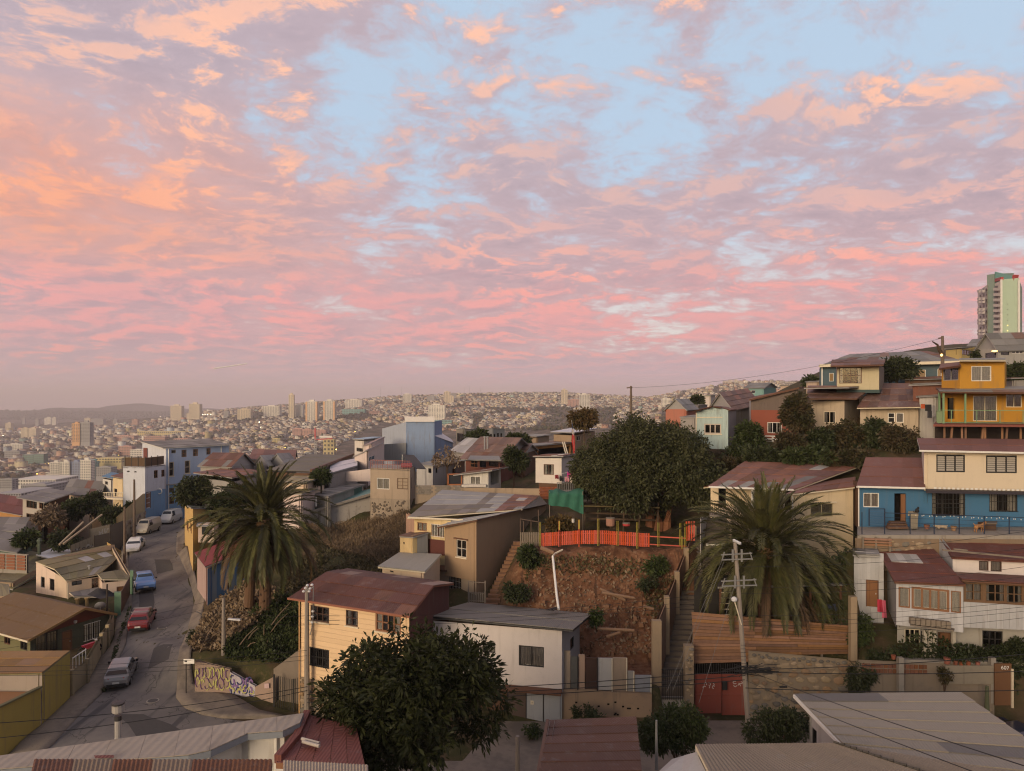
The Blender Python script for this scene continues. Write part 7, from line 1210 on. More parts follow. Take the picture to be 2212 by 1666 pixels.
h.bit('canopy',plain('dark_canopy',(.035,.03,.04),.7),lambda b:b.slab([P(2000,1060,53.5),P(2330,1066,52.8),P(2330,1062,54),P(2000,1055,54.7)],.18)); 
for k in range(21):h.bit('canopy_square',WHITE,lambda b:b.hexa(*pan(2018+k*9.9,1052.8+k*.24,2023+k*9.9,1056.6+k*.24,53.35,53.35,.05)))
w=House('terrace','earth and stone terrace in front of the blue house','terrace',(33,52,-9.8)); w.bit('slab',CONC,lambda b:b.slab([P(1852,1156,51.1),P(2340,1157,50.8),P(2340,1135,54.5),P(1852,1138,55)],.35)); w.wall(XY(1850,51.1),XY(2340,50.7),-16.2,-10.0,plaster('terrace_wall_mortar',(.22,.16,.11),.6)); stones(w.r,XY(1920,51.1),XY(2015,51),lambda f:-11.0,lambda f:-10.1,30,[SG,SG,ST],41,.16,.3)
w.bit('stone_step',BRK,lambda b:[b.hexa(*pan(1925-k*3,1127+k*5,1958+k*2,1133+k*5,53.8-k*.4,53.8-k*.4,.4)) for k in range(3)])
t_=thing('terrace_railing','thin dark blue railing with a string of lights along the terrace edge','railing',P(2050,1155,51.3)); DB=plain('dark_blue_iron',(.02,.03,.06),.5); RY=lambda px:1108+(px-1911)*.034
for px in (1862,1911,1966,2018,2072,2126,2180,2235):MB().beam(P(px,1154,51.3),P(px,RY(px),51.3),.05,.05).build('post',DB,t_)
for i,dz_ in enumerate((0,.33,.66,.95)):MB().beam(P(1911,RY(1911),51.3)-UP*dz_,P(2330,RY(2330),51.3)-UP*dz_,.045 if i==0 else .02,.04 if i==0 else .02).build('rail',DB,t_)
b=MB(); rg=random.Random(8); [b.lathe(P(px,RY(px)+rg.uniform(2,5),51.2),[(.005,-.05),(.035,0),(.005,.05)],6) for px in [1980+k*9+rg.uniform(-3,3) for k in range(26)]]; b.build('light_string',WHITE,t_)
t_=thing('blue_gate','blue slatted garden gate left of the open house door','gate',P(1897,1140,53)); [MB().beam(P(1878,y,53),P(1910,y+.5,53),.03,.12).build('slat',plain('slat_blue',(.05,.12,.22),.6),t_) for y in range(1103,1138,5)]; MB().beam(P(1877.5,1136,53),P(1877.5,1099,53),.06,.06).beam(P(1877,1099.5,53),P(1911,1099.5,53),.05,.05).beam(P(1911,1140,53),P(1911,1099,53),.06,.06).build('frame',DB,t_)
t_=thing('wheelie_bin','beige wheeled rubbish bin with domed lid on the terrace','bin',P(1974,1142,53)); BN=plain('bin_beige',(.26,.23,.18),.6); MB().hexa([P(1967,1142,53),P(1982,1142,53),P(1982,1139,53.6),P(1967,1139,53.6)],[P(1965.5,1112,52.9),P(1983.5,1112,52.9),P(1983.5,1109,53.7),P(1965.5,1109,53.7)]).build('body',BN,t_); MB().slab([P(1961,1111,52.8),P(1984,1111,52.8),P(1983,1104,53.7),P(1962,1104,53.7)],.12).build('lid',plain('bin_lid',(.36,.30,.2),.6),t_)
t_=thing('cat','black cat sitting on the lid of the beige bin','cat',P(1981,1108,53.2)); p=P(1981,1107,53.2); b=MB(); b.lathe(p,[(.02,-.02),(.15,.02),(.15,.14),(.09,.27),(.02,.3)],9); b.lathe(p+Vector((.07,-.03,.24)),[(.01,0),(.08,.05),(.08,.11),(.01,.17)],8); b.tube([p+Vector((-.1,0,.03)),p+Vector((-.25,0,.02)),p+Vector((-.28,0,.12))],.025,n=5); [b.lathe(p+Vector((.07+s,-.03,.37)),[(.03,0),(.003,.07)],4) for s in (-.045,.045)]; b.build('body',plain('cat_black',(.012,.012,.013),.8),t_,smooth=True)
def dog(name,label,at,yaw,c,lying=False):
    """one skinned body: trunk, neck, head, tail and jointed legs"""
    root=thing(name,label,'dog',at); V=[(0,0,.42),(.30,0,.44),(.45,0,.56),(.55,0,.64),(.70,0,.61),(-.28,0,.44),(-.42,0,.52),(-.52,0,.66)]; r_=[.125,.14,.085,.085,.045,.12,.04,.02]; E=[(0,1),(1,2),(2,3),(3,4),(0,5),(5,6),(6,7)]
    for sx in (-.085,.085):
        k=len(V); V +=[(.30,sx,.30),(.31,sx,.16),(.29,sx,.02),(.35,sx,.0),(-.30,sx,.30),(-.22,sx,.25),(-.36,sx,.13),(-.33,sx,.02),(-.27,sx,0)]; r_ +=[.06,.035,.03,.028,.075,.055,.032,.028,.028]; E +=[(1,k),(k,k+1),(k+1,k+2),(k+2,k+3),(5,k+4),(k+4,k+5),(k+5,k+6),(k+6,k+7),(k+7,k+8)]
        k=len(V); V +=[(.53,sx*.7,.70),(.50,sx*.95,.77)]; r_ +=[.03,.012]; E +=[(3,k),(k,k+1)]
    if lying:V=[(x,y*1.3,z*.42 if z>.3 else .04+z*.1) for x,y,z in V]
    me=bpy.data.meshes.new('body'); me.from_pydata(V,E,[]); o=bpy.data.objects.new('body',me); COL.objects.link(o); o.modifiers.new('s','SKIN'); me.skin_vertices or None
    for i,sv in enumerate(me.skin_vertices[0].data):sv.radius=(r_[i],r_[i]); sv.use_root=i==0
    sm=o.modifiers.new('u','SUBSURF'); sm.levels=sm.render_levels=1; me.materials.append(plain(name+'_coat_'+label.split()[0],c,.85,grain=.5)); o.parent=root; o.rotation_euler.z=yaw; o.scale=(1,1,1)
    MB().lathe((.72,0,.0),[(.005,-.02),(.022,0),(.005,.02)],6).build('nose',BLACKIRON,None).parent=o; bpy.data.objects[o.children[0].name].location=(.02,0,(.62 if not lying else .27)); return root
dog('dog','orange tan dog standing on the terrace beside a brown box',P(2115,1149,52),R(15),(.40,.20,.08)); dog('dog','cream dog lying on the terrace by the blue wall',P(2034,1143,53),R(190),(.42,.34,.24),True)
t_=thing('dog_kennel','low brown wooden kennel on the terrace','kennel',P(2140,1150,52.5)); MB().hexa(*pan(2127,1131,2152,1149,52.6,52.6,.8)).build('walls',plain('kennel_brown',(.09,.05,.03),.8),t_); MB().slab([P(2125,1131,52.4),P(2154,1131,52.4),P(2154,1126,53.6),P(2125,1126,53.6)],.06).build('lid',GM,t_)
for i,(px,row,c,lb) in enumerate(((2002,1143,(.2,.09,.06),'brown clay pot with dry plant on the terrace near the blue wall'),(2060,1146,(.3,.18,.1),'pale clay stump by the blue wall on the terrace'),(2196,1154,(.45,.44,.42),'white plastic dish with red rim on the terrace edge'),(2170,1154,(.5,.48,.3),'yellowish basin at the terrace edge'))):
    p=P(px,row,52.6); t2=thing('pot' if i<2 else 'basin',lb,'pot' if i<2 else 'basin',p); MB().lathe(p,[(.14,0),(.2,.3),(.16,.3)] if i<2 else [(.2,0),(.28,.1),(.24,.1)],10).build('bowl',plain('pot_%d' % i,c,.8),t2); MB().lathe(p,[(.21,.28),(.22,.32)] if i<2 else [(.29,.09),(.3,.12)],10).build('rim',plain('pot_rim_%d' % i,tuple(v*.7 for v in c) if i != 2 else (.5,.05,.05),.8),t2)
t_=thing('bench','rustic timber bench and steps below the blue gate','bench',P(1900,1180,51)); [MB().beam(P(1862+k*2,1176-k*6,51-k*.05),P(1925,1178-k*6,50.9),.2,.12).build('plank',plain('warm_timber',(1,1,1)),t_) for k in range(3)]; [MB().beam(P(x,1192,50.9),P(x,1160,50.9),.12,.12).build('leg',GM,t_) for x in (1864,1892,1922)]
# white board house with the dark red roofs
WBD=boards_mat('grey_white_boards',(.42,.42,.44),.42,True,jit=.02,stain=.18); DR=sheet_mat('dark_red_roof',(.13,.046,.034),(.095,.04,.03),.35,pitch=.1,jit=.1); h=House('red_roof_board_house','grey white boarded house with dark red roofs and wooden casements','house',(27,46,-16.5)); A,B=XY(1936,46.2),XY(2081,44.7); WC=lambda nx:sty(plain('casement_wood',(.20,.09,.04),.6),nx,1,plain('white_net_curtain',(.62,.59,.53),.9),fw=.13)
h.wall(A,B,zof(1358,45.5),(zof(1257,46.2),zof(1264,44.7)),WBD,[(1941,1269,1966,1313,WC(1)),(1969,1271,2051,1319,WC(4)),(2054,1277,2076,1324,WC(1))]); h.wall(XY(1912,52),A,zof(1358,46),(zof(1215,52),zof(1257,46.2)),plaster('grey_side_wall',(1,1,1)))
h.roof([P(1932,1257,45.8),P(2086,1263.5,44.2),P(2012,1180.5,51.5),P(1888,1174,53)],8,4,[DR],over={(1,2):ZINC,(2,2):ZINC,(3,2):ZINC,(4,2):ZINC},fascia=BROWNP); U0,U1=XY(2058,48.2),XY(2340,46.8)
h.wall(U0,U1,zof(1243,48),(zof(1203,48.2),zof(1216,46.8)),plaster('pinkish_white_paint',(.62,.56,.54),.15),[(2114.7,1212,2135.5,1233,sty(plain('dark_brown_frame',(1,1,1)),1,1,CURTAIN_G)),(2140,1212,2164,1235,sty(plain('dark_brown_frame',(1,1,1)),1,1,CURTAIN_G))],name='upper_wall'); h.wall(XY(2009,53),U0,-14,[(0,zof(1162,52)),(.35,zof(1160,51)),(1,zof(1203,48.2))],WBD)
h.roof([P(2056,1204,47.9),P(2340,1219,46.4),P(2340,1168,52.3),P(2026,1155,52.8)],10,3,[DR],fascia=DR); h.bit('loose_timber',GM,lambda b:(b.beam(P(2036,1188,47.5),P(2215,1205,46.8),.14,.1),b.beam(P(2060,1186,47.6),P(2090,1189,47.4),.1,.08)))
h.roof([P(2078,1252,44.3),P(2340,1270,43.4),P(2340,1250,46.6),P(2058,1235.5,48)],7,1,[DR],fascia=BROWNP); V0,V1=XY(2081,45),XY(2340,44); h.wall(V0,V1,zof(1360,44.6),(zof(1300,45),zof(1316,44)),WBD,name='verandah_wall'); GW=plain('old_timber_frame',(.15,.085,.045),.75)
h.wall(V0+Vector((0,.05)),V1+Vector((0,.05)),zof(1300,45)-.3,(zof(1254,45),zof(1268,44)),GW,[(2085+k*44,1259+k*2.8,2112+k*44+(16 if k==1 else 10),1298+k*2.8,sty(GW,2,2,CURTAIN_G,cover=.9 if k==0 else .4)) for k in range(3)],name='verandah_glazing')
lw=XY(1938,47.5); h.wall(lw,XY(2340,45.5),-17,zof(1356,46.3),plaster('shaded_white_wall',(.36,.34,.31),.5),[(1954,1359,1988,1400,sty(CREAMP,3,2,None)),(2026,1366,2056,1418,'door'),(2122,1363,2166,1400,sty(DARKP,3,2,None)),(1990,1364,2006,1415,'open')],name='ground_floor'); h.bit('porch_column',plaster('cream_column',(.46,.42,.36),.4),lambda b:[b.hexa(*pan(x,1362,x+7,1425,46,46,.2)) for x in (1996,2006,2016,2058)]); h.bit('floor',CONC,lambda b:b.slab([P(1936,1425,45.2),P(2340,1435,44.9),P(2340,1410,48),P(1936,1408,48)],.2))  # ground floor white is greyed to paint in its shade
h.bit('planter_shelf',GM,lambda b:(b.slab([P(1966,1350,45.3),P(2060,1362,44.4),P(2062,1357,44.9),P(1968,1345,45.8)],.08),[b.hexa(*pan(1968+k*11,1335+k*1.3,1977+k*11,1349+k*1.3,45.3-k*.1,45.2-k*.1,.25)) for k in range(8)])); h.wall(XY(1844.6,50),XY(1909,49.4),-16.4,(zof(1190,50),zof(1196,49.4)),WBD,[(1870.5,1253,1898,1311,'door')],name='annex_wall'); h.roof([P(1842,1198,49.4),P(1900,1200,49),P(1896,1185,51),P(1842,1184,51)],2,1,[GREYR],name='annex_roof')
for i,(px,row,lb) in enumerate(((2046,1434,'largest orange clay pot on the garden wall'),(2064,1436,'small clay pot right of the largest one on the garden wall'),(2076,1437,'brown clay pot in the middle of the garden wall'),(2092,1438,'dark clay pot near the smooth wall panel'),(1930,1424,'clay pot behind the brick part of the garden wall'),(2112,1439,'pale pot with spiky plant on the garden wall'))):
    p=P(px,row,44.7); t2=thing('flower_pot',lb,'flower pot',p,'flower pots on the garden wall'); r_=.22 if i==0 else .15; MB().lathe(p,[(r_*.7,0),(r_,r_*1.7),(r_*.9,r_*1.7)],10).build('pot',plain('terracotta',(.28,.09,.05),.85,jit=.2),t2); C_=[p+Vector((0,0,.5))]; V_,q_=leafy(C_,[.28],120,.12,60+i); np_mesh('leaves',V_,q_,leaf_mat('pot_leaf',(.03,.045,.015),(.06,.075,.03)),t2,kind='stuff')
for lb,c,x0,x1,y0,y1 in (('red towel hanging by the stairs of the boarded house',(.42,.03,.06),1896,1906,1295,1322),('pink towel hanging beside the red towel',(.50,.10,.16),1906,1914,1297,1335)):t2=thing('towel',lb,'towel',P(x0,y0,47.5)); np_mesh('cloth',[P(x0+(x1-x0)*k/4+(j if k % 2 else 0),y0+(y1-y0)*j/3,47.5)+Vector((0,.05*(-1)**k,0)) for j in range(4) for k in range(5)],[(j*5+k,j*5+k+1,j*5+k+6,j*5+k+5) for j in range(3) for k in range(4)],plain('towel_%d' % x0,c,.95),t2)
# ---------------------------------------------------------------- houses climbing the hill on the right
YW=plaster('amber_wall',(.46,.235,.035),.25,streak=.8); h=House('amber_house','amber yellow two storey house with green balcony on stilts','house',(38,63,-4)); A,B=XY(2040,63.5),XY(2330,62); zf_=zof(912,63)
h.wall(A,B,zf_,zof(846,63),YW,[(2102,855,2154,910,sty(CREAMP,2,1,CURTAIN_G)),(2173,852,2208,880,sty(CREAMP,2,1,plain('brown_curtain',(.2,.13,.09),.9))),(2047,860,2062,905,'open')]); h.wall(XY(2034,68),A,zf_,zof(846,63),YW)
h.wall(XY(2073,64.5),XY(2170,64),zof(850,64),zof(778,64),YW,[(2098.4,791,2141.6,823.5,sty(WHITE,2,1,CURTAIN))],name='upper_wall'); h.wall(XY(2170,64),XY(2174,70),zof(850,64),zof(778,64),YW); h.wall(XY(2034,67),XY(2073,64.6),zof(852,65),zof(793,65),YW,[(2037,796,2070,822,sty(GREYP,2,1,CURTAIN))],name='bay_wall'); h.wall(XY(2034,72),XY(2034.5,67),zof(852,65),zof(793,65),YW)
h.roof([P(2030,846,61),P(2340,850,60),P(2340,832,64.5),P(2022,838,67.5)],8,2,[GREYR,BROWNR],fascia=BROWNP); h.roof([P(2071,778,63.6),P(2172,778,63.2),P(2172,773.5,70),P(2073,774,70)],3,1,[ZINCD],fascia=CREAMP); h.roof([P(2028,797,65.8),P(2076,790,63.4),P(2074,782,68),P(2032,786,71)],3,1,[RUST],fascia=BROWNP); GNP=plain('pale_green_paint',(.20,.32,.17),.6)
h.bit('balcony_floor',plain('oxide_red_edge',(.22,.07,.05),.7),lambda b:b.slab([P(2016,917,61),P(2340,919,60),P(2340,912,62.3),P(2022,910,68)],.18)); h.bit('balcony_post',GNP,lambda b:[b.beam(P(x,915,y_),P(x,848,y_),.12,.12) for x,y_ in ((2029,62.5),(2038,61.2),(2085,61.1))]); h.bit('balcony_rail',GNP,lambda b:([b.beam(P(2024,r_,61.2),P(2330,r_+2,60.2),.05,.05) for r_ in (886,913)],[b.beam(P(x,914,61),P(x,886,61),.05,.05) for x in (2055,2110,2160,2210)])); h.bit('balcony_panel',plain('green_glass_panel',(.16,.22,.12),.3),lambda b:b.hexa(*pan(2023,888,2040,912,61.6,61.2,.03)))
for i,px in enumerate((2040,2053,2078,2086,2120,2128,2165,2172,2205)):h.bit('stilt',plain('warm_timber',(1,1,1)),lambda b:b.beam(P(px,962,62),P(px+(4 if i % 3==1 else 0),917,61.6),.16,.16))
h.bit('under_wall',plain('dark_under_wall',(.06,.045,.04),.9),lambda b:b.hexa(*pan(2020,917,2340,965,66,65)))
for lb,c,x0,x1,y0,y1 in (('orange red shirt on the line left of the amber house',(.45,.10,.04),1990,1999,873,883),('dark jacket on the line left of the amber house',(.03,.03,.035),1999,2013,874,888),('dark trousers hanging low left of the amber house',(.04,.04,.05),2004,2014,888,903),('grey cloth hanging beside the amber balcony',(.3,.3,.33),2013,2020,876,900)):t2=thing('garment',lb,'clothes',P(x0,y0,67)); np_mesh('cloth',[P(x0+(x1-x0)*k/4,y0+(y1-y0)*j/2,67)+Vector((0,.06*(-1)**k,0)) for j in range(3) for k in range(5)],[(j*5+k,j*5+k+1,j*5+k+6,j*5+k+5) for j in range(2) for k in range(4)],plain('shirt_%d' % x0,c,.95),t2)
h=House('cream_box_room','cream box shaped upper room with wide dark window','house',(34,77,-1)); A,B=XY(1808,77),XY(1899,75.5); h.wall(A,B,zof(843,76),zof(789,76),plaster('pale_cream_box',(.50,.44,.30),.2),[(1813,794,1861.6,828.5,sty(BROWNP,4,2,CURTAIN,cover=.3))]); h.wall(B,XY(1910,82),zof(843,76),zof(789,76),plain('shaded_grey_side',(.22,.18,.14),.8)); h.wall(XY(1806,82),A,zof(843,76),zof(789,76),GRYW); h.bit('floor_edge',plain('dark_teal_trim',(.04,.07,.07),.7),lambda b:b.slab([P(1807,842,76.6),P(1900,842,75.2),P(1911,841,82),P(1806,841,82)],.35)); h.roof([P(1794,791,75.5),P(1909,788,74),P(1913,777,83),P(1797,777,84)],4,2,[RUST,GREYR],fascia=BROWNP)  # right side wall: shade painted in as a darker cream
SLB=plaster('slate_blue_wall',(.085,.125,.15),.2); h=House('slate_blue_house','long slate blue house with hipped brown roof behind the cream room','house',(36,88,0)); A,B=XY(1772,92),XY(2090,88); h.wall(A,B,-2,(zof(791,92),zof(783,88)),SLB,[(1791,806,1801,824,'lit'),(1976,799,2000,819,'lit'),(2025,797,2034,818,'lit')]); h.roof([P(1768,791,91.5),P(2092,783,87),P(2004,758,97),P(1836,765,99)],10,3,[GREYR,BROWNR,RUST],fascia=CREAMP); h.gutter(P(1770,790.5,91.3),P(2090,782,87),CREAMP,w=.25,h=.35); h.pipe(*XY(1776,91.8),-1,4,WHITE,.09); h.wall(XY(1770,102),A,-2,zof(791,92),SLB)
RU2=sheet_mat('old_mottled_rust',(.17,.095,.075),(.28,.22,.19),.4); hut('ivy_front_house','old pale house front under a mottled rusty roof beside the creeper',(1752,76),(1824,73.5),(1856,79),-5.5,('row',866,866,862),plaster('aged_cream',(.44,.36,.27),.5),RU2,wl=[(1779,889,1805,914,sty(CREAMP,2,1,CURTAIN_G,cover=.5))],nu=6,nv=3,over=.6,lift=1.4)
h=House('rust_roof_house','pale house with large rust roof and twin white windows below the cream room','house',(32,73,-4)); A,B=XY(1858,72.5),XY(1984,70.5); h.wall(A,B,-6,zof(882,71.5),plaster('aged_cream',(1,1,1)),[(1918,892,1933,913,sty(WHITE,1,2,None)),(1936,892,1952,913,sty(WHITE,1,1,CURTAIN_G))]); h.wall(B,XY(1990,80),-6,zof(882,71),GRYW); h.roof([P(1851,881,71.5),P(1988,879,69.5),P(1966,828,80),P(1888,828,82)],6,4,[RU2,RUST],fascia=CREAMP); h.roof([P(1742,861,74),P(1852,861,72.5),P(1890,833,80),P(1745,833,82)],5,3,[RU2,BROWNR],fascia=BROWNP)
hut('rust_shed','rust brown sheet shed left of the amber house',(1972,72),(2036,69.5),(2046,76),-4,('row',833,831,828),boards_mat('rust_boards',(.20,.085,.055),.2,stain=.4),[GREYR],nu=4,over=.4); hut('white_tin_shed','small white tin lean-to behind the laundry',(1986,71),(2022,69),(2030,74),-5,('row',858,856,852),CAL,ZINCD,nu=3,over=.4); hut('ridge_hut','low dark red roof hut behind the slate blue house gap',(1955,84),(2036,80),(2050,88),-2,('row',821,819,814),BRK,RUST,nu=4,over=.4)
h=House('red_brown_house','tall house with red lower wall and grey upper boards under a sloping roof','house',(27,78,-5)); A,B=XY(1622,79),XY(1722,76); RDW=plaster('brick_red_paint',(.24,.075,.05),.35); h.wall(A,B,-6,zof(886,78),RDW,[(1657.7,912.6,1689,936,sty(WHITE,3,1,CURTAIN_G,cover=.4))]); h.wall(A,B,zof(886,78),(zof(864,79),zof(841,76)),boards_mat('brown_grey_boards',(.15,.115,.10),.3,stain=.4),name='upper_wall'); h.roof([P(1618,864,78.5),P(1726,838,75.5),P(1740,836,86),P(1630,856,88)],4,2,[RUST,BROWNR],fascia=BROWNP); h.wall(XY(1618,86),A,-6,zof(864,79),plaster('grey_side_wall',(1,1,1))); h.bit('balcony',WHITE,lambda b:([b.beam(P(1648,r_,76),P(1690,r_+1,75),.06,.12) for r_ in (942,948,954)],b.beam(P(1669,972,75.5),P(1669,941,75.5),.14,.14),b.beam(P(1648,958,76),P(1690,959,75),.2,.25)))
hut('mottled_roof_house','house with broad mottled red roof left of the red and grey house',(1532,92),(1585,84),(1640,92),-5,('row',884,884,872),plaster('grey_plaster_wall',(.27,.25,.235),.4),[RU2,RUST,RUSTP],nu=6,nv=4,rise=2.0,over=.5,along='CB'); hut('grey_yard_wall_house','plain grey concrete wall house behind the pale blue hut',(1470,84),(1504,82),(1530,88),-6,('row',903,903,898),GRYW,GREYR,nu=2,over=.1)
h=House('pale_blue_hut','narrow pale blue corrugated hut with curved gable top','house',(22,74,-5)); A,B=XY(1503,73),XY(1573,72); PBH=boards_mat('pale_blue_corrugated',(.40,.50,.49),.16,stain=.4); h.wall(A,B,zof(970,72.5),[(0,zof(888,73)),(.2,zof(883,73)),(.48,zof(879,72.5)),(.78,zof(882,72)),(1,zof(886,72))],PBH,[(1521,915.6,1558,937.5,sty(plain('weathered_cream_frame',(.48,.40,.33),.7),3,1,None,fw=.12,sill=CREAMP))]); h.wall(B,XY(1590,80),zof(970,72.5),zof(886,72),ZW); h.bit('trim',CREAMP,lambda b:(b.beam(P(1503,902,72.9),P(1561,901.5,72.1),.05,.08),b.beam(P(1504,960,72.9),P(1504,888,72.9),.08,.08)))
pr=[(1499,889),(1516,884),(1537,878.5),(1557,881),(1577,886)]; b0=h.bit('roof',BROWNP,lambda b:[b.slab([P(a[0],a[1],72.6),P(c[0],c[1],71.8),P(c[0]+14,c[1]-1,80),P(a[0]+14,a[1]-1,80)],.08) for a,c in zip(pr,pr[1:])]); [MB().slab([P(a[0],a[1],72.4)+UP*.04,P(c[0],c[1],71.6)+UP*.04,P(c[0]+14,c[1]-1,80)+UP*.04,P(a[0]+14,a[1]-1,80)+UP*.04],.03).build('roof_sheet',RUST,b0) for a,c in zip(pr,pr[1:])]
hut('salmon_gable_house','salmon pink gabled house with grey roof behind the great tree',(1438,118),(1482,114),(1506,124),-6,('row',884,884,882),plaster('salmon_wall',(.42,.17,.12),.2),ZINCD,nu=4,rise=1.6,along='CB',over=.5); hut('teal_ridge_house','teal house with hipped grey roof on the right skyline',(1610,170),(1650,164),(1676,174),-2,('row',838,838,837),plaster('teal_green_wall',(.20,.36,.34),.2),GREYR,wl=[(1622,843,1631,850,'white1')],nu=4,rise=1.1,over=.5); hut('pale_ridge_house','pale house right of the teal house on the skyline',(1686,185),(1708,180),(1720,188),0,('row',833,833,832),CRM,GREYR,nu=3,over=.4); hut('cream_end_house','cream low house left of the slate blue house',(1742,110),(1768,106),(1775,112),0,('row',826,825,824),CRM,ZINC,nu=3,over=.3); hut('white_green_roof_house','white house with pale green roof on the skyline left of the mottled roof',(1512,230),(1534,225),(1545,234),-16,('row',856,855,854),WHW,sheet_mat('pale_green_sheet',(.32,.38,.30),rust=.1),nu=3,over=.6); hut('autumn_tree_house','pale grey house peeping out left of the salmon gable',(1500,140),(1510,136),(1528,142),-8,('row',876,876,875),GRYW,ZINC,nu=3,over=.3)
hut('yellow_hill_house','yellow house with flat grey roof below the green tower',(2043,125),(2075,121),(2116,128),3,('row',757,754,752),plaster('soft_yellow_wall',(.52,.40,.16),.2),GREYR,wr=[(2078,757,2110,768,sty(BROWNP,6,1,None))],nu=5,nv=2,over=.5,lift=.3); hut('second_yellow_house','yellow house with gabled grey roof behind the flat yellow one',(2092,145),(2130,140),(2150,150),5,('row',748,746,744),plaster('soft_yellow_wall',(1,1,1)),GREYR,nu=4,rise=1.3,over=.5)
hut('grey_gable_hill_house','grey boarded house with gable and round vent at the right edge',(2112,104),(2158,99),(2330,104),2,('row',753,755,750),boards_mat('grey_white_hill_boards',(.40,.38,.35),.3,stain=.4),[GREYR,BROWNR,ZINCD],wl=[(2128,762,2152,774,'hole')],wr=[(2162,757,2180,767,'hole'),(2186,757,2211,764,sty(WHITE,3,1,None))],nu=7,nv=3,rise=2.2,over=.5,along='CB'); hut('rust_roof_hill_house','house with rusty roof at the right edge under the tower',(2150,140),(2190,134),(2330,140),8,('row',744,744,741),GRYW,[RUST,GREYR],nu=6,rise=1.6,over=.5); hut('lower_edge_house','grey roofed house by the leafy tree at the right edge',(2170,84),(2190,80),(2330,82),-1,('row',823,822,818),GRYW,[ZINCD,BROWNR],nu=5,over=.5,lift=.3)
# the green tower
h=House('green_tower','tall pale green apartment tower standing above the right hill','building',(205,310,22)); GT=plaster('mint_tower',(.36,.46,.36),.12); GTD=plaster('mint_tower_core',(.27,.36,.30),.15); WT=plaster('tower_pale_white',(.56,.52,.48),.2); Yt=310.0
h.wall(XY(2163,Yt),XY(2201,Yt-4),18,zof(604,Yt),GT,name='end_wall'); h.wall(XY(2201,Yt-4),XY(2208,335),18,zof(604,Yt),GT); h.wall(XY(2146,320),XY(2163,Yt),18,zof(606,Yt),WT,name='balcony_wall'); h.bit('core',GTD,lambda b:b.hexa([P(2132,745,324),P(2148,745,318),P(2190,745,330),P(2150,745,340)],[P(2132,594,324),P(2148,592.5,318),P(2190,590,330),P(2150,591,340)])); h.bit('left_wing',WT,lambda b:b.hexa([P(2112,745,345),P(2133,745,323),P(2150,745,335),P(2130,745,360)],[P(2112,630,345),P(2133,615,323),P(2150,615,335),P(2130,628,360)])); h.bit('roof_rim',plain('tower_red_rim',(.36,.05,.05),.6),lambda b:(b.beam(P(2150,606,319),P(2165,602,Yt-.5),1,1.4),b.beam(P(2191,600,Yt-2),P(2195,600.5,Yt-3),2,2.5))); h.bit('corner_trim',WHITE,lambda b:[b.beam(P(2163+k*38,745,Yt-.6-k*4),P(2163+k*38,604,Yt-.6-k*4),.7,.5) for k in (0,1)])
h.wall(XY(2150,317.9),XY(2188,329),zof(604,318),zof(590.5,322),plain('turquoise_box',(.20,.42,.36),.6),name='roof_box')
for k in range(11):
    y_=622+k*11.6; b=MB(); b.hexa([P(2147,y_+6,318),P(2161,y_+6,310.5),P(2160,y_+6,308.6),P(2145.5,y_+6,316)],[P(2147,y_,318),P(2161,y_,310.5),P(2160,y_,308.6),P(2145.5,y_,316)]); b.build('balcony',WT,h.r); h.bit('balcony_door',FWIN,lambda b:b.hexa(*pan(2149,y_-4.6,2155,y_,316.6,313.9,.2)))
    for c0 in (2117,2124,2130):h.bit('window',FWIN,lambda b:b.hexa(*pan(c0-1.2,y_+1+(c0 % 3),c0+1.2,y_+6+(c0 % 3),339-(c0-2117)*1.0,336.6-(c0-2117)*1.0,.3)))
    for c0 in (2118.5,2126):h.bit('wing_balcony',WT,lambda b:b.hexa(*pan(c0-2.4,y_+4+(k % 2)*5,c0+2,y_+9+(k % 2)*5,336-(c0-2117),331.5-(c0-2117),1.8)))
    if 2<k:h.bit('stair_light',LAMPN if k>6 else FWIN,lambda b:b.hexa(*pan(2176.6,y_-.6,2177.6,y_+.4,Yt-1.9,Yt-1.9,.3)))
# ---------------------------------------------------------------- pieces that can be told apart
def wall_boards(h,A,B,z0f,z1f,n,mat,name='wall_board',skip=()):
    A,B=Vector(A[:2]),Vector(B[:2]); d=(B-A).normalized(); nr=Vector((d.y,-d.x))*.025; rg=random.Random(n)
    for k in range(n):
        if k in skip:continue
        f0,f1=(k+.03)/n,(k+.97)/n; a,b=A.lerp(B,f0)+nr*.1,A.lerp(B,f1)+nr*.1; o=nr*rg.uniform(.7,1.2); b_=MB(); lo=lambda p,f:Vector((*p,z0f(f))); hi=lambda p,f:Vector((*p,z1f(f)))
        b_.hexa([lo(a,f0),lo(b,f1),hi(b,f1),hi(a,f0)],[lo(a+o,f0),lo(b+o,f1),hi(b+o,f1),hi(a+o,f0)]).build(name,mat,h.r)
PWB=plaster('painted_board',(.42,.42,.44),.35,jit=.1); hb_=House.__new__(House); hb_.r=bpy.data.objects['red_roof_board_house']
wall_boards(hb_,XY(1936,46.2),XY(2081,44.7),lambda f:zof(1358,45.5)+.02,lambda f:zof(1316,46.2)+(zof(1327,44.7)-zof(1316,46.2))*f,11,PWB); wall_boards(hb_,XY(2081,45),XY(2340,44),lambda f:zof(1360,44.6)+.02,lambda f:zof(1301,45)+(zof(1317,44)-zof(1301,45))*f,18,PWB); wall_boards(hb_,XY(1844.6,50),XY(1909,49.4),lambda f:zof(1251,49.8),lambda f:zof(1192,50)+(zof(1198,49.4)-zof(1192,50))*f,7,PWB); wall_boards(hb_,XY(1844.6,50),XY(1870,49.75),lambda f:-16.3,lambda f:zof(1252,49.8),3,PWB)
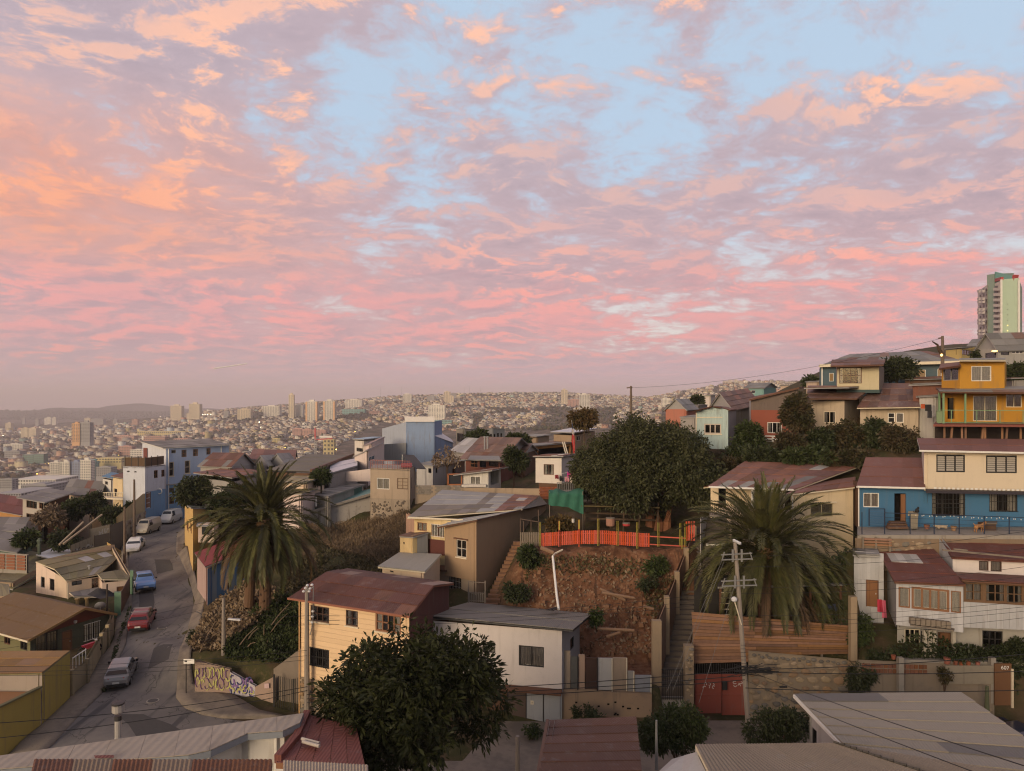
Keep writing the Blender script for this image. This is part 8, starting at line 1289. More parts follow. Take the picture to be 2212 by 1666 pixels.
t_=thing('stair_gate','dark iron gate at the foot of the stairs beside the stone gatepost','gate',P(1452,1510,47)); b=MB(); [b.beam(P(1430+k*4,1512,47),P(1430+k*4,1446,47),.03,.03) for k in range(12)]; [b.beam(P(1429,y,47),P(1476,y,47),.05,.05) for y in (1447,1478,1508)]; b.build('bars',BLACKIRON,t_); MB().hexa(*pan(1427,1508,1478,1552,47.05,47.05,.3)).build('base_wall',CONC,t_)
# ---------------------------------------------------------------- palms, trees and shrubs
FROND=leaf_mat('palm_leaflet',(.05,.056,.018),(.12,.11,.042),1.5,jit=.25,transl=.15); DRYF=leaf_mat('dry_palm_leaflet',(.13,.075,.04),(.09,.06,.03),1.5,transl=.1)
def frond_mesh(e0,droop,L,seed):
    rg=np.random.default_rng(seed); n=16; pts=[np.zeros(3)]; e=e0
    for i in range(n):e=e0-droop*((i+1)/n)**1.3; pts.append(pts[-1]+np.array([math.cos(e),0,math.sin(e)])*L/n)
    pts=np.array(pts); V,Fq=[],[]
    for i in range(n):
        a,b=pts[i],pts[i+1]; w=.05*(1-i/n)+.012; k=len(V); V +=[a+(0,w,0),a-(0,w,0),b-(0,w*.9,0),b+(0,w*.9,0)]; Fq.append((k,k+1,k+2,k+3))
    for i in range(58):
        f=.1+.9*i/57; x=f*n; j=min(int(x),n-1); p=pts[j]+(pts[j+1]-pts[j])*(x-j); t_=pts[j+1]-pts[j]; t_ /= np.linalg.norm(t_); nn_=np.array([-t_[2],0,t_[0]]); ln=L*.135*(math.sin(math.pi*min(1,.2+f*.72))**.7)*rg.uniform(.85,1.1)
        for s in (-1,1):
            d=t_*.85+np.array([0,s*.5,0])+nn_*.30*rg.uniform(.4,1.2); d /= np.linalg.norm(d); tip=p+d*ln-np.array([0,0,.10*ln]); w=t_*.055; k=len(V); V +=[p-w,p+d*ln*.5-w*1.2,tip,p+d*ln*.5+w*1.2]; Fq.append((k,k+1,k+2,k+3))
    return V,Fq
def palm(label,base,top,L,seed,n=96):
    base,top=Vector(base),Vector(top); root=thing('palm_tree',label,'palm tree',base); rg=random.Random(seed); b=MB(); r0=.48; prof=[]
    H=(top-base).length; b.tube([base-UP*.6,base.lerp(top,.33)+Vector((.05,0,0)),base.lerp(top,.7),top+UP*.3],r0,r0*.85,12); b.build('trunk',plaster('palm_trunk',(.13,.075,.045),.6,bump=1.0,fine=.6),root)
    for k in range(60):a=k*2.4; f=.12+.86*k/60; c=base.lerp(top,f); MB().hexa([c+Vector((math.cos(a+s)*r0*.9,math.sin(a+s)*r0*.9,z)) for s,z in ((-.3,-.12),(.3,-.12),(.25,.08),(-.25,.08))],[c+Vector((math.cos(a+s)*r0*1.12,math.sin(a+s)*r0*1.12,z)) for s,z in ((-.12,.06),(.12,.06),(.1,.16),(-.1,.16))]).build('leaf_scar',plain('leaf_scar',(.10,.06,.038),.9),root)
    MB().lathe(top-UP*.5,[(.45,-.2),(.75,.25),(.62,.7),(.2,1.0)],10).build('crown_base',plain('crown_base',(.15,.085,.04),.9),root); cls=[(82,24),(70,42),(58,60),(44,76),(28,86),(11,84),(-8,70),(-28,50),(-52,30)]; protos={}
    for i in range(n):
        f=i/(n-1); k=min(8,int(f**.78*8.6)); dry=k>=7 and rg.random()<.75 or k==6 and rg.random()<.15; key=(k,dry,i % 2)
        if key not in protos:
            V,Fq=frond_mesh(R(cls[k][0]-6*(i % 2)),R(cls[k][1]+8*(i % 2)),L*(.76,.86,.95,1,1,1,.97,.85,.72)[k],seed*50+k); o=np_mesh('frond',V,Fq,DRYF if dry else FROND,root); protos[key]=o.data
        else:o=bpy.data.objects.new('frond',protos[key]); COL.objects.link(o); o.parent=root
        o.matrix_parent_inverse=Matrix.Identity(4); o.location=top+UP*(.45-.1*k)-Vector(root.location); o.rotation_euler=(rg.uniform(-.25,.25),rg.uniform(-.10,.10),i*2.39996+rg.uniform(-.2,.2)); s=rg.uniform(.88,1.08); o.scale=(s,s,s)
    return root
palm('tall palm with full drooping crown on the dry slope left of the orange house',P(572,1325,57),P(572,1133,57),6.0,3,150); palm('palm behind the timber fence with the power pole before it',P(1660,1345,51),P(1655,1195,51),6.6,5,190); t_=thing('bare_palm','bare second palm trunk left of the tall palm','palm tree',P(535,1300,59)); MB().tube([P(538,1310,59),P(541,1250,59),P(540,1180,59)],.42,.36,12).build('trunk',bpy.data.materials['palm_trunk'],t_)
LG=leaf_mat('broad_dark_leaf',(.015,.021,.007),(.05,.058,.018),.9,rough=.5,spec=.2); LT=leaf_mat('great_tree_leaf',(.030,.038,.014),(.085,.088,.036),.7); LB=leaf_mat('bush_leaf',(.028,.046,.014),(.072,.09,.03),1.2); LA=leaf_mat('autumn_leaf',(.07,.06,.02),(.13,.075,.025),.6); LD=leaf_mat('dark_shrub_leaf',(.024,.035,.014),(.062,.074,.028),.9); LDRY=leaf_mat('dry_brush',(.15,.105,.065),(.25,.18,.11),.6,transl=.1); LR=leaf_mat('flowering_creeper',(.035,.042,.016),(.09,.06,.03),.8)
tree('great_tree','great round dense tree above the orange picket fence','tree',P(1405,1152,66),P(1406,1018,66.5),(7.3,6.0,6.2),165000,.25,LT,3,lobe=44,trunk=.5,bark=BARK_RED,f=.30,limbs=8)
for x in (1424,1441):b=MB(); b.tube([P(x-3,1160,64.5),P(x,1130,64.6),P(x+(6 if x>1430 else -4),1095,65.5)],.45,.3,8); o=b.build('limb',BARK_RED,bpy.data.objects['great_tree'])
r_=tree('loquat_tree','big dark loquat tree with long leathery leaves in the foreground','tree',(-3.9,30,-21),P(900,1512,29.5),(4.45,3.5,3.6),26000,.27,LG,8,lobe=18,trunk=.22,aspect=.34,f=.40,shell=.5)
C_,rr_=lobes(P(900,1512,29.5),(4.45,3.5,3.6),18,8,.40); lm=MB().add([(0,0,0),(.13,.05,.03),(.24,.05,.0),(.36,0,-.07),(.24,-.05,.0),(.13,-.05,.03),(.2,0,-.015)],[(0,1,6),(1,2,6),(2,3,6),(3,4,6),(4,5,6),(5,0,6)]); rg=np.random.default_rng(5); lo=None; k=0
while k<296:
    j=rg.integers(len(C_)); u=rg.normal(size=3); u[1]=-abs(u[1]); u /= np.linalg.norm(u); p=C_[j]+u*rr_[j]*1.05; a0=rg.uniform(0,6.28)
    for i in range(8):
        if lo is None:o=lm.build('leaf',LG,r_); lo=o.data
        else:o=bpy.data.objects.new('leaf',lo); COL.objects.link(o); o.parent=r_
        o.matrix_parent_inverse=Matrix.Identity(4); o.location=Vector(p)-Vector(r_.location); o.rotation_euler=(rg.uniform(-.3,.3),rg.uniform(-.5,.35),a0+i*.785+rg.uniform(-.2,.2)); s=rg.uniform(.55,1.0); o.scale=(s,s,s); k +=1
def tr(nm,lb,px,row,Y,rx,ry,n,sz,mt,sd,base=None,**k):
    c=P(px,row,Y); g_=ground(c.x,c.y); tree(nm,lb,'tree',(c.x,c.y,min(g_,c.z-ry*.9)),c,(rx/F*Y,rx/F*Y*.9,ry/F*Y),n,sz,mt,sd,trunk=.16,limbs=4,**k)
tr('round_tree','dark round tree at the road edge before the blue house',434,1060,85,50,42,11000,.36,LD,11); tr('bushy_tree','dark bushy tree behind the fronds of the left palm',510,1090,79,56,44,8000,.36,LD,28); tr('round_tree','trimmed round green tree beside the big grey roof',694,1030,84,19,22,4500,.3,LB,12); tr('round_tree','dark leafy tree right of the brown gable house',1110,996,85,28,33,6500,.34,LD,13); tr('autumn_tree','yellowing tree left of the great tree top',1262,908,108,30,26,5000,.45,LA,14); tr('conifer','ragged conifer on the skyline between the two concrete blocks',1033,948,118,24,18,3500,.5,LD,15); tr('conifer','ragged conifer right of the grey concrete block',1118,952,118,25,13,3500,.5,LD,16); tr('bushy_tree','bushy tree before the slate blue house',1938,800,84,38,27,7000,.38,LD,17); tr('bushy_tree','dark tree right of the pale blue hut',1618,945,72,26,34,6000,.34,LB,18); tr('bushy_tree','leafy tree at the right edge beside the grey hill house',2195,812,90,26,26,4500,.42,LD,19); tr('bushy_tree','small tree between the yellow and the grey hill houses',2125,770,104,22,11,2500,.4,LD,20); tr('bushy_tree','tree at the left end of the slate blue house',1752,826,118,16,9,1800,.5,LD,21); tr('bushy_tree','dark tree behind the salmon gable',1506,868,150,12,11,1500,.6,LD,22); tr('creeper_tree','tall creeper covered tree before the red and grey house',1722,905,70,30,62,12000,.32,LR,23,lobe=20); tr('bare_tree','nearly leafless tree in front of the grey shed',966,995,86,38,34,700,.3,LDRY,24,lobe=34,f=.25)
tr('bushy_tree','dark tree low at the right edge above the street door',2190,1425,45.5,42,52,6000,.22,LD,25)
def sh(nm,lb,px,row,Y,rx,ry,n,sz,mt,sd,**k):c=P(px,row+ry,Y); shrub(nm,lb,c,(rx/F*Y,rx/F*Y*.8,ry/F*Y*1.15),n,sz,mt,sd,**k)
for i,a in enumerate(((1466,1568,38.5,84,82,12000,.17,LB,'large leafy bush in front of the stone gatepost'),(1688,1558,39.5,68,58,8000,.16,LD,'round dark bush below the stone wall'),(1275,1545,45,60,16,1800,.16,LD,'low dark bushes under the retaining wall'),(1142,1200,56.5,30,30,3000,.24,LB,'green bush at the left end of the orange fence'),(1116,1275,54,30,28,2600,.22,LD,'bush with small white flowers beside the earth steps'),(1420,1222,55.6,30,26,1500,.24,LB,'green bush on the upper right of the earth slope'),(1395,1258,54.5,24,16,700,.2,LD,'thin bush on the middle of the earth slope'),(1290,1335,50.5,16,24,900,.2,LB,'small bush right of the white house roof'),(434,1512,50.8,24,18,1600,.14,LB,'green bush at the foot of the graffiti wall, left one'),(468,1522,49.6,26,14,1600,.14,LB,'green bush at the foot of the graffiti wall, right one'),(418,1378,55,14,14,1200,.16,LD,'round dark bush on the wall corner at the street'),(1212,1130,62,34,22,2000,.3,LA,'spiky yellowish plant under the green netting'),(1862,1365,47.5,22,46,2200,.2,LB,'bright leafy vine beside the concrete post'),(1858,1465,45.2,42,34,3600,.16,LD,'dark creeper hanging over the stone wall end'),(2040,1462,44.2,14,26,700,.15,LR,'pink flowering creeper on the garden wall'),(1590,975,70,30,22,3200,.3,LD,'dark bushes below the pale blue hut'),(1150,1580,44,28,12,900,.15,LB,'low weeds beside the grey garage doors'),(106,1115,100,30,22,3200,.4,LDRY,'brownish brush below the timber house'),(60,1160,92,24,22,2200,.4,LB,'green plants below the grey timber house'),(130,1165,92,34,22,2800,.4,LD,'dark brush before the mural wall'))):
    sh('creeper' if 'creeper' in a[8] or 'vine' in a[8] else 'bush',a[8],*a[:7],a[7],40+i)
for i,(px,row,Y,rx,ry,lb) in enumerate(((165,1098,104,32,26,'leftmost dark shrub of the thicket by the timber house'),(205,1085,106,34,38,'tallest dark shrub of the thicket left of the blue house'),(245,1108,104,26,22,'rightmost dark shrub of the thicket below the balcony'),(282,1100,108,12,16,'small shrub against the white wall of the blue house'))):sh('shrub',lb,px,row,Y,rx,ry,5500,.38,LD,70+i,cat='shrub',group='thicket by the timber house')
for i,(px,row,Y,rx,ry) in enumerate(((1700,960,68,40,34),(1760,950,69,44,36),(1820,940,70,48,38),(1880,938,70,50,40),(1940,950,68,46,42),(1745,985,65,55,22),(1830,988,64.5,55,22),(1640,985,66,44,20),(1585,1010,66,40,22))):sh('hillside_bush',('leftmost','second','third','fourth','rightmost','lower left','lower right','far left','lowest left')[i]+' of the creeper covered bushes on the slope above the red roofs',px,row,Y,rx,ry,6500,.3,LR if i % 2==0 else LD,80+i,group='creeper covered bushes on the slope')
# ground cover on the dry slope: ivy, dry brush, fallen fronds
def cover(name,label,poly,n,size,mat,seed,h=.5,droop=.0):
    rg=np.random.default_rng(seed); xs=[]; pg=[(p[0],p[1]) for p in poly]; a=np.array(pg); 
    while len(xs)<n:
        px,Y=rg.uniform(a[:,0].min(),a[:,0].max()),rg.uniform(a[:,1].min(),a[:,1].max()); ins=False
        for (x0,y0),(x1,y1) in zip(pg,pg[1:]+pg[:1]):
            if (y0>Y) != (y1>Y) and px<(x1-x0)*(Y-y0)/(y1-y0)+x0:ins=not ins
        if ins:xs.append(((px-CX)/F*Y,Y))
    xs=np.array(xs); z=ground(xs[:,0],xs[:,1]); c=np.stack([xs[:,0],xs[:,1],z+h*rg.random(n)**1.5*vnoise(xs[:,0],xs[:,1],1.5,seed)*2],1); out=rg.normal(size=(n,3)); out[:,2]=np.abs(out[:,2])*(1.2-droop)+.1; out /= np.linalg.norm(out,axis=1,keepdims=True); s=np.cross(out,rg.normal(size=(n,3))); s /= np.linalg.norm(s,axis=1,keepdims=True); L=size*rg.uniform(.6,1.4,(n,1)); w=s*L*(.28 if droop>=0 else .05)
    np_mesh(name,np.stack([c,c+out*L*.5+w,c+out*L,c+out*L*.5-w],1).reshape(-1,3),np.arange(4*n).reshape(n,4),mat,kind='stuff',label=label)
cover('ivy','dark green ivy spilling down the bank left of the orange house',[(480,52.3),(590,51.2),(645,51.8),(648,58),(600,60),(510,55)],16000,.22,LB,5,.6); cover('dry_brush','dry brown brush along the foot of the whitewashed wall',[(640,76),(690,81),(815,80.2),(880,78),(880,64),(830,66),(700,72)],30000,.45,LDRY,6,.45,-.1); cover('weeds','green weeds on the slope under the tall palm',[(590,56),(650,57),(820,64),(860,68),(760,72),(620,68)],16000,.28,leaf_mat('olive_grass',(.075,.072,.032),(.155,.125,.065),1.0),7,.3); cover('bank_scrub','dry scrub on the bank below the blue shed',[(412,53.4),(480,53),(560,56),(600,60),(560,66),(450,62),(430,58)],12000,.3,LDRY,8,.5); cover('slope_tufts','tufts of dry grass on the red earth slope',[(1130,52),(1290,51),(1430,51),(1470,56),(1300,57),(1140,57)],1300,.26,LDRY,9,.12,.2); cover('slope_scrub','green and brown scrub at the top edge and right side of the red earth slope',[(1130,56),(1490,55.6),(1480,52.5),(1400,53.5),(1380,56.6),(1130,56.9)],1300,.26,leaf_mat('olive_grass',(1,1,1),(1,1,1)),19,.3); cover('yard_weeds','weeds over the yard behind the stone wall',[(1505,48.6),(1830,48.6),(1830,54),(1510,54)],5000,.3,LB,10,.4); cover('kerb_weeds','weeds growing along the kerb of the street',[(222,51),(226,51),(285,67),(278,67)],900,.22,LB,12,.2); cover('bank_weeds','plants along the foot of the boarded house terrace',[(1870,45.1),(2200,45),(2200,46),(1870,46.2)],4500,.22,LD,13,.9)
rg=random.Random(33); b=MB()
for i in range(150):
    px=rg.uniform(1120,1450); Y=rg.uniform(50.8,57); p=G(px,Y); r_=rg.choice((.04,.06,.09,.16)); b.hexa([p+Vector((x*r_*rg.uniform(.6,1.2),y*r_,-.1)) for x,y in ((-1,-1),(1,-1),(1,1),(-1,1))],[p+Vector((x*r_*rg.uniform(.4,.9),y*r_*.7,r_*rg.uniform(.5,1.2)+.04)) for x,y in ((-1,-1),(1,-1),(1,1),(-1,1))])
b.build('rubble',plaster('clay_rubble',(.24,.13,.075),.4),kind='stuff',label='loose stones and clods over the red earth slope')
rg=random.Random(12)
for i in range(24):
    px=rg.uniform(430,590); Y=rg.uniform(52.8,57); p=G(px,Y); a=rg.uniform(-.4,1.6); L=rg.uniform(1,3.2); e=p+Vector((math.cos(a)*L*.6,-.2,L*rg.uniform(.2,.75))); t2=thing('dry_branch',('short' if L<1.6 else 'mid length' if L<2.4 else 'long')+' dead branch '+('leaning left' if math.cos(a)<.35 else 'leaning right' if math.cos(a)>.8 else 'standing steeply')+' on the bank '+('by the slim pole' if px<500 else 'below the blue shed' if px<545 else 'under the tall palm')+(', upper part' if Y>55 else ', lower part'),'branch',p,'dead branches piled on the bank'); MB().tube([p,p.lerp(e,.5)+UP*.15,e],.045,.02,5).build('stick',plain('dead_wood',(.15,.105,.07),.9,jit=.25),t2)
# yellow houses and the blue shed at the right side of the street
h=House('yellow_street_house','yellow street house left of the tall palm','house',(-32,78,-19)); YS=plaster('street_yellow_wall',(.56,.38,.15),.25); A,C,B=XY(399,92),XY(417,76),XY(470,80); h.box(A,C,B,-20,(zof(1088,92),zof(1110,76)+.6,zof(1100,80)),YS,[(403,1125,407,1146,'woodc'),(411,1130,414,1150,'woodc')],[(432,1135,446,1152,'white1')]); h.flat(sheet_mat('dark_green_sheet',(1,1,1)),3,3,over=.3); h.bit('bay',PEACH,lambda b:b.hexa(*pan(428,1133,462,1172,75.5,76,1.2))); h.bit('bay_roof',GREYP,lambda b:b.slab([P(424,1136,75),P(466,1136,75.6),P(466,1128,77.5),P(426,1128,77)],.1)); h.bit('bay_window',GLASS,lambda b:b.hexa(*pan(436,1138,450,1155,75.4,75.5,.1)))
hut('blue_shed','shed of blue and grey corrugated sheets with a red roof below the tall palm',(426,70),(448,63.5),(562,68),-18.8,(zof(1196,70),zof(1224,63.5),zof(1178,68)),boards_mat('pale_mural_boards',(.42,.30,.27),.5),sheet_mat('crimson_sheet',(.22,.035,.035),(.16,.03,.03),.2,jit=.03),nu=5,nv=2,over=.25); hb=bpy.data.objects['blue_shed']; rg=random.Random(4)
for k in range(12):c0,c1=XY(448,63.45).lerp(XY(562,67.95),k/12),XY(448,63.45).lerp(XY(562,67.95),(k+.99)/12); zt0,zt1=zof(1226,63.5)+k*.115,zof(1226,63.5)+(k+1)*.115; MB().hexa([Vector((*c0,-18.4)),Vector((*c1,-18.4)),Vector((c1.x,c1.y+.03,-18.4)),Vector((c0.x,c0.y+.03,-18.4))],[Vector((*c0,zt0-.15)),Vector((*c1,zt1-.15)),Vector((c1.x,c1.y+.03,zt1-.15)),Vector((c0.x,c0.y+.03,zt0-.15))]).build('wall_sheet',boards_mat('grey_blue_sheets',(.15,.19,.25),.12,stain=.3) if k in (1,4,5) else boards_mat('blue_sheets',(.06,.13,.25),.12,stain=.25),hb)
# graffiti wall and iron gate on the corner
w=House('graffiti_wall','stone corner wall with yellow green and purple graffiti','wall',(-22,51,-21)); GW_=plaster('rough_corner_wall',(.30,.22,.175),.6,bump=.7); A,M_,B=XY(421,50.9),XY(497,50.7),XY(590,49.4); w.wall(A,M_,-21.2,(zof(1427,50.9),zof(1446,50.7)),GW_); w.wall(M_,XY(551,50.3),-21.2,(zof(1452,50.7),zof(1482,50.3)),plaster('pale_mural_base',(.42,.39,.42),.4)); w.wall(XY(551,50.3),B,-21.2,(zof(1484,50.3),zof(1463,49.4)),GW_)
for c,sd,a,b_,z0_,z1_,n_,wd_ in (((.40,.38,.14),2,A,M_,-20.6,-19.1,7,.11),((.12,.05,.16),5,A,M_,-20.6,-19.0,7,.05),((.20,.12,.28),7,M_,XY(549,50.35),-20.9,-19.7,5,.12),((.03,.035,.12),9,M_,XY(549,50.35),-21,-19.6,4,.08),((.40,.38,.14),14,M_,XY(549,50.35),-20.8,-20.2,4,.09)):gb=MB(); glyphs(gb,a,b_,z0_,z1_,n_,sd,wd_,.03+sd*.002); gb.build('graffiti',plain('spray_%d' % sd,c,.8),w.r)
w.bit('notice',plain('pinkish_notice',(.50,.36,.36),.7),lambda b:b.hexa(*pan(571,1477,581,1487,49.45,49.4,.03)))
t_=thing('iron_gate','black iron bar gate standing open left of the orange house','gate',P(620,1535,48.6)); b=MB(); fr=lambda px:(48.9-(px-591)*.02 if px<634 else 48.04+(px-634)*.02,1458+(px-591)*.24 if px<634 else 1468-(px-634)*.46); [b.beam(P(x,1533+(x-591)*.15,fr(x)[0]),P(x,fr(x)[1],fr(x)[0]),.03,.03) for x in range(594,658,4)]; b.build('bars',BLACKIRON,t_)
for x in (592,634,657):MB().beam(P(x,1540,fr(x)[0]),P(x,fr(x)[1]-1,fr(x)[0]),.1,.1).build('post',BLACKIRON,t_)
w=House('bank_wall','sloping concrete wall beside the iron gate against the orange house','wall',(-15,49,-21)); w.wall(XY(591,50.2),XY(651,48.6),-21.2,(zof(1445,50.2),zof(1400,48.6)),plaster('dull_concrete',(.20,.165,.13),.5))
# ---------------------------------------------------------------- vehicles
TYRE=plain('tyre',(.012,.012,.012),.9); RIM=plain('rim',(.35,.35,.35),.35,metal=.7); CGL=glass('car_glass',(.012,.014,.017),.05); CHR=plain('plate_white',(.6,.6,.58),.5); RLT=plain('tail_red',(.35,.02,.015),.3); HLT=plain('head_lamp',(.55,.55,.52),.15); BLKP=plain('black_trim',(.015,.015,.016),.6)
SHP=dict(hatch=(3.9,1.68,1.45,[(-1.95,.45,.72,0),(-1.86,.27,.92,0),(-1.72,.2,.95,.06),(-1.28,.19,.94,.92),(-.2,.18,.9,1),(.35,.18,.88,.98),(1.12,.18,.9,.04),(1.75,.2,.78,0),(1.93,.35,.62,0)]),suv=(4.4,1.82,1.66,[(-2.2,.5,.85,0),(-2.1,.32,1.05,.05),(-1.75,.26,1.06,.85),(-1.3,.25,1.05,.98),(0,.24,1.02,1),(.45,.24,1.0,.97),(1.2,.24,1.02,.03),(1.95,.27,.94,0),(2.18,.45,.75,0)]),sedan=(4.5,1.76,1.43,[(-2.25,.45,.85,0),(-2.1,.27,.98,0),(-1.55,.2,1.0,.05),(-.85,.19,.95,.95),(-.1,.18,.92,1),(.3,.18,.9,.98),(1.2,.18,.9,.03),(2.0,.2,.74,0),(2.22,.35,.58,0)]),van=(4.7,1.7,1.98,[(-2.35,.45,1.0,.1),(-2.28,.3,1.15,.9),(-2.1,.26,1.18,1),(-.5,.25,1.16,1),(1.1,.25,1.12,1),(1.45,.25,1.1,.95),(2.05,.25,1.02,.06),(2.27,.3,.85,0),(2.34,.45,.65,0)]))
def car(name,label,kind,r0,r1,Yr,c,cat='car',rack=False):
    """r0, r1: rear and front column on the road and their distances"""
    a,b_=XY(r0,Yr[0]),XY(r1,Yr[1]); mid=(a+b_)/2; d2=(b_-a).normalized(); L,W,H,st=SHP[kind]; g0,g1=ground(*(mid-d2*1.4))+.08,ground(*(mid+d2*1.4))+.08; X=Vector((*d2*2.8,g1-g0)).normalized(); Yv=Vector((-d2.y,d2.x,0)); Z=X.cross(Yv); O=Vector((*mid,(g0+g1)/2)); T=lambda x,y,z:O+X*x+Yv*y+Z*z
    root=thing(name,label,cat,O); m_=plain('paint_'+label.split()[0]+'_'+kind,c,.3,spec=.5,coat=.5,grain=.08); hw=W/2; secs=[]
    for x,zb,belt,g in st:
        e=min(1,(L/2-abs(x))/.35+.55); w=hw*(.78+.22*min(1,e)); zr=belt+(H-belt)*g; wr=w*(.96-.22*min(1,g)); secs.append((x,w,zb,belt,zr,wr))
    b=MB(); n=len(secs); ring=lambda q:[T(q[0],s*y,z) for s,y,z in ((-1,q[1]*.9,q[2]),(-1,q[1],q[2]+(q[3]-q[2])*.45),(-1,q[1]*.97,q[3]),(-1,q[5],q[4]-.05),(-1,q[5]*.85,q[4]),(1,q[5]*.85,q[4]),(1,q[5],q[4]-.05),(1,q[1]*.97,q[3]),(1,q[1],q[2]+(q[3]-q[2])*.45),(1,q[1]*.9,q[2]))]
    b.add([p for q in secs for p in ring(q)],[(i*10+k,(i+1)*10+k,(i+1)*10+(k+1) % 10,i*10+(k+1) % 10) for i in range(n-1) for k in range(10)]+[tuple(range(10)),tuple(range((n-1)*10+9,(n-1)*10-1,-1))]); b.build('body',m_,root)
    gi=[i for i,q in enumerate(st) if q[3]>.5]; i0,i1=gi[0],gi[-1]; S=secs
    def pane(nm,q):n_=(q[1]-q[0]).cross(q[3]-q[0]).normalized(); c_=sum(q,Vector())/4; n_=n_ if n_.dot(c_-T(0,0,.8))>0 else -n_; MB().hexa([p-n_*.01 for p in q],[p+n_*.014 for p in q]).build(nm,CGL,root)
    mixp=lambda A,B,f,s,k:T(A[0]*(1-f)+B[0]*f,s*(A[k[0]]*(1-f)+B[k[0]]*f)*k[2],A[k[1]]*(1-f)+B[k[1]]*f)
    lo,hi=S[i1+1],S[i1]; pane('windscreen',[T(lo[0]-.08,-lo[5]*.9,lo[4]+.04),T(lo[0]-.08,lo[5]*.9,lo[4]+.04),T(hi[0]+.06,hi[5]*.86,hi[4]-.06),T(hi[0]+.06,-hi[5]*.86,hi[4]-.06)])
    lo,hi=S[i0-1],S[i0]; z0=lo[4]+(.18 if kind=='van' else .03); f=.12; pane('rear_window',[T(lo[0]*(1-f)+hi[0]*f,-lo[5]*.88,z0+(hi[4]-z0)*f),T(lo[0]*(1-f)+hi[0]*f,lo[5]*.88,z0+(hi[4]-z0)*f),T(hi[0]-.03,hi[5]*.82,hi[4]-.07),T(hi[0]-.03,-hi[5]*.82,hi[4]-.07)])
    x0,x1=S[i0][0]+.1,S[i1][0]+.25; xm=(x0+x1)/2
    for s in (-1,1):
        for xa,xb in (((x0,xm-.04),(xm+.04,x1)) if kind != 'van' else ((.55,1.5),)):bw,rw=hw*.965,S[3][5]*1.02; bz,rz=S[4][3]+.06,H-.1; pane('side_window',[T(xa,s*bw*.985,bz),T(xb+.18*(xb==x1),s*bw*.985,bz),T(xb-.1,s*rw,rz),T(xa+.05,s*rw,rz)])
        for x in (-L*.31,L*.30):
            for nm,mt,rr_,w0,w1 in (('tyre',TYRE,.31,-.1,.1),('rim',RIM,.19,.09,.115)):
                b=MB(); N_=14; y=s*(hw-.09); b.add([T(x+rr_*math.cos(k*2*math.pi/N_),y+s*w_,.31+rr_*math.sin(k*2*math.pi/N_)) for w_ in (w0,w1) for k in range(N_)],[(k,(k+1) % N_,N_+(k+1) % N_,N_+k) for k in range(N_)]+[tuple(range(N_)),tuple(range(2*N_-1,N_-1,-1))]); o=b.build('wheel' if nm=='tyre' else 'rim',mt,root if nm=='tyre' else o)
        for nm,mt,x,zc,dz_ in (('tail_light',RLT,S[0][0],st[1][2]-.12,.1),('headlight',HLT,S[-1][0],st[-1][2]+.02,.07)):e=.1 if x<0 else -.12; b=MB(); b.hexa([T(x+e-.06,s*hw*.55,zc-dz_),T(x+e+.06,s*hw*.55,zc-dz_),T(x+e*2+.06,s*hw*.86,zc-dz_),T(x+e*2-.06,s*hw*.86,zc-dz_)],[T(x+e-.06,s*hw*.55,zc+dz_),T(x+e+.06,s*hw*.55,zc+dz_),T(x+e*2+.06,s*hw*.86,zc+dz_),T(x+e*2-.06,s*hw*.86,zc+dz_)]); b.build(nm,mt,root)
        MB().hexa([T(x1+.05,s*hw,S[4][3]+.05),T(x1+.2,s*hw,S[4][3]+.05),T(x1+.2,s*(hw+.17),S[4][3]+.05),T(x1+.05,s*(hw+.17),S[4][3]+.05)],[T(x1+.05,s*hw,S[4][3]+.18),T(x1+.2,s*hw,S[4][3]+.18),T(x1+.2,s*(hw+.17),S[4][3]+.2),T(x1+.05,s*(hw+.17),S[4][3]+.2)]).build('mirror',BLKP,root)
    for x,sg in ((S[0][0]-.02,1),(S[-1][0]+.02,-1)):
        bx=lambda b,y,za,zb,w_:b.hexa([T(x-w_,-y,za),T(x+w_,-y,za),T(x+w_,y,za),T(x-w_,y,za)],[T(x-w_,-y,zb),T(x+w_,-y,zb),T(x+w_,y,zb),T(x-w_,y,zb)]); b=MB(); bx(b,hw*.74,.28,.48,.05); b.build('bumper',BLKP if kind in ('suv','hatch') else m_,root); b=MB(); bx(b,.22,.50,.62,.035); b.build('number_plate',CHR,root)
    if rack:
        for x in (-.9,.1):b=MB(); b.hexa([T(x-.03,-hw*.85,H+.04),T(x+.03,-hw*.85,H+.04),T(x+.03,hw*.85,H+.04),T(x-.03,hw*.85,H+.04)],[T(x-.03,-hw*.85,H+.1),T(x+.03,-hw*.85,H+.1),T(x+.03,hw*.85,H+.1),T(x-.03,hw*.85,H+.1)]); b.build('roof_bar',RIM,root)
    return root
car('parked_car','silver hatchback parked nearest on the left kerb, seen from behind','hatch',250,274,(51.2,55.0),(.23,.22,.22)); car('parked_car','red hatchback with roof bars parked at the left kerb','hatch',297,318,(60.8,64.6),(.17,.016,.018),rack=True); car('parked_car','blue crossover facing downhill beside the cream corner house','suv',309,316,(74.6,70.3),(.12,.24,.50)); car('parked_car','white sedan facing downhill behind the blue crossover','sedan',299,284,(92.4,88),(.62,.62,.62)); car('parked_van','beige old panel van on the street bend','van',337,305,(103.6,99),(.38,.345,.29),'van'); car('parked_van','white van with roof rack at the crest of the street','van',384,356,(113.4,108.6),(.60,.60,.60),'van',rack=True)
car('parked_car','dark navy car at the right edge on the forecourt','sedan',2158,2260,(43.4,40.5),(.02,.025,.05)); car('parked_car','dark car at the bottom edge half hidden by the loquat tree','sedan',1110,985,(37.6,37.2),(.03,.033,.04))
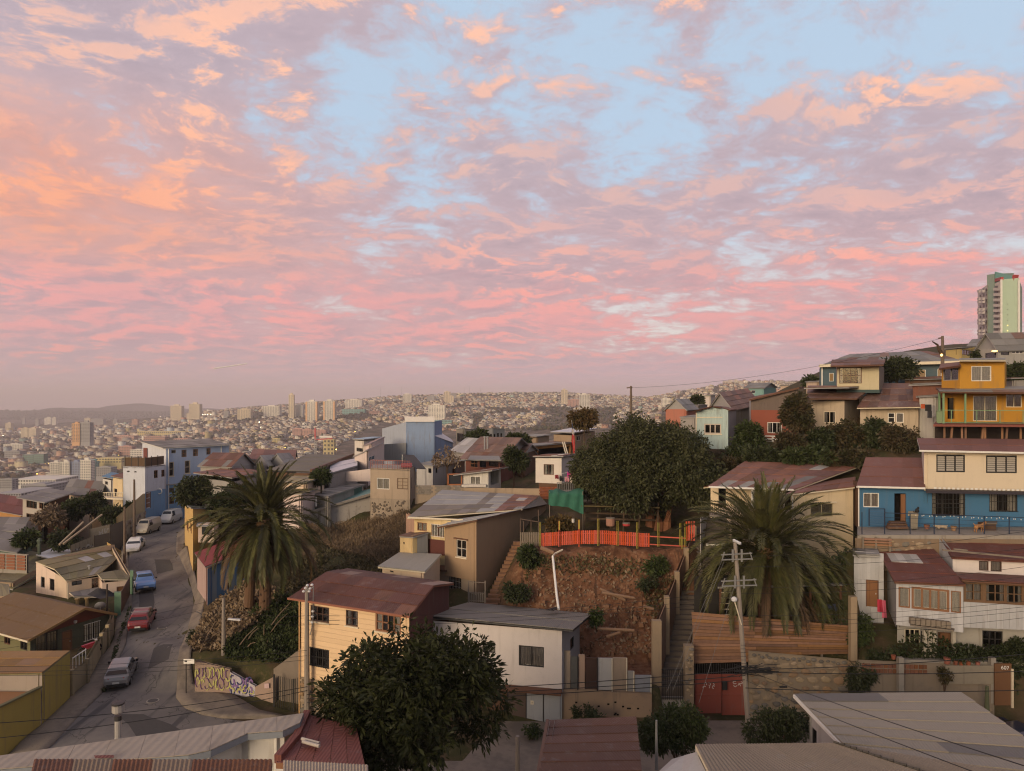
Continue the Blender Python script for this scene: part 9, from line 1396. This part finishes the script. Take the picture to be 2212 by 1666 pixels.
t_=thing('motorcycle','small red motorcycle by the garden wall of the green house','motorcycle',P(194,1412,57)); o_=P(194,1412,57); d=Vector((.55,.83,0))
for s in (-.6,.6):b=MB(); b.tube([o_+d*s+d*.3*math.cos(k*.524)+UP*(.3+.3*math.sin(k*.524)) for k in range(13)],.06,n=6); b.build('wheel',TYRE,t_)
b=MB(); b.hexa([o_+d*-.3+UP*.45+Vector((-.12,0,0)),o_+d*.4+UP*.45+Vector((-.12,0,0)),o_+d*.4+UP*.45+Vector((.12,0,0)),o_+d*-.3+UP*.45+Vector((.12,0,0))],[o_+d*-.6+UP*.78+Vector((-.1,0,0)),o_+d*.35+UP*.85+Vector((-.14,0,0)),o_+d*.35+UP*.85+Vector((.14,0,0)),o_+d*-.6+UP*.78+Vector((.1,0,0))]); b.build('body',plain('motor_red',(.30,.02,.05),.35),t_); b=MB(); b.tube([o_+d*.62+UP*.3,o_+d*.4+UP*1.0],.04); b.tube([o_+d*.4+UP*1.0+Vector((-.3,.2,0)),o_+d*.4+UP*1.0+Vector((.3,-.2,0))],.025); b.build('handlebar',STEEL,t_); b=MB(); b.lathe(o_+d*.5+UP*.9,[(.05,0),(.1,.06),(.05,.14)],8); b.build('headlight',HLT,t_)
# ---------------------------------------------------------------- poles, lamps, signs and wires
PC=plaster('pole_concrete',(.25,.215,.185),.4,bump=.15); WP_=plain('wooden_pole',(.15,.11,.085),.85,grain=.5); INS=plain('white_insulator',(.60,.60,.62),.3); GALV=plain('pale_galvanised',(.19,.19,.19),.5); GUY=plain('guy_wire',(.16,.155,.15),.6)
def pole(label,px,row,top,Y,r=.15,mat=PC,topx=None,group=None):a=P(px,row,Y); b_=P(topx or px,top,Y); t_=thing('utility_pole',label,'pole',a,group); MB().tube([a-UP*.3,b_],r*1.25,r*.8,8).build('shaft',mat,t_); return t_
MY=43.7; t_=pole('leaning concrete power pole with pale lattice cross arms before the palm',1620,1605,1172,MY,.14,topx=1588)
for row,w_ in ((1196,58),(1253,66)):
    for dy_ in (-.25,.25):
        c=P(1591+(row-1180)*.085,row,MY+dy_); x_=w_/2/F*MY; MB().beam(c+Vector((-x_*1.2,0,-.08)),c+Vector((x_*1.1,0,.02)),.06,.07).build('cross_arm',GALV,t_); MB().beam(c+Vector((-x_*1.15,0,-.38)),c+Vector((x_*1.15,0,-.32)),.06,.07).build('cross_arm',GALV,t_)
        for s in (-1,1):MB().beam(c+Vector((s*x_*1.12,0,-.38)),c+Vector((s*x_*.95,0,.1)),.05,.05).build('brace',GALV,t_)
    c=P(1591+(row-1180)*.085,row,MY-.2); MB().box(c.x-.32,c.x-.22,c.y-.05,c.y+.05,c.z-.5,c.z+.25).box(c.x+.22,c.x+.32,c.y-.05,c.y+.05,c.z-.5,c.z+.25).build('bracket',GALV,t_)
for k in range(5):MB().lathe(P(1586+k*3,1174+k*1.5,MY)+UP*.1,[(.05,0),(.11,.03),(.05,.07),(.11,.1),(.04,.16)],8).build('insulator',INS,t_)
p=P(1586,1297,MY-.3); MB().tube([P(1602,1350,MY-.2),P(1590,1310,MY-.3),p],.035).build('lamp_arm',CREAMP,t_); MB().lathe(p-UP*.1,[(.06,0),(.17,.08),(.19,.2),(.1,.3),(.02,.33)],12).build('globe_lamp',INS,t_)
for i in range(26):c=P(1610,1370+i*8,MY-.25); MB().tube([c+Vector((-.28,0,0)),c+Vector((.05,0,0))],.012,n=4).build('step_bolt',BLACKIRON,t_) if 2<i<9 else None
b=MB(); rg=random.Random(2)
for k in range(16):a=P(1612+rg.uniform(-10,10),1446+rg.uniform(-8,9),MY-.3); b.tube([a+Vector((rg.uniform(-1.6,-.3),0,rg.uniform(-.3,.2))),a+Vector((0,0,rg.uniform(-.25,.2))),a+Vector((rg.uniform(.4,2.2),0,rg.uniform(-.2,.25)))],.022,n=4)
b.build('cable_bundle',BLKP,t_); MB().tube([P(1640,1447,MY-.3),P(1664,1444,MY-.3)],.09,n=8).build('splice_case',BLKP,t_); MB().tube([P(1684,1484,MY-.3),P(1700,1484,MY-.3)],.06,n=8).build('splice_case',BLKP,t_)
t_=pole('concrete pole with white insulators beside the orange house',663,1540,1266,47.0,.16)
for i,(x,y) in enumerate(((664,1264),(674,1263),(660,1270),(670,1271),(656,1277),(668,1277),(676,1320),(675,1331),(674,1344))):MB().lathe(P(x,y,46.9)-UP*.08,[(.03,0),(.10,.02),(.11,.08),(.06,.12),(.02,.15)],8).build('insulator',INS,t_)
MB().beam(P(655,1279,46.9),P(678,1267,46.9),.06,.06).build('cross_arm',GALV,t_); MB().tube([P(677,1268,46.8),P(676,1345,46.9),P(670,1372,47)],.03,n=5).build('riser',GALV,t_)
t_=pole('slim concrete pole on the bank below the blue shed',483,1440,1292,52.6,.15); MB().beam(P(493,1337,52.4),P(520,1339,52.4),.22,.1).build('lamp_head',INS,t_)
t_=thing('street_lamp','white street lamp post with cobra head at the blue shed corner','street lamp',P(446,1362,61)); MB().tube([P(446,1372,61),P(445,1226,61)],.09,.07,8).build('post',WHITE,t_); MB().tube([P(446,1340,61),P(432,1325,60.6),P(424,1322,60.4)],.04).build('arm',GALV,t_); MB().lathe((0,0,0),[(.03,-.55),(.14,-.3),(.16,.1),(.06,.4)],8).build('lamp_head',INS,t_); o=t_.children[-1]; o.matrix_parent_inverse=Matrix.Identity(4); o.location=P(415,1321,60.3)-Vector(t_.location); o.rotation_euler=(0,R(82),0)
for i,a in enumerate((('wooden pole standing by the beige van',290,1165,1036,97,.16,WP_),('tall wooden pole left of the white sedan',269,1212,1095,83,.13,WP_),('dark wooden pole rising behind the great tree',1363,890,834,92,.15,WP_),('bare pole with dead climbing plant left of the amber house',2036,800,726,74,.16,WP_),('short wooden pole on the bottom centre street',1118,1700,1590,38,.13,PC),('thin pale pole in front of the leafy bush',1418,1648,1556,32,.06,GALV),('greenish post beside the brown street door',2132,1530,1482,43.5,.12,plain('mossy_post',(.10,.11,.06),.9)))):pole(*a)
t_=bpy.data.objects['utility_pole.005']; MB().beam(P(1354,838,92),P(1366,837,92),.15,.15).build('cross_arm',WP_,t_); t_=bpy.data.objects['utility_pole.006']; MB().tube([P(2035,765,73.8),P(2028,755,73.6),P(2025,745,73.5),P(2014,738,73.3)],.22,.05,6).build('dead_creeper',BARK,t_); MB().beam(P(2027,731,74),P(2037,729,74),.12,.12).build('cross_arm',WP_,t_); MB().lathe(P(2034,770,73.6),[(.05,0),(.12,.08),(.12,.2),(.05,.26)],8).build('lamp',LAMPN,t_)
t_=thing('street_lamp','lit amber street lamp before the grey gable hill house','street lamp',P(2158,790,97)); MB().tube([P(2158,800,97),P(2156,760,96.5),P(2150,757,96)],.06,n=6).build('arm',GREYP,t_); MB().lathe(P(2148.5,757.5,96)-UP*.2,[(.1,0),(.34,.08),(.34,.18),(.1,.25)],10).build('lamp_head',LAMPN,t_)
t_=thing('street_sign','white street name sign on a dark post at the graffiti wall','sign',P(402,1505,50.6)); MB().tube([P(402,1508,50.6),P(402,1428,50.6)],.035,n=6).build('post',BLACKIRON,t_); MB().hexa(*pan(396.5,1424,419.5,1434,50.6,50.2,.03)).build('plate',WHITE,t_); MB().hexa(*pan(398.5,1427.5,401,1430.5,50.52,50.5,.02)).hexa(*pan(401.5,1427.5,404,1430.5,50.5,50.46,.02)).hexa(*pan(408.5,1430,411,1433,50.4,50.36,.02)).build('mark',BLKP,t_)
def wires(label,a,b_,offs,sag,r=.014,group='overhead wires',mat=BLKP):
    for i,(o0,o1) in enumerate(offs):t2=thing('overhead_wire',label if len(offs)==1 else label+', '+('top one','second one','third one','fourth one','fifth one','lowest one')[i],'wire',a,group); MB().tube(wire_path(a+Vector(o0),b_+Vector(o1),sag,18),r,n=4).build('strand',mat,t2)
J=P(1610,1447,MY-.3); K_=P(663,1450,46.8); K2=P(664,1330,46.8); T1,T2=P(1592,1210,MY),P(1596,1268,MY); zr_=[((0,0,0),(0,0,0)),((0,0,-.35),(0,0,-.3)),((0,.1,-.65),(0,0,-.55))]
wires('thin wire from the main pole over the white house',T2+UP*-.2,K2,zr_,.5,.011); wires('thick telephone cable from the main pole past the loquat tree',J,P(663,1500,46.8),zr_,.25,.024); wires('telephone cable from the left pole across the street junction',P(663,1492,46.8),P(-60,1600,36),[((0,0,0),(0,0,0)),((0,0,.25),(0,0,.8))],.3,.02); wires('wire from the left pole across the street to the yellow shed',P(663,1405,46.8),P(-80,1440,43),zr_,.3,.012); wires('thin wire crossing the street above the red hatchback',P(446,1300,61),P(-60,1395,50),[((0,0,0),(0,0,0)),((0,0,-.6),(0,0,-.5))],.3,.01); wires('service wire from the slim pole down to the junction',P(483,1310,52.5),P(664,1330,46.9),[((0,0,0),(0,0,0)),((0,0,-.5),(0,0,-.6))],.3,.01)
wires('heavy cable from the main pole to the right edge',J,P(2300,1405,41),[((0,0,0),(0,0,0)),((0,0,-.1),(0,0,-1.1)),((0,0,-1.1),(0,0,-2.2))],.2,.024); wires('thin wire crossing the boarded house to the right edge',T1,P(2300,1150,40),[((0,0,.2),(0,0,.4)),((0,0,-.4),(0,0,-.6)),((0,.3,-1.8),(0,0,-1.6)),((0,.3,-2.1),(0,0,-2.2))],.35,.011); wires('thin wire before the garden wall plants',P(1600,1330,MY),P(2300,1290,41),zr_+[((0,0,-1.2),(0,0,-.9))],.3,.01)
wires('stay wire from the lattice arms down to the street on the left',T1+Vector((-.9,0,0)),P(1440,1495,40),[((0,0,0),(0,0,0)),((.1,0,-.1),(.35,0,.1)),((.8,0,-1.4),(1.8,0,-.6))],.0,.011,mat=GUY); wires('thick cable sweeping over the pale roofs to the lower right corner',P(1612,1447,43.6),P(2330,1692,14),[((0,0,0),(0,0,0))],.12,.013); wires('second cable sweeping over the pale roofs to the lower right',P(1612,1470,43.6),P(2330,1752,13),[((0,0,0),(0,0,0))],.12,.013); wires('faint skyline wire from the pole by the amber house to the great tree pole',P(2034,731,74),P(1362,838,92),[((0,0,0),(0,0,0))],1.0,.014)
# ---------------------------------------------------------------- evening haze
m=bpy.data.materials.new('evening_haze'); m.use_nodes=True; t=NT(m.node_tree); t.N.clear()
pv=t.N.new('ShaderNodeVolumePrincipled'); pv.inputs['Color'].default_value=(.98,.90,.93,1); pv.inputs['Density'].default_value=HAZE_D; pv.inputs['Anisotropy'].default_value=0.0
mo=t.N.new('ShaderNodeOutputMaterial'); t.L.new(pv.outputs[0],mo.inputs['Volume'])
MB().box(-14500,14500,-14000,14200,-240,160).build('haze',m,kind='stuff')
